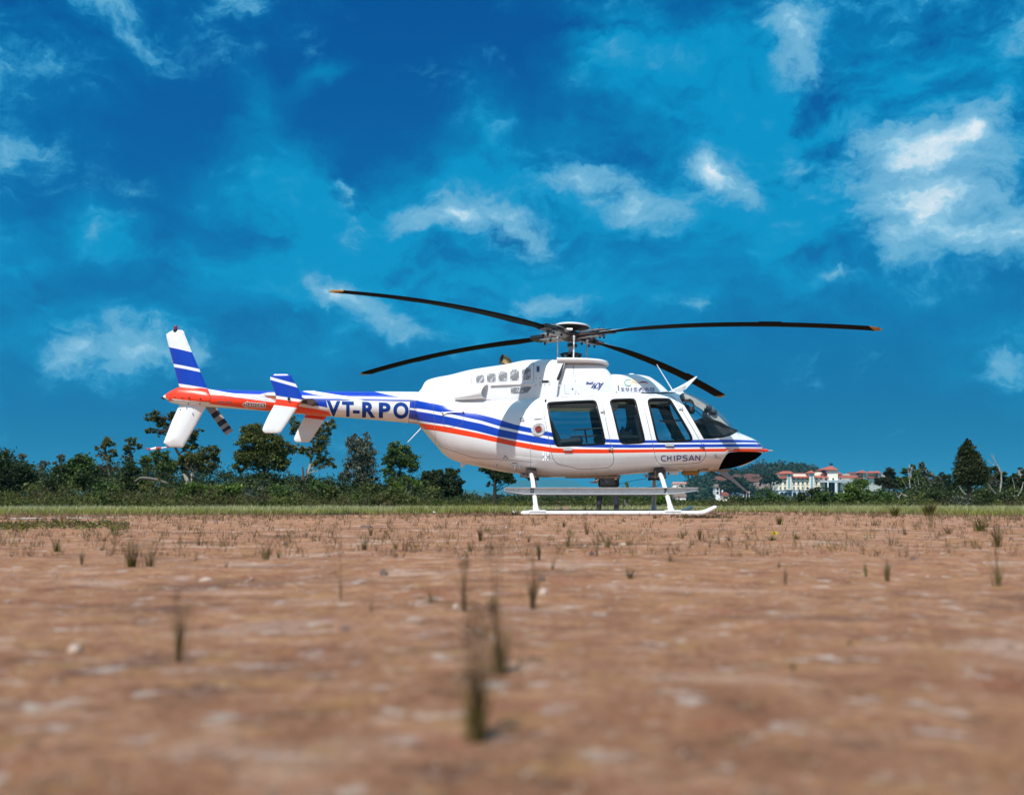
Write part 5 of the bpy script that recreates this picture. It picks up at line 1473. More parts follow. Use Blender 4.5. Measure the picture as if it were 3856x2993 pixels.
leaf_mat('weed_olive', [(0, (.055, .048, .010)), (.5, (.13, .11, .018)), (1, (.26, .22, .055))], trans=.3)
leaf_mat('weed_green', [(0, (.020, .050, .012)), (.5, (.045, .10, .020)), (1, (.10, .16, .04))], trans=.3)
leaf_mat('petal_yellow', [(0, (.70, .50, .01)), (1, (.85, .68, .03))], trans=.2)
mat('bark_dark', (.028, .022, .018), .9, var=.4, vscale=9, bump=.5, bscale=30)
mat('bark_pale', (.30, .28, .25), .85, var=.5, vscale=7, bump=.4, bscale=30)
mat('bark_grey', (.13, .115, .10), .9, var=.4, vscale=8, bump=.5, bscale=30)
mat('bark_brown', (.09, .048, .03), .9, var=.4, vscale=8, bump=.5, bscale=30)


def leaves(centres, sizes, seed, aspect=.55, up=.35):
    """one bent leaf (two triangles sharing a midrib) per centre, random facing"""
    g = np.random.default_rng(seed); n = len(centres)
    d = g.normal(size=(n, 3)); d[:, 2] += up; d /= np.linalg.norm(d, axis=1, keepdims=True)
    e = g.normal(size=(n, 3)); e -= d * np.sum(e * d, 1, keepdims=True); e /= np.linalg.norm(e, axis=1, keepdims=True)
    f = np.cross(d, e); s = np.asarray(sizes).reshape(-1, 1)
    a = centres - e * s; b_ = centres + f * s * aspect + d * s * .2; c = centres + e * s; q = centres - f * s * aspect + d * s * .2
    vs = np.stack([a, b_, c, q], 1).reshape(-1, 3); i = np.arange(n) * 4
    return vs, np.stack([i, i + 1, i + 2, i + 3], 1)


def crown_points(ells, n, seed, clump=.30, hollow=.45):
    """points gathered in clumps through the outer part of ellipsoids given as (centre, radii, weight)"""
    g = np.random.default_rng(seed); out = []
    wt = np.array([e[2] * (e[1][0] * e[1][1] * e[1][2]) ** .667 for e in ells]); wt /= wt.sum()
    for (c, r, _), w in zip(ells, wt):
        k = max(8, int(n * w)); rm = (r[0] * r[1] * r[2]) ** (1 / 3)
        nc = max(6, int(k / 42))
        u = g.normal(size=(nc, 3)); u /= np.linalg.norm(u, axis=1, keepdims=True)
        rad = hollow + (1.0 - hollow) * g.random(nc) ** .7
        cc = np.array(c) + u * rad[:, None] * np.array(r) * .92
        ids = g.integers(0, nc, k); cr = (rm * clump * .82 * (.5 + .9 * g.random(nc)))
        off = g.normal(size=(k, 3)) * np.array([.5, .5, .36])
        out.append(cc[ids] + off * cr[ids][:, None]); 
    return np.concatenate(out)


def limb(b, p0, p1, r0, r1, g, wob=.12, n=5, seg=6):
    p0, p1 = Vector(p0), Vector(p1); L = (p1 - p0).length
    pts = [p0.lerp(p1, i / n) + (Vector(g.normal(size=3)) * wob * L * .22 * math.sin(math.pi * i / n) if 0 < i < n else Vector()) for i in range(n + 1)]
    b.tube(pts, [r0 + (r1 - r0) * i / n for i in range(n + 1)], seg)
    return pts


tree_seed = [100]


def tree(name, label, cat, base, Y, trunk, crowns, leaf, n, bark, lsize=.11, group='trees along the edge of the field', clump=.34, limbs=9, tr=.12, hollow=.4, twigs=True):
    """base: photo x of the foot; trunk: photo points up the stem; crowns: photo (cx, cy, rx, ry[, weight]) at depth Y"""
    tree_seed[0] += 1; sd = tree_seed[0]; g = np.random.default_rng(sd)
    k = mpp(Y)
    b0 = at(base, HORIZON, Y); b0.z = 0
    root = thing(name, b0, label, cat, group)
    pts = [Vector((0, 0, -.05))]
    for x, y in trunk:
        p = at(x, y, Y); pts.append(Vector((p.x - b0.x, (g.random() - .5) * .4, p.z)))
    ells = []
    for c in crowns:
        p = at(c[0], c[1], Y); ry = min(c[2], c[3] * 1.3) * k * .9
        ells.append(((p.x - b0.x, (g.random() - .5) * ry * .5, p.z), (c[2] * k, ry, c[3] * k), c[4] if len(c) > 4 else 1.0))
    b = MB(); m = len(pts)
    b.tube(pts, [tr * (1.25 - .85 * i / max(1, m - 1)) for i in range(m)], 8)
    for c, r, w in ells:
        for _ in range(max(2, int(limbs * w))):
            u = Vector(g.normal(size=3)); u.normalize()
            tip = Vector(c) + Vector((u.x * r[0], u.y * r[1], abs(u.z) * r[2] * .9 if g.random() < .7 else u.z * r[2])) * (.65 + .3 * g.random())
            lo = [p for p in pts if p.z < tip.z] or pts[:1]
            st = lo[-1].lerp(pts[min(len(lo), m - 1)], g.random() * .5)
            q = limb(b, st, tip, tr * .38, tr * .07, g)
            if twigs:
                for _ in range(2):
                    s_ = q[2 + int(g.integers(0, 3))]; limb(b, s_, s_ + Vector(g.normal(size=3)) * r[0] * .3, tr * .14, tr * .03, g, n=3, seg=5)
    b.build('trunk', M[bark], root)
    P = crown_points(ells, int(n * 2.3), sd, clump, hollow); P = P[P[:, 2] > .05]
    vs, fs = leaves(P, lsize * .62 * (.6 + .8 * g.random(len(P))), sd)
    big_mesh('crown', vs, fs, M[leaf], root)
    return root


k18 = Z(0, 1500, 640 / 2184); k2 = Z(600, 1500, 640 / 2184); k3 = Z(1200, 1560, 700 / 2184); k6 = Z(3300, 1620, 556 / 2184)


def C(z, lst):
    """crown ellipses noted in a crop -> photo pixels"""
    out = []
    for c in lst:
        (x, y), = z([(c[0], c[1])]); (x1, y1), = z([(c[0] + c[2], c[1] + c[3])])
        out.append((x, y, (x1 - x) * 1.08, (y1 - y) * 1.08) + tuple(c[4:]))
    return out


YT = 66.0
tree('broadleaf_tree', 'broad dark tree with small orange fruits at the left end of the tree line', 'tree', -10, 60, [(-10, 1800)], C(k18, [(-60, 900, 330, 250), (130, 960, 260, 200), (330, 1000, 150, 190), (60, 1150, 420, 160)]), 'leaf_dark', 5200, 'bark_dark', .13)
tree('sapling', 'thin pale sapling poking above the broad dark tree at far left', 'tree', 79, 72, [(79, 1760), (79, 1722)], C(k18, [(272, 745, 46, 50)]), 'leaf_grey', 260, 'bark_pale', .10, tr=.05, limbs=8)
tree('sapling', 'grey feathery sapling in the gap right of the broad dark tree', 'tree', 165, 70, [(168, 1800), (165, 1755)], C(k18, [(560, 850, 75, 60), (500, 900, 40, 40)]), 'leaf_grey', 420, 'bark_grey', .10, tr=.06)
tree('sapling', 'wispy sapling with a round pale head above a dark round bush', 'tree', 228, 70, [(228, 1780), (226, 1735)], C(k18, [(775, 780, 58, 65), (720, 850, 40, 40)]), 'leaf_grey', 420, 'bark_grey', .10, tr=.06)
tree('broadleaf_tree', 'low dark round tree with dense glossy foliage left of a tall thin tree', 'tree', 235, 62, [(235, 1830)], C(k18, [(800, 1000, 130, 160), (700, 1120, 120, 120)]), 'leaf_dark', 1900, 'bark_dark', .13)
tree('broadleaf_tree', 'domed dark green tree with dense top between two wispy saplings and a tall thin tree', 'tree', 312, 62, [(312, 1830)], C(k18, [(1060, 830, 160, 110), (1060, 980, 190, 150), (930, 900, 60, 80)]), 'leaf_green', 2600, 'bark_dark', .12)
tree('slender_tree', 'tall thin tree with open crown showing its branches, left of the tail skid', 'tree', 410, 68, [(412, 1800), (405, 1740), (396, 1690), (393, 1660)], C(k18, [(1370, 560, 110, 75), (1300, 640, 90, 40), (1420, 700, 110, 60), (1270, 730, 55, 35), (1400, 800, 70, 60, .4)]), 'leaf_olive', 1000, 'bark_grey', .10, tr=.08, limbs=8)
tree('slender_tree', 'narrow tree with clustered crown just left of the striped tail skid', 'tree', 500, 66, [(500, 1800), (497, 1730), (494, 1680)], C(k18, [(1690, 560, 75, 60), (1640, 650, 75, 50), (1790, 620, 60, 40), (1650, 760, 80, 80, .7)]), 'leaf_olive', 900, 'bark_dark', .10, tr=.07, limbs=7)
tree('broadleaf_tree', 'upright very dark shrubby tree below the tail skid', 'tree', 492, 60, [(492, 1830)], C(k18, [(1660, 950, 110, 150), (1700, 1150, 170, 170), (1600, 1220, 120, 130)]), 'leaf_dark', 2600, 'bark_dark', .12)
tree('broadleaf_tree', 'brownish leafless looking tree behind the low dark trees', 'tree', 385, 70, [(385, 1820)], C(k18, [(1300, 950, 240, 110), (1200, 1050, 240, 120)]), 'leaf_brown', 1900, 'bark_brown', .12)
tree('broadleaf_tree', 'small yellowish green tree right behind the tail skid', 'tree', 550, 70, [(550, 1790), (550, 1740)], C(k18, [(1870, 800, 90, 80), (1900, 880, 70, 60)]), 'leaf_bright', 800, 'bark_grey', .11)
tree('tall_tree', 'tallest tree of the line with a leaning trunk behind the white tail fin', 'tree', 712, 68, [(700, 1800), (682, 1730), (655, 1680), (640, 1640), (648, 1580)], C(k18, [(1980, 240, 110, 75), (2090, 330, 90, 60), (1930, 410, 80, 45), (2060, 450, 60, 40, .5)]) + C(k2, [(180, 220, 80, 70), (420, 470, 110, 80), (380, 620, 100, 70), (520, 420, 50, 30, .6)]), 'leaf_olive', 2300, 'bark_dark', .115, tr=.11, limbs=7)
tree('broadleaf_tree', 'wide spreading tree below the striped tail rotor blade', 'tree', 735, 64, [(735, 1800), (740, 1740)], C(k2, [(640, 700, 150, 90), (450, 800, 200, 110), (760, 780, 60, 40), (300, 850, 120, 80), (600, 860, 160, 90)]), 'leaf_olive', 3000, 'bark_grey', .115, limbs=8)
tree('broadleaf_tree', 'bright green leafy tree left of the wide spreading tree', 'tree', 615, 66, [(615, 1810)], C(k2, [(40, 760, 130, 90), (80, 880, 150, 110), (-60, 700, 70, 50)]), 'leaf_green', 1700, 'bark_grey', .11)
tree('dense_tree', 'big dense rounded tree under the tail boom between tail blade and end plates', 'tree', 994, 62, [(994, 1800), (990, 1720), (985, 1660)], C(k2, [(1260, 430, 190, 110), (1180, 560, 170, 120), (1420, 560, 210, 120), (1580, 650, 150, 110), (1100, 740, 150, 110), (1350, 760, 260, 150), (1560, 830, 130, 100), (1050, 880, 110, 80, .8), (1100, 400, 90, 60, .5)]), 'leaf_olive', 7800, 'bark_dark', .12, tr=.12, limbs=6)
tree('slender_tree', 'pale barked tree with airy crown below the far end plate of the tail', 'tree', 1150, 66, [(1160, 1790), (1172, 1720), (1176, 1670), (1186, 1620)], C(k2, [(1800, 320, 150, 90), (1740, 420, 80, 60), (2040, 480, 160, 110), (2100, 620, 130, 100), (1880, 680, 120, 60), (2060, 800, 130, 90), (1780, 620, 90, 60, .7)]) + C(k3, [(120, 130, 90, 80), (160, 560, 80, 70, .8)]), 'leaf_olive', 3000, 'bark_pale', .11, tr=.075, limbs=7)
tree('columnar_tree', 'tall greyish tree with silvery leaf tips under the registration letters', 'tree', 1362, 64, [(1362, 1800), (1360, 1740), (1358, 1680)], C(k3, [(420, 350, 120, 90), (540, 330, 90, 80), (500, 480, 190, 120), (500, 640, 200, 130), (560, 780, 170, 110), (420, 260, 60, 40, .5), (560, 240, 40, 40, .5), (300, 720, 90, 80)]), 'leaf_grey', 5200, 'bark_grey', .105, tr=.08, limbs=8)
tree('broadleaf_tree', 'round topped tree with visible forked stems left of the belly of the helicopter', 'tree', 1500, 64, [(1500, 1800), (1505, 1770), (1506, 1730)], C(k3, [(920, 410, 130, 85), (960, 500, 200, 100), (1080, 580, 110, 100), (830, 560, 90, 80), (840, 700, 120, 70, .8), (960, 780, 190, 90)]), 'leaf_green', 4300, 'bark_grey', .11, tr=.08, limbs=9)
tree('broadleaf_tree', 'low dark bushy tree with two humps just left of the far blue ridge', 'tree', 1660, 62, [(1660, 1830)], C(k3, [(1300, 740, 110, 80), (1560, 690, 90, 80), (1420, 720, 80, 70), (1420, 850, 260, 130), (1640, 800, 60, 60), (1600, 900, 120, 80)]), 'leaf_dark', 4200, 'bark_dark', .12)
tree('lone_tree', 'lone tree with straight dark trunk standing under the belly of the helicopter', 'tree', 1864, 58, [(1863, 1850), (1864, 1800), (1865, 1740)], C(k3, [(2060, 640, 190, 60), (2150, 720, 130, 90), (1960, 650, 90, 35), (2010, 820, 60, 30, .5), (2240, 760, 80, 60)]), 'leaf_dark', 2100, 'bark_dark', .11, tr=.10, limbs=6)
# dead stumps
for lab, x, y0, y1, r in (('thick broken brown dead stump below the far end plate', 1137, 1830, 1757, .13), ('thinner broken dead stump right of the thick one', 1153, 1815, 1765, .08)):
    p0 = at(x, HORIZON, 64); p0.z = 0; t_ = thing('dead_stump', p0, lab, 'stump', 'dead stumps'); g = np.random.default_rng(int(x))
    b = MB(); top = at(x + 2, y1, 64); limb(b, (0, 0, -.05), (top.x - p0.x, 0, top.z), r * 1.3, r * .35, g, wob=.15, n=7, seg=8); b.build('trunk', M['bark_brown'], t_)
p0 = at(702, HORIZON, 61); p0.z = 0; t_ = thing('dead_tree', p0, 'white bleached dead trunk leaning among the shrubs behind the tail', 'dead tree')
b = MB(); b.tube([Vector((at(x, y, 61).x - p0.x, 0, at(x, y, 61).z)) for x, y in ((706, 1850), (706, 1815), (700, 1798), (690, 1784))], [.14, .14, .11, .05], 8); b.tube([Vector((at(x, y, 61).x - p0.x, .3, at(x, y, 61).z)) for x, y in ((716, 1830), (717, 1780))], [.07, .05], 8); b.build('trunk', M['bark_pale'], t_)
p0 = at(560, HORIZON, 59); p0.z = 0; t_ = thing('fallen_branch', p0, 'grey arched dead branch with yellow leaves below the tail skid', 'branch')
b = MB(); b.tube([Vector((at(x, y, 59).x - p0.x, 0, at(x, y, 59).z)) for x, y in k18([(1730, 1070), (1800, 1020), (1900, 1025), (2000, 1040), (2180, 1100)])], [.05, .07, .08, .08, .06], 8); b.tube([Vector((at(x, y, 59).x - p0.x, 0, at(x, y, 59).z)) for x, y in k18([(2010, 1100), (1960, 1190), (1900, 1280)])], [.04, .04, .03], 6); b.build('branch', M['bark_grey'], t_)
P = crown_points([((at(x, y, 59).x - p0.x, -.1, at(x, y, 59).z), (.38, .3, .28), 1) for x, y in k18([(1860, 1140), (2010, 1060), (1960, 1130)])], 260, 5)
tag(big_mesh('leaf_spray', *leaves(P, np.full(len(P), .07), 5), M['leaf_yellow'], t_), kind='stuff')

# right of the helicopter
tree('conifer_tree', 'big dark pyramid shaped tree with bare trunk at the right', 'tree', 3655, 52, [(3652, 1850), (3648, 1790), (3645, 1700)], C(k6, [(1350, 200, 60, 75), (1350, 290, 110, 90), (1365, 390, 160, 100), (1385, 490, 205, 110), (1400, 590, 255, 110), (1400, 690, 275, 100), (1240, 690, 110, 110), (1560, 650, 110, 150), (1480, 760, 170, 60), (1400, 560, 170, 190)]), 'leaf_conifer', 21000, 'bark_dark', .075, tr=.11, limbs=5, clump=.36, hollow=.2)
tree('broadleaf_tree', 'dark round topped tree right of the pink roofed building', 'tree', 3350, 110, [(3350, 1840)], C(k6, [(200, 620, 80, 65), (150, 650, 50, 40), (230, 750, 130, 90), (60, 760, 90, 60), (330, 800, 90, 80)]), 'leaf_far', 2600, 'bark_dark', .2, group='trees right of the building')
tree('pale_trunk_tree', 'leafy green tree with several thin pale stems left of the pyramid tree', 'tree', 3430, 70, [(3432, 1840), (3426, 1780), (3421, 1750)], C(k6, [(430, 610, 70, 55), (580, 630, 70, 60), (550, 560, 55, 50), (420, 760, 110, 90), (600, 760, 120, 90)]), 'leaf_green', 2000, 'bark_pale', .11, tr=.06, group='trees right of the building', limbs=5)
tree('pale_trunk_tree', 'tall spiky tree with pale leaf tufts between the green tree and the pyramid tree', 'tree', 3474, 72, [(3478, 1840), (3474, 1790), (3472, 1755)], C(k6, [(680, 520, 42, 50), (690, 600, 70, 50), (740, 660, 90, 50), (690, 740, 110, 70)]), 'leaf_grey', 1500, 'bark_pale', .11, tr=.06, group='trees right of the building')
tree('broadleaf_tree', 'shorter tree with whitish tip left of the pyramid tree', 'tree', 3525, 74, [(3523, 1840), (3522, 1800)], C(k6, [(870, 690, 45, 40), (880, 760, 90, 70), (800, 650, 40, 50), (820, 820, 130, 90)]), 'leaf_grey', 1400, 'bark_grey', .11, group='trees right of the building')
tree('broadleaf_tree', 'dark bushy tree directly left behind the pyramid tree', 'tree', 3555, 78, [(3555, 1840)], C(k6, [(980, 670, 55, 45), (1040, 720, 80, 60), (1000, 820, 140, 100), (1150, 850, 130, 90)]), 'leaf_dark', 2200, 'bark_dark', .12, group='trees right of the building')
tree('broadleaf_tree', 'dark leafy tree behind the bare forked tree at right', 'tree', 3750, 72, [(3750, 1840)], C(k6, [(1740, 590, 90, 60), (1800, 680, 120, 80), (1700, 750, 110, 90), (1930, 780, 120, 90), (1760, 880, 180, 90)]), 'leaf_dark', 2700, 'bark_dark', .115, group='trees right of the building')
tree('broadleaf_tree', 'silvery green shrubby tree right of the pyramid tree trunk', 'tree', 3735, 64, [(3735, 1850)], C(k6, [(1700, 720, 70, 60), (1740, 800, 90, 60)]), 'leaf_grey', 900, 'bark_grey', .10, group='trees right of the building')
tree('broadleaf_tree', 'dark tree cut by the right edge with pale stems', 'tree', 3845, 66, [(3843, 1850), (3840, 1790)], C(k6, [(2140, 600, 60, 50), (2120, 680, 90, 70), (2030, 720, 70, 50), (2100, 830, 150, 110), (2260, 700, 90, 100)]), 'leaf_dark', 2200, 'bark_pale', .11, group='trees right of the building', tr=.06)


def dead_tree(name, label, base, Y, lines, r, bark='bark_pale'):
    p0 = at(base, HORIZON, Y); p0.z = 0; t_ = thing(name, p0, label, 'dead tree', 'bare dead trees'); b = MB()
    for i, ln in enumerate(lines):
        pts = [Vector((at(x, y, Y).x - p0.x, .12 * i, max(0, at(x, y, Y).z))) for x, y in k6(ln)]
        rr = r * (1 if i == 0 else .55); b.tube(pts, [rr * (1.1 - .85 * j / (len(pts) - 1)) for j in range(len(pts))], 7)
    b.build('trunk', M[bark], t_)


dead_tree('dead_tree', 'bare dead tree with forked grey top standing above the bushes at right', 3767, 62, [[(1810, 1010), (1830, 880), (1850, 760), (1845, 640), (1800, 540), (1740, 430), (1690, 350)], [(1860, 640), (1830, 550), (1760, 460), (1745, 340)], [(1845, 600), (1875, 640), (1905, 590)], [(1790, 520), (1730, 480), (1690, 420)]], .055)
dead_tree('dead_tree', 'bare white forked trunk at the far right edge', 3830, 60, [[(2030, 1030), (2100, 960), (2150, 870), (2175, 760)], [(2050, 1000), (2065, 920), (2050, 790), (2020, 680)]], .045)
dead_tree('dead_tree', 'thin white bare stems behind the trunk of the pyramid tree', 3635, 62, [[(1360, 980), (1290, 920), (1240, 860), (1215, 810)], [(1290, 920), (1260, 850), (1245, 800)], [(1470, 900), (1450, 840)]], .038)
dead_tree('dead_tree', 'dark arched dead trunk right of the pyramid tree', 3730, 60, [[(1760, 940), (1690, 850), (1650, 780), (1635, 720)]], .06, 'bark_grey')
dead_tree('dead_tree', 'thin pale stems rising from the green tree left of the pyramid tree', 3425, 66, [[(500, 850), (490, 740), (478, 620), (480, 500)], [(460, 850), (410, 760), (370, 670)], [(650, 890), (590, 800), (580, 700)], [(660, 800), (640, 660)], [(700, 900), (690, 800)]], .034)
dead_tree('dead_branch', 'white dead branches lying low in the shrubs right of the building', 3395, 56, [[(450, 975), (390, 950), (350, 910)], [(350, 1010), (320, 960), (290, 890)], [(400, 930), (360, 990)], [(390, 960), (330, 985)]], .035)

# ---- shrubs
shr = [  # label, px, Y, (rx, ry, py), leaf, n, leaf size
    ('pale green broad leaved shrub below the tall thin tree at left', 395, 58, (80, 50, 1848), 'leaf_green', 900, .14),
    ('reddish brown shrub among the green undergrowth at far left', 265, 56, (32, 22, 1857), 'leaf_brown', 330, .09),
    ('bright green large leaved shrub under the tail fin', 755, 56, (75, 38, 1848), 'leaf_bright', 900, .15),
    ('glossy light green shrub below the spreading tree behind the tail', 870, 57, (70, 45, 1842), 'leaf_bright', 900, .13),
    ('pale leaved shrub beneath the big dense tree', 960, 56, (60, 32, 1862), 'leaf_grey', 600, .12),
    ('mid green shrub right of the big dense tree', 1060, 56, (70, 38, 1858), 'leaf_green', 800, .12),
    ('leafy shrub under the pale barked tree', 1200, 57, (55, 45, 1840), 'leaf_green', 700, .12),
    ('olive shrub left of the silvery tree', 1260, 56, (60, 36, 1862), 'leaf_olive', 700, .10),
    ('rounded olive mound of shrub below the round topped tree', 1500, 54, (90, 36, 1870), 'leaf_olive', 1300, .09),
    ('yellow green shrub beside the silvery tree', 1340, 55, (46, 26, 1872), 'leaf_bright', 500, .09),
    ('large leaved pale shrub under the round topped tree', 1530, 58, (60, 34, 1815), 'leaf_bright', 420, .16),
    ('bright young leafy shrub behind the right front skid leg', 2358, 52, (22, 26, 1832), 'leaf_bright', 420, .08),
    ('green shrub in front of the houses on the hill', 2480, 50, (50, 22, 1872), 'leaf_bright', 600, .09),
    ('dark leaved shrub hiding the left foot of the pink roofed building', 3060, 60, (75, 40, 1862), 'leaf_dark', 1300, .11),
    ('large leaved green shrub in front of the porch columns', 3110, 56, (60, 26, 1872), 'leaf_green', 600, .12),
    ('tall bright green shrub covering the right side of the porch', 3235, 58, (55, 58, 1842), 'leaf_bright', 1700, .10),
    ('green shrub right of the bright green one', 3310, 57, (60, 36, 1866), 'leaf_green', 900, .10),
    ('dark shrub left of the pyramid tree trunk', 3550, 55, (90, 30, 1872), 'leaf_dark', 1000, .09),
    ('pale flecked shrub beside the pyramid tree trunk', 3610, 52, (45, 24, 1880), 'leaf_grey', 500, .08),
    ('dark shrub below the bare forked tree', 3760, 55, (70, 36, 1870), 'leaf_dark', 900, .09),
    ('green shrub in front of the hillside left of the building', 2900, 60, (60, 30, 1866), 'leaf_green', 800, .10),
]
for lab, px, Y, (rx, ry, py), lf, n, ls in shr:
    p = at(px, py, Y); k = mpp(Y); root = thing('shrub', (p.x, Y, 0), lab, 'shrub', 'shrubs along the field edge'); tree_seed[0] += 1
    g = np.random.default_rng(tree_seed[0])
    ells = [((0, 0, max(.1, p.z * .9)), (rx * k, rx * k * .6, max(.25, ry * k)), 1.0)] + [((g.normal() * rx * k * .45, g.normal() * .3, max(.1, p.z * .6)), (rx * k * .6, rx * k * .5, max(.2, ry * k * .8)), .7) for _ in range(2)]
    P = crown_points(ells, int(n * 1.8), tree_seed[0], .36, .35); P = P[P[:, 2] > 0.02]
    big_mesh('foliage', *leaves(P, ls * .75 * (.6 + .8 * g.random(len(P))), tree_seed[0]), M[lf], root)
    b = MB()
    for _ in range(7):
        a = Vector((g.normal() * rx * k * .4, g.normal() * .3, p.z * (.7 + .5 * g.random()))); limb(b, (a.x * .2, 0, 0), a, .025, .008, g, n=3, seg=5)
    b.build('stem', M['bark_grey'], root)

# ---- undergrowth: one dense mass nobody could count
TOPX = [-300, 0, 60, 150, 250, 380, 480, 600, 700, 850, 950, 1100, 1180, 1250, 1400, 1500, 1650, 1740, 1780, 1900, 2000, 2100, 2250, 2400, 2500, 2700, 2900, 3050, 3200, 3320, 3450, 3600, 3700, 3856, 4150]
TOPY = [1735, 1735, 1765, 1770, 1750, 1758, 1740, 1752, 1772, 1768, 1768, 1778, 1795, 1800, 1796, 1802, 1812, 1862, 1872, 1876, 1872, 1870, 1868, 1872, 1880, 1886, 1886, 1890, 1890, 1872, 1830, 1842, 1842, 1840, 1840]


def thicket(name, n, y0, y1, lf, size, seed, frac, label, lo=0.0):
    g = np.random.default_rng(seed)
    nc = n // 50
    px = g.uniform(-280, 4130, nc); Y = g.uniform(y0, y1, nc)
    top = np.interp(px, TOPX, TOPY) + 13 + (vnoise(px / 42, Y * .25, seed) - .5) * 52 + (vnoise(px / 130, Y * 0, seed + 7) - .5) * 26
    zt = (CAMZ + (HORIZON - top) * Y / FPX) * frac
    zt = np.maximum(zt, .16)
    h = zt * (lo + (1 - lo) * g.random(nc) ** .55)
    ids = np.repeat(np.arange(nc), 110); m = len(ids)
    r = np.minimum(.18 + .22 * g.random(nc), .12 + zt * .30)
    P = np.stack([(px[ids] - CX) / FPX * Y[ids], Y[ids], h[ids]], 1) + g.normal(size=(m, 3)) * np.array([1, 1, .7]) * r[ids][:, None]
    P = P[P[:, 2] > .03]
    o = big_mesh(name, *leaves(P, size * .62 * (.55 + .9 * g.random(len(P))), seed), M[lf]); tag(o, label, kind='stuff')


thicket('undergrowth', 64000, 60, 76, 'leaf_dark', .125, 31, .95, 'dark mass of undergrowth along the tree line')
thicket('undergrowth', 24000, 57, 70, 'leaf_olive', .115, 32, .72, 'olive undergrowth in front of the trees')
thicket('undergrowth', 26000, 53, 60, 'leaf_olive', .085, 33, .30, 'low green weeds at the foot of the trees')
thicket('undergrowth', 16000, 59, 62, 'leaf_dark', .11, 35, .25, 'dark base of the undergrowth')  # dark leaves filling the gaps at the foot of the hedge
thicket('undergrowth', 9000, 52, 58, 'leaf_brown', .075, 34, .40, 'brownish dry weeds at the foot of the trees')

# ---- grass field
BX = [-400, 480, 1000, 1400, 1800, 2150, 2700, 2950, 3300, 3600, 4200]
BY = [1937, 1937, 1937, 1935, 1932, 1926.5, 1925.5, 1927, 1933, 1940, 1945]


def edge_depth(px):
    y = np.interp(px, BX, BY)
    return CAMZ * FPX / (y - HORIZON)


def build_grass():
    # soil and thatch under the blades: a sheet 4 mm above the dirt
    pxs = np.linspace(-1800, 5600, 160); g = np.random.default_rng(5)
    rows = []
    for t in (0, .04, .12, .3, .6, 1.0):
        d0 = edge_depth(pxs) * (1 + (.035 * (vnoise(pxs / 60, pxs * 0, 9) - .5) + .05 * (vnoise(pxs / 17, pxs * 0, 10) - .5)) * (1 if t == 0 else 0))
        d = d0 * (1 - t) + 95 * t
        rows.append(np.stack([(pxs - CX) / FPX * d, d, np.full_like(d, .004)], 1))
    n = len(pxs); vs = np.concatenate(rows); fs = [(r * n + i, r * n + i + 1, (r + 1) * n + i + 1, (r + 1) * n + i) for r in range(5) for i in range(n - 1)]
    m, nt, p = new_mat('turf'); tc = N(nt, 'ShaderNodeTexCoord'); nn = N(nt, 'ShaderNodeTexNoise'); nn.inputs['Scale'].default_value = .8; nn.inputs['Detail'].default_value = 8
    nt.links.new(tc.outputs['Object'], nn.inputs['Vector'])
    nt.links.new(ramp_n(nt, nn.outputs['Fac'], [(.35, (.11, .125, .025)), (.5, (.15, .165, .04)), (.65, (.20, .18, .08))]), p.inputs['Base Color']); p.inputs['Roughness'].default_value = 1
    M['turf'] = m
    tag(big_mesh('grass_field', vs, fs, m), 'short grass field behind the helicopter', kind='structure')


build_grass()


def blades(P, h, w, lean, seed, segs=2):
    """upright tapering blades; P (n,3) feet, h heights, w widths, lean (n,2) horizontal offset of the tip"""
    g = np.random.default_rng(seed); n = len(P)
    a = g.uniform(0, 2 * np.pi, n); d = np.stack([np.cos(a), np.sin(a), 0 * a], 1) * (np.asarray(w) / 2)[:, None]
    L = np.stack([lean[:, 0], lean[:, 1], 0 * a], 1); up = np.stack([0 * a, 0 * a, h], 1)
    if segs == 1:
        vs = np.stack([P - d, P + d, P + up + L], 1).reshape(-1, 3); i = np.arange(n) * 3
        return vs, np.stack([i, i + 1, i + 2], 1)
    rings = []
    for k in range(segs):
        t = k / segs; q = P + up * t + L * t ** 2
        rings += [q - d * (1 - .8 * t), q + d * (1 - .8 * t)]
    rings.append(P + up + L)
    m = 2 * segs + 1; vs = np.stack(rings, 1).reshape(-1, 3); b = (np.arange(n) * m)[:, None]; fs = []
    for k in range(segs - 1):
        fs += [np.concatenate([b + 2 * k, b + 2 * k + 1, b + 2 * k + 3], 1), np.concatenate([b + 2 * k, b + 2 * k + 3, b + 2 * k + 2], 1)]
    fs.append(np.concatenate([b + 2 * segs - 2, b + 2 * segs - 1, b + 2 * segs], 1))
    return vs, np.concatenate(fs)


def grass(name, n, dmin, dmax, hgt, lf, seed, label, px0=-350, px1=4200, edge=1.0, wk=.0006, lean=.5, rag=.12, patch=0.0):
    g = np.random.default_rng(seed)
    px = g.uniform(px0, px1, n); k = g.random(n) < .6
    d = np.where(k, 1 / g.uniform(1 / dmax, 1 / dmin, n), g.uniform(dmin, dmax, n))
    ok = d > edge_depth(px) * edge * (1 + rag * (vnoise(px / 25, d * 1.3, seed) - .35))
    if patch: ok &= vnoise(px / FPX * d * .5 + 40, d * .35, seed + 1) > patch
    px, d = px[ok], d[ok]; m = len(px)
    P = np.stack([(px - CX) / FPX * d, d, np.full(m, .003)], 1)
    h = hgt * (.5 + g.random(m)) * (.7 + .6 * vnoise(P[:, 0] * .6, P[:, 1] * .3, seed))
    o = big_mesh(name, *blades(P, h, wk * d * (.6 + .8 * g.random(m)), g.normal(size=(m, 2)) * (h * lean)[:, None], seed, 1), M[lf]); tag(o, label, kind='stuff')


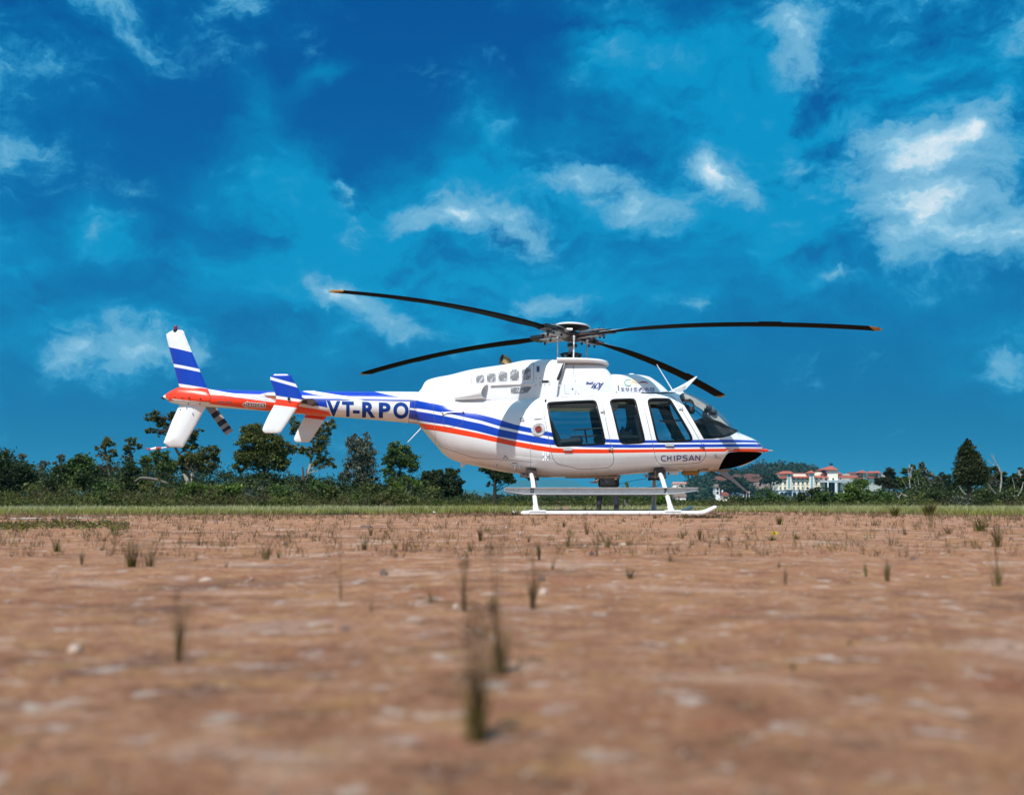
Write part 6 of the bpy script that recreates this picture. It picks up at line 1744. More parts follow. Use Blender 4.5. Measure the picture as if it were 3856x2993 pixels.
grass('grass', 60000, 15, 58, .085, 'grass_green', 41, 'short green grass of the field')
grass('grass', 42000, 22, 60, .125, 'grass_pale', 42, 'pale seeding grass tops at the back of the field')
grass('grass', 7000, 14, 30, .06, 'grass_dead', 43, 'brown dead grass fringing the dirt', edge=.80, rag=.3)
grass('grass', 16000, 20, 40, .10, 'grass_green', 44, 'taller grass right of the helicopter', px0=2450, lean=.6)
grass('grass', 6000, 20, 44, .15, 'grass_pale', 45, 'tall pale grass stems right of the helicopter', px0=2450, lean=.7, wk=.00045)
grass('grass', 5000, 16, 26, .15, 'grass_green', 46, 'lush green grass patch left of the skids', px0=1500, px1=1980, patch=.5)
# low weeds and dead wisps thinly spread over the dirt
g = np.random.default_rng(51)
for lf, n, seed, lab in (('grass_dead', 2000, 52, 'sparse dead wisps on the dirt'), ('weed_brown', 1300, 53, 'sparse brown weeds on the dirt'), ('weed_olive', 520, 54, 'sparse olive weeds on the dirt')):
    g = np.random.default_rng(seed)
    px = g.uniform(-300, 4150, n); dm = edge_depth(px); d = 1 / g.uniform(1 / (dm * 1.02), 1 / 3.2, n) if lf != 'grass_dead' else g.uniform(5, dm)
    near = g.random(n) < .45; d = np.where(near, dm * g.uniform(.62, 1.0, n), d)
    x0 = (px - CX) / FPX * d; nb = 7; ids = np.repeat(np.arange(n), nb); m = len(ids)
    P = np.stack([x0[ids] + g.normal(size=m) * .012, d[ids] + g.normal(size=m) * .012, np.zeros(m)], 1); P[:, 2] = gz(P[:, 0], P[:, 1]) - .002
    h = ((.022 + .060 * g.random(n) ** 1.8) * (.6 + .6 * np.clip(d / 9, 0, 1.2)))[ids] * (.5 + .7 * g.random(m))
    o = big_mesh('sparse_weeds', *blades(P, h, .0016 + .00022 * d[ids], g.normal(size=(m, 2)) * (h * .62)[:, None], seed, 2), M[lf]); tag(o, lab, kind='stuff')
# green and yellow flowering mat at the left
for (lf, n, sz, seed) in (('weed_olive', 2000, .013, 61), ('weed_green', 600, .012, 62), ('grass_dead', 1500, .013, 63)):
    g = np.random.default_rng(seed); px = g.uniform(-200, 500, n) - np.abs(g.normal(size=n)) * 20; d = 7.9 + g.normal(size=n) * .6 + (vnoise(px / 40, px * 0, seed) - .5) * 1.2
    P = np.stack([(px - CX) / FPX * d, d, .008 + np.abs(g.normal(size=n)) * .015 * (vnoise(px / 22, px * 0, seed + 1))], 1)
    tag(big_mesh('ground_cover', *leaves(P, sz * (.6 + .8 * g.random(n)), seed, up=1.0), M[lf]), 'low creeping weed mat on the dirt at left', kind='stuff')

# ---- single weeds and tufts one can point at
FW = {'b': 'weed_brown', 'o': 'weed_olive', 'g': 'weed_green', 'd': 'grass_dead'}


def tuft(label, px, py, hpx, kinds, nb, spread, wid, name='grass_tuft', seed=None, arch=.35, heads=False, dark=None):
    p = gnd(px, py); d = p.y; k = mpp(d); H = hpx * k
    root = thing(name, (p.x, p.y, float(gz(p.x, p.y))), label, 'weed', 'weeds growing on the dirt')
    sd = int(px * 7 + py); g = np.random.default_rng(sd); H *= 1.12
    for lf, f in tuple(kinds) + (('d', .3),):
        n = max(3, int(nb * f)); a = g.uniform(0, 6.28, n); r = np.abs(g.normal(size=n)) * (spread * H * .14 + .012 * H)
        P = np.stack([np.cos(a) * r, np.sin(a) * r, np.full(n, -.003)], 1); hh = H * (.45 + .6 * g.random(n)) * (1 if lf in 'bd' else .8)
        L = np.stack([np.cos(a), np.sin(a)], 1) * (hh * (spread * .95 + .10) * g.random(n) ** .7 * (arch / .35))[:, None] + g.normal(size=(n, 2)) * (hh * .10)[:, None]
        big_mesh('blades', *blades(P, hh, np.full(n, wid * k * .8) * (.5 + .7 * g.random(n)), L, sd + ord(lf), 4), M[FW[lf]], root)
    if heads:
        b = MB(); pts = []
        for q in range(heads):
            a = g.normal(size=2) * spread * H * .25; t = Vector((a[0], a[1] * .5, H * (.85 + .15 * g.random()))); b.tube([Vector((a[0] * .1, a[1] * .1, 0)), t * .55 + Vector((a[0] * -.12, 0, 0)), t], [wid * k * .32, wid * k * .28, wid * k * .18], 6)
            m = 26; pts.append(np.array(t) + g.normal(size=(m, 3)) * np.array([.05, .04, .11]) * H * .7 + np.array([0, 0, -.02 * H]))
        b.build('stem', M['weed_brown'], root)
        pts = np.concatenate(pts); big_mesh('seed_head', *leaves(pts, np.full(len(pts), .012 * H + .0012), sd + 5), M['weed_brown'], root)


tuft('tallest blurred weed clump standing nearest to the camera in the middle', 1793, 2772, 400, (('o', .9), ('b', .8)), 52, .26, 9, heads=4)
tuft('blurred reddish weed clump just behind the tallest one', 1880, 2545, 230, (('b', .9), ('o', .5)), 34, .55, 7, heads=3)
tuft('long single leaning stem with a feathery head beside the tallest clump', 1872, 2535, 470, (('b', .3),), 9, .12, 11, 'weed_stem', heads=2)
tuft('feathery pinkish weed behind and left of the tallest clump', 1742, 2300, 175, (('b', .4),), 12, .2, 8, 'weed_stem', heads=3)
tuft('upright dark stalk weed right of the tallest clump', 2006, 2285, 175, (('b', .8), ('o', .3)), 16, .14, 7, heads=1)
tuft('small forked tuft left of the tallest clump', 1622, 2262, 84, (('o', .5), ('b', .4)), 14, .6, 6)
tuft('thin wispy leaning stem left of the small forked tuft', 1286, 2252, 180, (('d', .3),), 6, .15, 5, 'weed_stem', heads=1)
tuft('faint thin stem between the wispy leaning stem and the forked tuft', 1395, 2300, 80, (('d', .4),), 6, .2, 5, 'weed_stem')
tuft('upright single brown blurred weed in the lower left', 674, 2478, 250, (('b', .9), ('o', .3)), 20, .10, 8, heads=1)
tuft('bushy reddish tuft with tall blades at left', 496, 2139, 140, (('b', .5), ('o', .7)), 30, .5, 7)
tuft('spreading reddish tuft touching the bushy one at left', 567, 2132, 110, (('b', .7), ('o', .3)), 26, .8, 6, heads=1)
tuft('green upright tuft at far left', 216, 2077, 80, (('o', .8), ('b', .4)), 26, .4, 5)
tuft('slim dark upright tuft between the green one and the bushy one', 308, 2130, 65, (('b', .7), ('o', .3)), 16, .15, 6)
tuft('tall V shaped tuft left of centre', 1006, 2103, 85, (('o', .7), ('b', .4)), 22, .55, 6)
tuft('short tuft right beside the tall V shaped one', 1051, 2095, 45, (('o', .8),), 14, .5, 5)
tuft('thin tall stem with a loose tip left of the V shaped tuft', 752, 2055, 55, (('b', .5),), 6, .25, 4, 'weed_stem')
tuft('flat dark green strap leaved weed lying on the dirt at left', 440, 2018, 30, (('g', .9),), 14, 2.6, 12, 'strap_leaf_weed', arch=.8)
tuft('small dull green tuft left of the bushy tuft', 383, 2075, 30, (('g', .5), ('o', .6)), 14, .8, 4)
tuft('pale withered stem pair right of the spreading tuft', 735, 2112, 55, (('d', .8),), 10, .6, 4)
tuft('short tan stub weed left of the V shaped tuft', 852, 2140, 35, (('d', .8),), 10, .3, 5)
tuft('dark upright tuft in front of the rear skid leg', 1809, 2039, 62, (('b', .8), ('o', .5)), 26, .3, 5)
tuft('leaning dark stalk tuft below the rear skid leg', 2032, 2110, 78, (('b', .9), ('o', .2)), 22, .16, 6)
tuft('loose pale tuft right of the leaning dark stalk', 1768, 2073, 48, (('b', .6),), 14, .4, 5)
tuft('green spiky tuft below the middle of the skid', 2287, 2063, 52, (('o', .9), ('b', .2)), 22, .6, 5)
tuft('dark bent weed below the middle of the skid', 2140, 2060, 75, (('b', .9),), 18, .3, 5)
tuft('slim stem weed leaning left near the green spiky tuft', 2250, 2090, 95, (('b', .7),), 9, .15, 5, 'weed_stem')
tuft('small dry clump behind the leaning dark stalk', 1990, 2040, 40, (('d', .9),), 12, .5, 5)
tuft('twiggy dead weed with branching tips in front of the skid', 2210, 2017, 66, (('d', .5), ('b', .3)), 10, .2, 4, 'weed_stem', heads=1)
tuft('forked twiggy tuft in front of the rear end of the skid', 2123, 1985, 36, (('b', .5), ('o', .4)), 16, .8, 4)
tuft('double tuft with dark base left of the rear skid leg', 1490, 2064, 40, (('o', .8), ('b', .3)), 16, .5, 5)
tuft('taller dark tuft right of the double tuft', 1528, 2072, 70, (('b', .8),), 16, .5, 5)
tuft('dark slim tuft left of the double tuft', 1372, 2065, 55, (('b', .9),), 14, .3, 5)
tuft('dark bushy tuft beside a dark stone far left of the skid', 1396, 2017, 40, (('b', .6), ('o', .4)), 22, .3, 5)
tuft('leafy plant with one yellow flower right of the helicopter', 2906, 2035, 26, (('g', 1.0),), 16, 1.7, 9, 'yellow_flower_weed', arch=.9)
tuft('wide spreading bright green tuft near the right edge', 3693, 2003, 66, (('o', .9), ('g', .6)), 46, .95, 5, 'green_tuft')
tuft('tall dark tuft standing before the wide green tuft', 3757, 2053, 90, (('b', 1.0), ('o', .3)), 26, .35, 6)
tuft('tall thin blurred weed lowest at the right edge', 3757, 2203, 140, (('o', .5), ('b', .5)), 16, .35, 7, heads=1)
tuft('slim upright dark olive tuft right of centre', 3341, 2180, 90, (('b', .5), ('o', .8)), 24, .14, 7)
tuft('faint green upright tuft left of the slim olive one', 3261, 2160, 75, (('g', .4), ('o', .5)), 14, .12, 6)
tuft('small upright brown weed right of centre', 2958, 2197, 70, (('b', .9),), 14, .14, 6)
tuft('short dark weed just above the small upright brown one', 2932, 2136, 32, (('b', .9),), 12, .6, 5)
tuft('forked reddish tuft below the nose of the helicopter', 2522, 2120, 45, (('b', .6), ('o', .4)), 16, .6, 5)
tuft('tall spiky tuft below the nose of the helicopter', 2635, 2030, 62, (('b', .8), ('o', .3)), 22, .45, 5)
tuft('tuft of leaning blades left of the tall spiky one', 2571, 2028, 40, (('o', .5), ('b', .5)), 16, .7, 5)
tuft('dry flattened pale tuft right of the tall spiky one', 2745, 2034, 34, (('d', 1.0),), 20, 1.2, 5)
tuft('low green tuft right of the flowering plant', 3003, 2033, 24, (('g', .6), ('o', .6)), 22, 1.2, 5)
tuft('dark leafy leaning tuft right below the nose', 2934, 1975, 46, (('b', .6), ('o', .6)), 16, .5, 6)
tuft('small double tuft near the slim olive one', 3409, 2014, 44, (('b', .7),), 14, .4, 5)
tuft('leaning pair of blades above the slim olive tuft', 3361, 2048, 56, (('b', .8),), 8, .5, 5)
tuft('twiggy dark tuft halfway to the right edge', 3290, 1980, 34, (('b', .9),), 18, .8, 4)
tuft('low sprawling tuft left of the wide green tuft', 3575, 2012, 34, (('o', .5), ('b', .4)), 20, 1.1, 5)
tuft('blurred pale green blade pair in the middle of the dirt', 2080, 2150, 60, (('g', .5), ('d', .3)), 8, .3, 6)
tuft('soft green and brown low tuft right of the middle', 2375, 2176, 50, (('o', .6), ('d', .5)), 22, .9, 6)
tuft('flat bright green leaf lying on the dirt', 2220, 2166, 9, (('g', 1.0),), 7, 3.0, 14, 'fallen_leaf', arch=.9)
tuft('tiny dark blurred sprout low at the right', 2987, 2515, 40, (('o', .7), ('b', .5)), 12, .3, 18)
tuft('tiny dark blurred stub right of the sprout', 3200, 2425, 26, (('b', .9),), 10, .4, 16)
tuft('low leafy weed in front of the front skid leg', 2466, 1951, 12, (('g', .6), ('o', .6)), 18, 1.6, 6)
tuft('yellow green bush of grass at the field edge right', 3500, 1943, 60, (('g', .5), ('o', 1.2)), 90, .8, 5, 'grass_clump')
tuft('second yellow green clump of grass left of the bigger one', 3370, 1944, 48, (('g', .4), ('o', .9)), 60, .8, 5, 'grass_clump')
fl = gnd(2906, 2035); f0 = Vector((fl.x + .01, fl.y - .01, .034))
fo_ = thing('yellow_flower', (f0.x, f0.y, f0.z), 'small bright yellow flower on the leafy plant right of the helicopter', 'flower')
P = np.array([[math.cos(a) * .010, math.sin(a) * .006, .003 * math.sin(3 * a)] for a in np.linspace(0, 6.28, 9)[:-1]]); big_mesh('petals', *leaves(P, np.full(8, .010), 3, up=.2), M['petal_yellow'], fo_)
MB().ball((0, 0, 0), .005, 8, 6).build('flower_centre', M['leaf_yellow'], fo_)

# ---- stones and lumps
mat('stone_pale', (.40, .29, .235), .85, var=.25, vscale=30, bump=.6, bscale=60)
mat('stone_dark', (.11, .075, .065), .9, var=.3, vscale=30, bump=.6, bscale=60)
mat('stone_white', (.60, .53, .46), .8, var=.1, vscale=30)
mat('block_tan', (.34, .255, .18), .9, var=.3, vscale=20, bump=.6, bscale=60)


def stone(label, px, py, wpx, hpx, m, name='stone'):
    p = gnd(px, py); k = mpp(p.y); g = np.random.default_rng(int(px + py)); W_, H_ = wpx * k / 2, hpx * k
    bm = bmesh.new(); bmesh.ops.create_icosphere(bm, subdivisions=2, radius=1)
    for v in bm.verts:
        f = 1 + .22 * (vnoise(np.array([v.co.x * 1.7 + px]), np.array([v.co.y * 1.7 + v.co.z * 2.1 + py]), 3)[0] - .5) * 2
        v.co = Vector((v.co.x * W_ * f, v.co.y * W_ * .8 * f, max(-.25, v.co.z) * H_ * f))
    me = bpy.data.meshes.new(name); bm.to_mesh(me); bm.free(); me.materials.append(M[m]); me.polygons.foreach_set('use_smooth', np.ones(len(me.polygons), bool))
    o = new_obj(name, me); o.location = (p.x, p.y, float(gz(p.x, p.y))); tag(o, label, 'stone', 'stones lying on the dirt')


stone('blurred pinkish white pebble in the lower left', 283, 2440, 52, 26, 'stone_pale')
stone('dark clod of earth left of the tallest weed clump', 1445, 2168, 34, 22, 'stone_dark')
stone('pale brown stone with a dark side right of the upright stalk weed', 2040, 2190, 28, 20, 'stone_dark')
stone('pale stone just below the dark sided one', 2046, 2235, 38, 22, 'stone_pale')
stone('tan pebble below the feathery pinkish weed', 1716, 2285, 26, 18, 'stone_pale')
stone('small white pebble in front of the rear skid leg', 1907, 1989, 11, 8, 'stone_white')
stone('flat pale stone right of the green spiky tuft', 2345, 2055, 30, 12, 'stone_pale')
stone('small dark stone left of the slim stem weed', 2227, 2083, 22, 12, 'stone_dark')
stone('dark red clod beside the dark upright tuft', 1614, 2025, 10, 9, 'stone_dark')
stone('dark flat stone beside the dark bushy tuft far left of the skid', 1380, 1987, 46, 10, 'stone_dark')
stone('reddish dark stone below the flowering plant', 3153, 2052, 18, 9, 'stone_dark')
stone('small dark stone below the tall spiky tuft', 2663, 2039, 12, 7, 'stone_dark')
stone('grey blue pebble right of centre', 3440, 2110, 20, 12, 'stone_dark')
stone('dark blurred pebble below the wisp at left', 1296, 2365, 28, 18, 'stone_dark')
stone('pinkish flat stone in the left middle ground', 777, 2186, 56, 14, 'stone_pale')
stone('dark litter lump left of the V shaped tuft', 1075, 2053, 20, 10, 'stone_dark')
g = np.random.default_rng(77); n = 900
d = 1 / g.uniform(1 / 15, 1 / .5, n); px = g.uniform(-300, 4150, n); r = (.0012 + .0045 * g.random(n) ** 3) * np.clip(d / 2, .5, 2.2)
o6 = np.array([[1, 0, 0], [-.8, .2, 0], [.1, .9, 0], [-.1, -1, 0], [.1, 0, .8], [0, .1, -.5]]); f6 = np.array([[0, 2, 4], [2, 1, 4], [1, 3, 4], [3, 0, 4], [2, 0, 5], [1, 2, 5], [3, 1, 5], [0, 3, 5]])
x = (px - CX) / FPX * d; ct_ = np.stack([x, d, gz(x, d) + r * .3], 1)
vs = (ct_[:, None] + o6[None] * r[:, None, None] * (.7 + .6 * g.random((n, 6, 1)))).reshape(-1, 3); fs = (f6[None] + (np.arange(n) * 6)[:, None, None]).reshape(-1, 3)
tag(big_mesh('gravel', vs, fs, M['stone_pale']), 'fine gravel scattered on the dirt', kind='stuff')
# leaf litter heap in front of the nose
g = np.random.default_rng(78); c = gnd(2640, 1950); P = np.stack([c.x + g.normal(size=420) * .16, c.y + g.normal(size=420) * .25, np.abs(g.normal(size=420)) * .012 + .004], 1)
tag(big_mesh('dry_litter', *leaves(P, .012 + .012 * g.random(420), 78, up=1), M['leaf_brown']), 'heap of dry brown litter in front of the skid tip', kind='stuff')
# chalk line
b = MB(); g = np.random.default_rng(79); lx = -260.0
while lx < 470:
    w_ = g.uniform(25, 95); hp = g.uniform(.5, 1.2)
    y_ = np.interp(lx, [-260, 0, 480], [1957, 1953.5, 1948]); y2 = np.interp(lx + w_, [-260, 0, 480], [1957, 1953.5, 1948])
    b.add([gnd(lx, y_ - hp) + Vector((0, 0, .004)), gnd(lx + w_, y2 - hp * g.uniform(.4, 1)) + Vector((0, 0, .004)), gnd(lx + w_, y2 + hp * g.uniform(.3, 1)) + Vector((0, 0, .004)), gnd(lx, y_ + hp) + Vector((0, 0, .004))], [(3, 2, 1, 0)])
    lx += w_ + (g.uniform(0, 3) if g.random() < .6 else g.uniform(8, 40))
tag(b.build('chalk_line', M['paper_white'], smooth=False), 'broken white chalk line on the dirt at left', kind='structure')
# blocks lying behind the near skid
for lab, x0, x1, y0, Y in (('tan block with rounded corner lying left behind the skid', 2090, 2106, 1911, 19.6), ('larger tan block lying right behind the skid', 2120, 2141, 1905, 19.7), ('small dark block between the two tan blocks', 2110, 2117, 1914, 19.9)):
    a, c = at(x0, 1927, Y), at(x1, y0, Y); w_ = c.x - a.x
    o = MB().box((0, 0, c.z / 2), (w_, w_ * 1.1, c.z), Matrix.Rotation(.25, 3, 'Z')).build('stone_block', M['block_tan' if 'small' not in lab else 'stone_dark'], None, bevel=.012)
    o.location = ((a.x + c.x) / 2, Y, 0); tag(o, lab, 'block', 'blocks behind the skid')
for lab, x, y, Y in (('small white scrap lying on the grass edge left of the skid', 1934, 1928, 22), ('tiny white scrap in the grass far left of the skid', 1635, 1931, 21)):
    p = at(x, y, Y); o = MB().box((0, 0, .02), (.06, .04, .03), Matrix.Rotation(.5, 3, 'Y')).build('litter_scrap', M['paper_white'], None, bevel=.006); o.location = (p.x, Y, 0); tag(o, lab, 'litter')

# ------------------------------------------------------------------ the person behind the helicopter
PY = 26.0
pk = mpp(PY); pc0 = at(2293, HORIZON, PY)
person = thing('person', (pc0.x, PY, 0), 'person in a black jacket and dark trousers holding a flat board behind the helicopter', 'person')


def skin_mesh(name, nodes, edges, m, parent, sub=1):
    me = bpy.data.meshes.new(name); me.from_pydata([n[0] for n in nodes], edges, []); o = bpy.data.objects.new(name, me); col.objects.link(o)
    md = o.modifiers.new('s', 'SKIN'); md.use_smooth_shade = True; o.modifiers.new('u', 'SUBSURF').levels = sub
    for v, n in zip(me.skin_vertices[0].data, nodes): v.radius = n[1] if isinstance(n[1], tuple) else (n[1], n[1])
    me.skin_vertices[0].data[0].use_root = True
    bpy.context.view_layer.update(); dg = bpy.context.evaluated_depsgraph_get(); m2 = bpy.data.meshes.new_from_object(o.evaluated_get(dg))
    bpy.data.objects.remove(o); bpy.data.meshes.remove(me); m2.materials.clear(); m2.materials.append(M[m])
    m2.polygons.foreach_set('use_smooth', np.ones(len(m2.polygons), bool)); m2.name = name
    return new_obj(name, m2, parent)


lx_, rx_ = (2256 - 2293) * pk, (2321 - 2293) * pk
hand = Vector(((2238 - 2293) * pk, -.18, .735))
nodes = [((0, 0, .84), .11), ((0, 0, 1.05), .12), ((0, 0, 1.28), .13), ((0, 0, 1.40), .09), ((0, -.01, 1.46), .055), ((0, -.02, 1.55), .085), ((0, -.02, 1.63), .075),
         ((lx_ * .45, 0, .80), .085), ((lx_ * .85, -.01, .45), .06), ((lx_, .0, .08), .045), ((rx_ * .45, 0, .80), .085), ((rx_ * .85, -.01, .45), .06), ((rx_, .0, .08), .045),
         ((-.18, 0, 1.36), .055), ((-.27, .02, 1.05), .048), ((hand.x + .10, -.12, .80), .036), ((hand.x + .02, -.17, .745), .026), ((.18, 0, 1.36), .055), ((.26, .0, 1.06), .048), ((.20, -.12, .84), .036), ((.14, -.2, .80), .026)]
edges = [(0, 1), (1, 2), (2, 3), (3, 4), (4, 5), (5, 6), (0, 7), (7, 8), (8, 9), (0, 10), (10, 11), (11, 12), (3, 13), (13, 14), (14, 15), (15, 16), (3, 17), (17, 18), (18, 19), (19, 20)]
skin_mesh('body', nodes, edges, 'skin', person, 2)
jk = [((0, 0, .56), (.30, .19)), ((0, 0, .72), (.295, .18)), ((0, 0, .95), (.275, .17)), ((0, 0, 1.18), (.265, .16)), ((0, 0, 1.36), (.20, .13)), ((0, 0, 1.43), (.09, .08)), ((-.20, 0, 1.35), .085), ((-.285, .02, 1.05), .075), ((hand.x + .07, -.13, .79), .06), ((.20, 0, 1.35), .085), ((.285, .0, 1.06), .08), ((.20, -.14, .82), .065)]
skin_mesh('jacket', jk, [(0, 1), (1, 2), (2, 3), (3, 4), (4, 5), (4, 6), (6, 7), (7, 8), (4, 9), (9, 10), (10, 11)], 'jacket_black', person, 2)
skin_mesh('trousers', [((0, 0, .86), (.17, .13)), ((lx_ * .5, 0, .74), .105), ((lx_ * .88, -.01, .45), .080), ((lx_ * .98, 0, .24), .074), ((lx_, 0, .12), .080), ((rx_ * .5, 0, .74), .105), ((rx_ * .88, -.01, .45), .080), ((rx_ * .98, 0, .24), .074), ((rx_, 0, .12), .080)],
          [(0, 1), (1, 2), (2, 3), (3, 4), (0, 5), (5, 6), (6, 7), (7, 8)], 'trouser_navy', person, 2)
for x in (lx_, rx_):
    MB().ball((x, -.05, .05), (.055, .14, .055), 12, 8).tube([(x, .01, .03), (x, .01, .15)], .062, 12).build('shoe', M['shoe_black'], person)
MB().ball((0, .015, 1.625), (.085, .10, .085), 14, 10).build('hair', M['hair_black'], person)
b = MB(); b.ball((-.03, -.095, 1.60), .010, 6, 5); b.ball((.03, -.095, 1.60), .010, 6, 5); b.build('eye', M['paper_white'], person)
MB().ball((0, -.105, 1.575), (.013, .018, .022), 8, 6).build('nose', M['skin'], person)
b = MB()
for i, (dx, ln) in enumerate(((-.03, .07), (-.01, .08), (.01, .075), (.03, .06))):
    h0 = hand + Vector((dx * .6, -.02, .0)); b.tube([h0 + Vector((.02, .03, .012)), h0 + Vector((-ln * .6, 0, .012)), h0 + Vector((-ln * .9, -.01, -.02))], [.010, .009, .007], 6)
b.tube([hand + Vector((.03, 0, .02)), hand + Vector((0, -.04, .03)), hand + Vector((-.03, -.05, .02))], [.012, .011, .008], 6)
b.build('fingers', M['skin'], person)
bd = thing('clipboard', (pc0.x + hand.x, PY + hand.y, hand.z), 'flat dark red board in the hand of the person in black', 'clipboard')
MB().box((-.03, -.03, -.005), (.24, .30, .006), Matrix.Rotation(.12, 3, 'Y')).build('board', M['board_red'], bd, smooth=False)
MB().box((-.03, -.03, .002), (.20, .26, .004), Matrix.Rotation(.12, 3, 'Y')).build('paper', M['jacket_black'], bd, smooth=False)

# birds
for lab, x, y, Y, s_ in (('tiny dark bird alone in the deep blue sky', 1914, 560, 60, .055), ('tiny dark bird gliding in front of a pale cloud left of the rotor', 1439, 1237, 90, .06)):
    p = at(x, y, Y); r_ = thing('bird', p, lab, 'bird', 'birds in the sky')
    MB().tube([(-s_ * .9, 0, 0), (-s_ * .3, 0, .01), (s_ * .5, 0, 0), (s_ * .9, 0, 0)], [.004, s_ * .32, s_ * .28, .01], 8).build('body', M['panel_black'], r_)
    MB().add([(0, 0, .01), (-s_ * .4, s_ * 1.6, s_ * .7), (s_ * .5, 0, .01), (-s_ * .4, -s_ * 1.6, s_ * .7), (0, 0, .02), (s_ * .5, 0, .02)], [(0, 2, 1), (0, 3, 2), (4, 1, 5), (4, 5, 3)]).build('wings', M['panel_black'], r_, smooth=False)

# ------------------------------------------------------------------ hills, forest, buildings
leaf_mat('hill_grass', [(0, (.03, .045, .02)), (1, (.05, .07, .03))], trans=0)
mat('hill_soil', (.035, .048, .022), 1, var=.5, vscale=.05)
mat('far_forest', (.020, .034, .018), 1, var=.4, vscale=.01)
mat('red_earth', (.105, .034, .022), .95, var=.35, vscale=.12, bump=.5, bscale=.4)
mat('grey_earth', (.16, .115, .095), .95, var=.35, vscale=.1)


def ridge_hill(name, Y0, Y1, prof, drop, m, label, ex=1.8, nseed=3, amp=0.0):
    """prof: (photo x, photo y of the crest); the land rises from Y0 to its crest at Y1 and falls off behind"""
    px = np.linspace(prof[0][0], prof[-1][0], 150); py = pchip(px, [q[0] for q in prof], [q[1] for q in prof])
    zc = np.maximum(0, CAMZ + (HORIZON - py) * Y1 / FPX - drop); rows = []
    for t in np.linspace(0, 1.7, 16):
        Y = Y0 + (Y1 - Y0) * t; f = t ** ex if t <= 1 else max(0, 1 - ((t - 1) / .7) ** 2)
        n = vnoise(px / 30, np.full_like(px, t * 6), nseed) - .5
        rows.append(np.stack([(px - CX) / FPX * (Y if t < 1 else Y), np.full_like(px, Y), np.maximum(-1, zc * f * (1 + amp * n) - (1 if t == 0 else 0))], 1))
    n = len(px); vs = np.concatenate(rows); fs = [(r * n + i, r * n + i + 1, (r + 1) * n + i + 1, (r + 1) * n + i) for r in range(15) for i in range(n - 1)]
    tag(big_mesh(name, vs, fs, m, smooth=True), label, kind='structure')


ridge_hill('hill', 8200, 9800, [(1450, 1903), (1700, 1866), (1771, 1844), (1830, 1850), (1906, 1832), (1940, 1816), (1985, 1806), (2060, 1803), (2141, 1805), (2180, 1820), (2240, 1836), (2300, 1842), (2400, 1846), (2500, 1850), (2620, 1858), (2800, 1903)], 0, M['far_forest'], 'far wooded hill fading to blue', 1.2, 5, .06)
ridge_hill('hill', 5600, 6800, [(900, 1903), (1300, 1870), (1640, 1860), (1720, 1862), (1800, 1866), (1950, 1872), (2200, 1868), (2420, 1862), (2560, 1862), (2700, 1903)], 0, M['far_forest'], 'low wooded ridge in front of the far blue hill', 1.2, 8, .1)
HR = [(2380, 1900), (2440, 1866), (2520, 1848), (2575, 1832), (2600, 1800), (2640, 1788), (2700, 1784), (2750, 1779), (2800, 1765), (2860, 1757), (2930, 1748), (2990, 1752), (3040, 1757), (3100, 1775), (3180, 1800), (3300, 1820), (3450, 1850), (3700, 1870), (4000, 1890), (4300, 1900)]
HY0, HY1 = 560.0, 900.0
ridge_hill('hill', HY0, HY1, HR, 3.0, M['hill_soil'], 'wooded hill with red earth cuttings right of the helicopter', 1.8, 4, .05)


def hill_z(px, Y):
    py = np.interp(px, [q[0] for q in HR], [q[1] for q in HR]); zc = np.maximum(0, CAMZ + (HORIZON - py) * HY1 / FPX - 3.0)
    t = np.clip((Y - HY0) / (HY1 - HY0), 0, 1); return zc * t ** 1.8


CUTS = [zL([(1350, 355), (1470, 360), (1475, 420), (1420, 440), (1370, 410)]), zL([(1515, 365), (1600, 350), (1760, 358), (1870, 378), (1890, 440), (1760, 480), (1600, 478), (1530, 440)]), zL([(1050, 395), (1180, 388), (1260, 430), (1180, 478), (1090, 440)])]
GCUT = zL([(1660, 500), (1890, 480), (1960, 560), (1900, 610), (1700, 600)])
for poly, m_, lab, Yc in ((CUTS[0], 'red_earth', 'small red earth cutting on the hill', 800), (CUTS[1], 'red_earth', 'large red earth cutting on the hill left of the building', 805), (CUTS[2], 'red_earth', 'red earth slope behind the lower wire cutter', 790), (GCUT, 'grey_earth', 'greyish bare slope left of the building', 760)):
    pl = dens(poly, 3); g = np.random.default_rng(int(poly[0][0])); pl = [(x + g.normal() * 1.2, y + g.normal() * 1.0) for x, y in pl]; ymax = max(y for _, y in pl); ymin = min(y for _, y in pl)
    f_ = [at(x, y, Yc + 14 * (ymax - y) / (ymax - ymin)) for x, y in pl]; n = len(f_); bk = [v + Vector((0, 12, -.5)) for v in f_]
    tag(MB().add(f_ + bk, [tuple(range(n)), tuple(reversed(range(n, 2 * n)))] + [(i, i + n, (i + 1) % n + n, (i + 1) % n) for i in range(n)]).build('earth_bank', M[m_], smooth=False), lab, kind='structure')


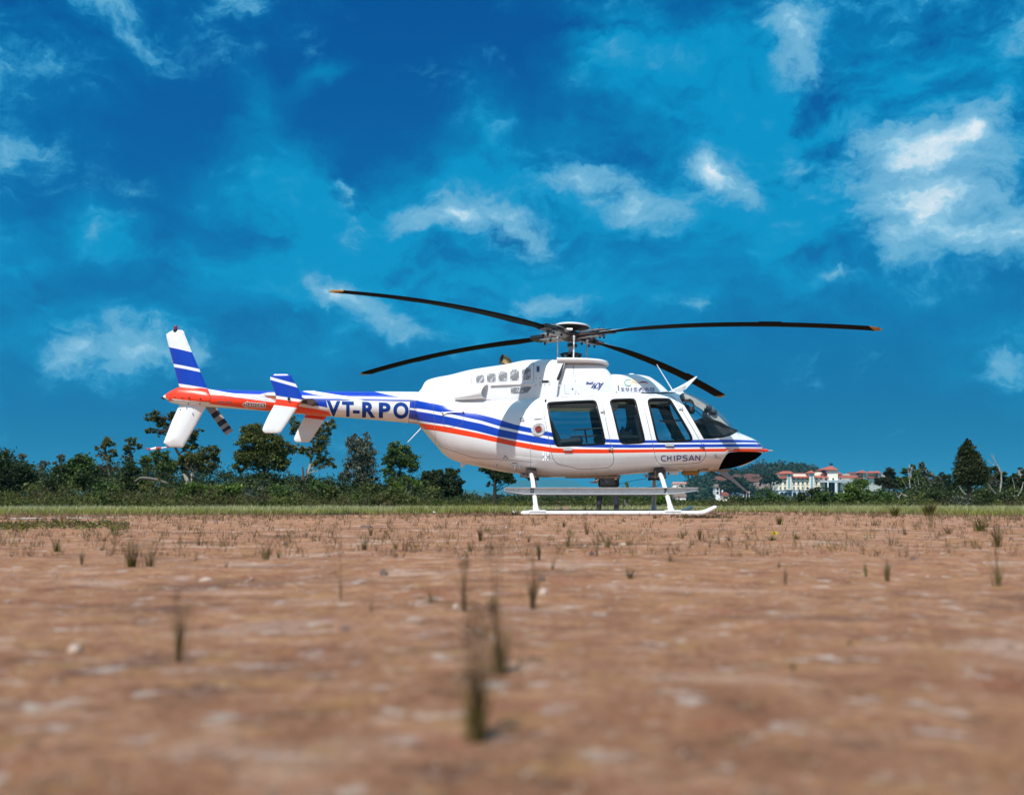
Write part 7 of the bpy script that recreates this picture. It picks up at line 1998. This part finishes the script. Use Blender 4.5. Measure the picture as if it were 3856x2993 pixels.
def forest(name, n, px0, px1, y0, y1, rad, seed, lf, label, per=34, keep=None, hscale=1.0):
    g = np.random.default_rng(seed); px = g.uniform(px0, px1, n); Y = g.uniform(y0, y1, n); r = rad * (.6 + .8 * g.random(n)); z = hill_z(px, Y) + r * .8 * hscale
    py = HORIZON - (z - CAMZ) * FPX / Y; ok = np.ones(n, bool); pts = np.stack([px, py], 1); up = np.stack([px, py - r * FPX / Y * .6], 1)
    for c, yc in [(q, 812) for q in CUTS] + [(GCUT, 770)]:
        ok &= ~((inside(c, pts) | inside(c, up)) & (Y < yc))
    ok &= ~((px > 2900) & (px < 3345) & (Y > 640) & (Y < 790)) & ~((px > 2905) & (px < 3345) & (py - r * FPX / Y < 1868) & (Y < 700))
    if keep is not None: ok &= keep(px, py, Y)
    px, Y, r, z = px[ok], Y[ok], r[ok], z[ok]; ids = np.repeat(np.arange(len(px)), per); m = len(ids)
    u = g.normal(size=(m, 3)); u /= np.linalg.norm(u, axis=1, keepdims=True); u[:, 2] *= .8 * hscale
    P = np.stack([(px[ids] - CX) / FPX * Y[ids], Y[ids], z[ids]], 1) + u * (r[ids] * (.55 + .5 * g.random(m)))[:, None]
    tag(big_mesh(name, *leaves(P, r[ids] * .30, seed), M[lf]), label, kind='stuff')


hs_keep = lambda px, py, Y: ~((px > 2690) & (px < 2830) & (py > 1822) & (Y < 640))
forest('hill_forest', 1500, 2420, 3320, 600, 910, 3.4, 91, 'leaf_far', 'dark forest covering the hill', keep=hs_keep)
forest('hill_forest', 700, 2420, 3320, 590, 900, 2.6, 92, 'leaf_dark', 'dark undergrowth on the hill', keep=hs_keep)
forest('hill_forest', 260, 2450, 3300, 600, 880, 2.0, 93, 'leaf_olive', 'lighter trees on the hill', keep=hs_keep)
forest('far_woods', 420, 3250, 4250, 420, 700, 3.2, 94, 'leaf_far', 'distant dark woods behind the trees at right')
forest('far_woods', 500, 1700, 2450, 300, 560, 1.9, 95, 'leaf_far', 'distant low woods seen under the helicopter')
for lab, x, yt, Y, cr, lf, n in (('umbrella shaped dark tree with visible boughs just left of the building', 2905, 1795, 600, [(2895, 1800, 34, 22), (2925, 1812, 22, 16), (2872, 1815, 20, 14)], 'leaf_far', 1500),
                                 ('round dark tree in front of the houses on the hill', 2770, 1810, 560, [(2770, 1825, 50, 32), (2735, 1830, 28, 24), (2800, 1835, 30, 26)], 'leaf_far', 2600),
                                 ('thin pale feathery tree on the hill behind the nose', 2863, 1720, 850, [(2862, 1738, 17, 20), (2850, 1745, 12, 12)], 'leaf_grey', 420),
                                 ('feathery tree on the hilltop left of the building', 3056, 1750, 860, [(3056, 1756, 12, 10)], 'leaf_grey', 260),
                                 ('flat topped little tree rising behind the central tower', 3131, 1745, 900, [(3131, 1747, 7, 5)], 'leaf_far', 160)):
    hz = float(hill_z(np.array([x]), np.array([Y]))[0]); k = mpp(Y); p0 = at(x, HORIZON, Y); t_ = thing('hill_tree', (p0.x, Y, hz), lab, 'tree', 'trees on the hill'); tree_seed[0] += 1
    top = at(x, yt, Y); g = np.random.default_rng(tree_seed[0]); b = MB(); limb(b, (0, 0, -1), (0, 0, top.z - hz), .35, .12, g, wob=.1, seg=7); ells = []
    for cx, cy, rx, ry in cr:
        q = at(cx, cy, Y); ells.append(((q.x - p0.x, 0, q.z - hz), (rx * k, rx * k * .8, ry * k), 1.0))
        for _ in range(5):
            u = g.normal(size=3); limb(b, (0, 0, (top.z - hz) * .35), (q.x - p0.x + u[0] * rx * k * .5, u[1] * rx * k * .4, q.z - hz + abs(u[2]) * ry * k * .4), .16, .04, g, seg=5)
    b.build('trunk', M['bark_dark'], t_); P = crown_points(ells, n, tree_seed[0], .34, .4); big_mesh('crown', *leaves(P, (.75 if n > 500 else .5) * (.6 + .8 * g.random(len(P))), tree_seed[0]), M[lf], t_)

mat('wall_cream', (.86, .80, .68), .8, var=.06, vscale=.3)
mat('wall_yellow', (.80, .66, .42), .8)
mat('wall_white', (.78, .78, .78), .8)
mat('wall_blue', (.50, .60, .66), .8)
mat('roof_tile', (.36, .085, .050), .8, var=.2, vscale=1.2)
mat('roof_pink', (.40, .20, .17), .8, var=.15, vscale=1)
mat('roof_red', (.17, .042, .032), .8)
mat('window_dark', (.015, .015, .022), .25)
mat('glass_teal', (.22, .40, .44), .2)
mat('porch_dark', (.045, .022, .020), .8)
mat('sign_blue', (.08, .35, .50), .6)
mat('roof_blue', (.10, .16, .30), .5)
zh = Z(2900, 1700, 480 / 2184)


def Yf(x):
    return 700 + max(0, (x - 1150)) * .055


hq = lambda x, y, dy=0.0: at(*zh([(x, y)])[0], Yf(x) + dy)
h0_ = hq(1045, 760); hotel = thing('large_building', (h0_.x, 700, 0), 'long cream building with red tiled roofs and a columned porch on the hill', 'building')


def pbox(name, x0, y0, x1, y1, dy, depth, m, parent=None, bottom=None):
    a, b_, c, d_ = hq(x0, y0, dy), hq(x1, y0, dy), hq(x1, y1, dy), hq(x0, y1, dy)
    b_.z = a.z; c.z = d_.z
    if bottom is not None: c.z = d_.z = bottom
    f_ = [a, b_, c, d_]; bk = [v + Vector((0, depth, 0)) for v in f_]
    return MB().add(f_ + bk, [(0, 1, 2, 3), (7, 6, 5, 4), (0, 4, 5, 1), (1, 5, 6, 2), (2, 6, 7, 3), (3, 7, 4, 0)]).build(name, M[m], parent or hotel, smooth=False, off=(h0_.x, 700, 0))


def proof(name, x0, x1, yb, yt, dy, depth, m, in0=0, in1=0, ridge=.5):
    """tiled roof: eaves at yb, ridge at yt, hipped by in0 and in1"""
    e0, e1 = hq(x0, yb, dy), hq(x1, yb, dy); e1.z = e0.z; z_ = hq((x0 + x1) / 2, yt, dy + depth * ridge).z
    r0, r1__ = hq(x0 + in0, yt, dy + depth * ridge), hq(x1 - in1, yt, dy + depth * ridge); r0.z = r1__.z = z_
    vs = [e0, e1, e1 + Vector((0, depth, 0)), e0 + Vector((0, depth, 0)), r0, r1__, e0 - Vector((0, 0, .25)), e1 - Vector((0, 0, .25)), e1 + Vector((0, depth, -.25)), e0 + Vector((0, depth, -.25))]
    return MB().add(vs, [(0, 1, 5, 4), (1, 2, 5), (2, 3, 4, 5), (3, 0, 4), (6, 7, 1, 0), (7, 8, 2, 1), (8, 9, 3, 2), (9, 6, 0, 3), (9, 8, 7, 6)]).build(name, M[m], hotel, smooth=False, off=(h0_.x, 700, 0))


zb_ = hq(500, 665).z
wl = pbox('wall', 132, 440, 940, 665, 0, 16, 'wall_cream'); wr = pbox('wall', 1160, 440, 1600, 660, 2, 16, 'wall_cream', bottom=zb_); wr2 = pbox('wall', 1600, 440, 1905, 600, 3, 16, 'wall_cream', bottom=zb_)
pbox('base_wall', 145, 667, 940, 760, .4, 15, 'wall_blue', bottom=0)
for x in (205, 270, 340, 420, 500, 575, 650, 725, 800, 875):
    p0 = hq(x - 30, 740, .1); p1 = hq(x + 30, 690, .1); w_ = p1.x - p0.x; cx_ = (p0.x + p1.x) / 2; zt_ = p1.z - w_ / 2; arc = [(cx_ + w_ / 2 * math.cos(t), zt_ + w_ / 2 * math.sin(t)) for t in np.linspace(0, math.pi, 9)]
    MB().prism([(q[0] - h0_.x, q[1]) for q in arc] + [(p0.x - h0_.x, p0.z - 1.5), (p1.x - h0_.x, p0.z - 1.5)], .15, .5).build('arch', M['window_dark'], hotel, smooth=False)
for x in list(range(150, 930, 75)):
    pbox('pilaster', x, 450, x + 9, 664, -.15, .3, 'wall_yellow', wl)
rows = [(465, 15, 17), (540, 16, 20), (622, 15, 17)]
for x in (180, 255, 408, 485, 560, 636, 795, 872):
    for y, hw, hh in rows:
        if y == 622 and x == 795: continue
        w_ = pbox('window', x - hw, y - hh, x + hw, y + hh - 3, -.05, .3, 'window_dark'); pbox('window_sill', x - hw - 5, y + hh - 2, x + hw + 5, y + hh + 4, -.5, .6, 'wall_white', w_)
for x in (1205, 1265, 1325, 1392, 1455, 1517, 1568, 1680, 1722, 1775, 1827):
    for y, hw, hh in ((462, 12, 16), (536, 12, 17)):
        if y > 500 and x not in (1523, 1517, 1568, 1722, 1775): continue
        w_ = pbox('window', x - hw, y - hh, x + hw, y + hh - 3, 1.9 if x < 1600 else 2.9, .3, 'window_dark'); pbox('window_sill', x - hw - 4, y + hh - 2, x + hw + 4, y + hh + 4, 1.6 if x < 1600 else 2.5, .5, 'wall_white', w_)
for x0, x1, y0, y1, dy in ((288, 362, 372, 652, -1.6), (678, 752, 366, 640, -1.6), (1598, 1655, 362, 520, .6), (1855, 1908, 368, 480, 1.2)):
    tw = pbox('stair_tower', x0, y0, x1, y1, dy, 8, 'wall_white'); m0 = 18
    for k in range(6):
        ya = y0 + 6 + (y1 - y0 - 20) * k / 6; yb2 = y0 + 6 + (y1 - y0 - 20) * (k + .88) / 6
        pbox('stair_window', x0 + m0 * (x1 - x0) / 74, ya, x1 - m0 * (x1 - x0) / 74, yb2, dy - .12, .3, 'glass_teal', tw)
    pbox('tower_trim', x0 - 9, y0, x0 - 1, y1, dy + .3, 6, 'wall_yellow', tw); pbox('tower_trim', x1 + 1, y0, x1 + 9, y1, dy + .3, 6, 'wall_yellow', tw)
for a in ((130, 300, 450, 428, -2, 6, 'roof_tile'), (366, 668, 444, 420, -2, 6, 'roof_tile'), (752, 1008, 442, 412, -2, 6, 'roof_tile'), (1162, 1600, 442, 412, 0, 6, 'roof_tile'), (1662, 1862, 442, 414, 1, 6, 'roof_tile'), (1905, 2034, 446, 420, 2, 6, 'roof_pink')): proof('roof', *a)
for a in ((150, 402, 376, 334, -1, 12, 'roof_tile', 60, 60), (400, 655, 388, 362, 3, 10, 'roof_red', 8, 8), (268, 406, 374, 334, -3, 9, 'roof_tile', 60, 60), (642, 772, 364, 320, -3, 9, 'roof_tile', 62, 62), (1510, 1666, 360, 320, -1, 9, 'roof_tile', 62, 62), (1680, 1800, 366, 334, 1, 9, 'roof_tile', 30, 10), (1785, 1912, 364, 328, 0, 9, 'roof_tile', 58, 58),
          (835, 1000, 352, 308, 3, 12, 'roof_red', 70, 20), (880, 1010, 384, 350, 0, 8, 'roof_tile', 50, 10), (1150, 1240, 384, 352, 2, 8, 'roof_tile', 10, 50), (1370, 1525, 382, 352, 4, 8, 'roof_red', 10, 10), (1290, 1430, 388, 358, 7, 8, 'roof_red', 60, 20), (915, 1172, 308, 242, -3, 20, 'roof_tile', 126, 126)): proof('roof', *a)
for a in ((160, 390, 376, 432, 1, 8), (400, 660, 385, 424, 2, 8), (752, 835, 355, 420, 2, 8), (835, 990, 350, 420, 3, 8), (1160, 1300, 378, 416, 4, 8), (1290, 1530, 380, 414, 5, 8), (1530, 1600, 358, 414, 4, 8), (1670, 1860, 364, 416, 5, 8), (1920, 2020, 402, 425, 4, 6)): pbox('upper_wall', a[0], a[2], a[1], a[3], a[4], a[5], 'wall_cream')
cb = pbox('central_tower', 985, 308, 1162, 492, -1, 16, 'wall_cream'); pbox('tower_cornice', 975, 352, 1172, 362, -1.4, 1.2, 'wall_white', cb); cwn = pbox('window', 1068, 455, 1096, 482, -1.1, .3, 'window_dark', cb)
pw = pbox('porch_wall', 925, 524, 1445, 720, 2, 2, 'porch_dark', bottom=2)
for x in (1040, 1180, 1330): pbox('porch_pier', x, 528, x + 22, 700, 1.4, .5, 'wall_yellow' if x == 1330 else 'brown_metal', pw)
bm_ = pbox('porch_beam', 918, 495, 1492, 524, -9, 10, 'wall_white')
for x0, x1 in ((1035, 1090), (1096, 1140), (1152, 1196), (1204, 1222), (1230, 1282), (1292, 1390)): pbox('sign_print', x0, 506, x1, 516, -9.06, .05, 'sign_blue', bm_)
for x0, x1, yb2 in ((983, 1000, 665), (1113, 1129, 722), (1136, 1151, 722), (1250, 1265, 722), (1270, 1287, 722), (1394, 1413, 650)): pbox('column', x0, 526, x1, yb2, -8.6, .7, 'wall_white', bottom=4)

# houses lower on the hill
def house(label, x0, y0, x1, y1, Y, wall, roof, wins, rt=None):
    (a0, b0), (a1, b1) = zL([(x0, y0), (x1, y1)]); A, B = at(a0, b0, Y), at(a1, b1, Y); c = Vector(((A.x + B.x) / 2, Y, 0)); t_ = thing('house', c, label, 'house', 'houses on the hillside')
    w_, hT = B.x - A.x, A.z; zb0 = max(0, B.z - 2)
    wm = MB().box((0, 4, (zb0 + hT) / 2), (w_, 8, hT - zb0)).build('wall', M[wall], t_, smooth=False)
    e = w_ / 2 + .5; MB().add([(-e, -.6, hT), (e, -.6, hT), (e, 8.6, hT), (-e, 8.6, hT), (-e * .85, 4, hT + 1.8), (e * .85, 4, hT + 1.8)], [(0, 1, 5, 4), (1, 2, 5), (2, 3, 4, 5), (3, 0, 4), (3, 2, 1, 0)]).build('roof', M[roof], t_, smooth=False)
    for wx, wy, ww, wh in wins:
        (qx, qy), = zL([(wx, wy)]); q = at(qx, qy, Y); MB().box((q.x - c.x, -.06, q.z), (ww, .2, wh)).build('window', M['window_dark'], t_, smooth=False)


house('greyish two storey house behind the tree, leftmost of the houses on the hill', 1070, 560, 1190, 720, 600, 'wall_white', 'grey_earth', [(1100, 590, 1.4, 1.5), (1150, 595, 1.4, 1.5), (1100, 650, 1.4, 1.5), (1155, 655, 1.4, 1.5)])
house('cream house with a red roof right of the greyish house', 1185, 690, 1280, 790, 570, 'wall_cream', 'roof_red', [(1210, 730, 1.3, 1.2), (1250, 732, 1.3, 1.2)])
house('white house with a blue roof between trees on the hill', 1372, 690, 1462, 770, 575, 'wall_white', 'roof_blue', [(1395, 725, 1.2, 1.2), (1435, 725, 1.2, 1.2)])
house('white house at the tip of the lower wire cutter', 1512, 650, 1608, 770, 590, 'wall_white', 'roof_pink', [(1535, 680, 1.2, 1.3), (1580, 680, 1.2, 1.3), (1535, 725, 1.2, 1.3), (1580, 728, 1.2, 1.3)])
house('long building with a pale pink roof on the ridge behind the front leg', 395, 512, 640, 545, 860, 'wall_cream', 'roof_pink', [])
house('low white building behind the front end of the step', 430, 706, 600, 730, 420, 'wall_white', 'grey_earth', [])

# ------------------------------------------------------------------ air
hz_ = bpy.data.meshes.new('haze'); S_ = 11900
hb_ = MB().box((0, 0, 149), (2 * S_, 2 * S_, 304)); hm = bpy.data.materials.new('haze_air'); hm.use_nodes = True; nt = hm.node_tree; nt.nodes.remove(nt.nodes['Principled BSDF'])
pv_ = N(nt, 'ShaderNodeVolumePrincipled'); pv_.inputs['Color'].default_value = (.10, .56, .80, 1); pv_.inputs['Density'].default_value = .00010; pv_.inputs['Anisotropy'].default_value = 0.0
nt.links.new(pv_.outputs[0], nt.nodes['Material Output'].inputs['Volume'])
ho_ = hb_.build('haze', hm, smooth=False); tag(ho_, 'thin blue haze in the air over the hills', kind='stuff')
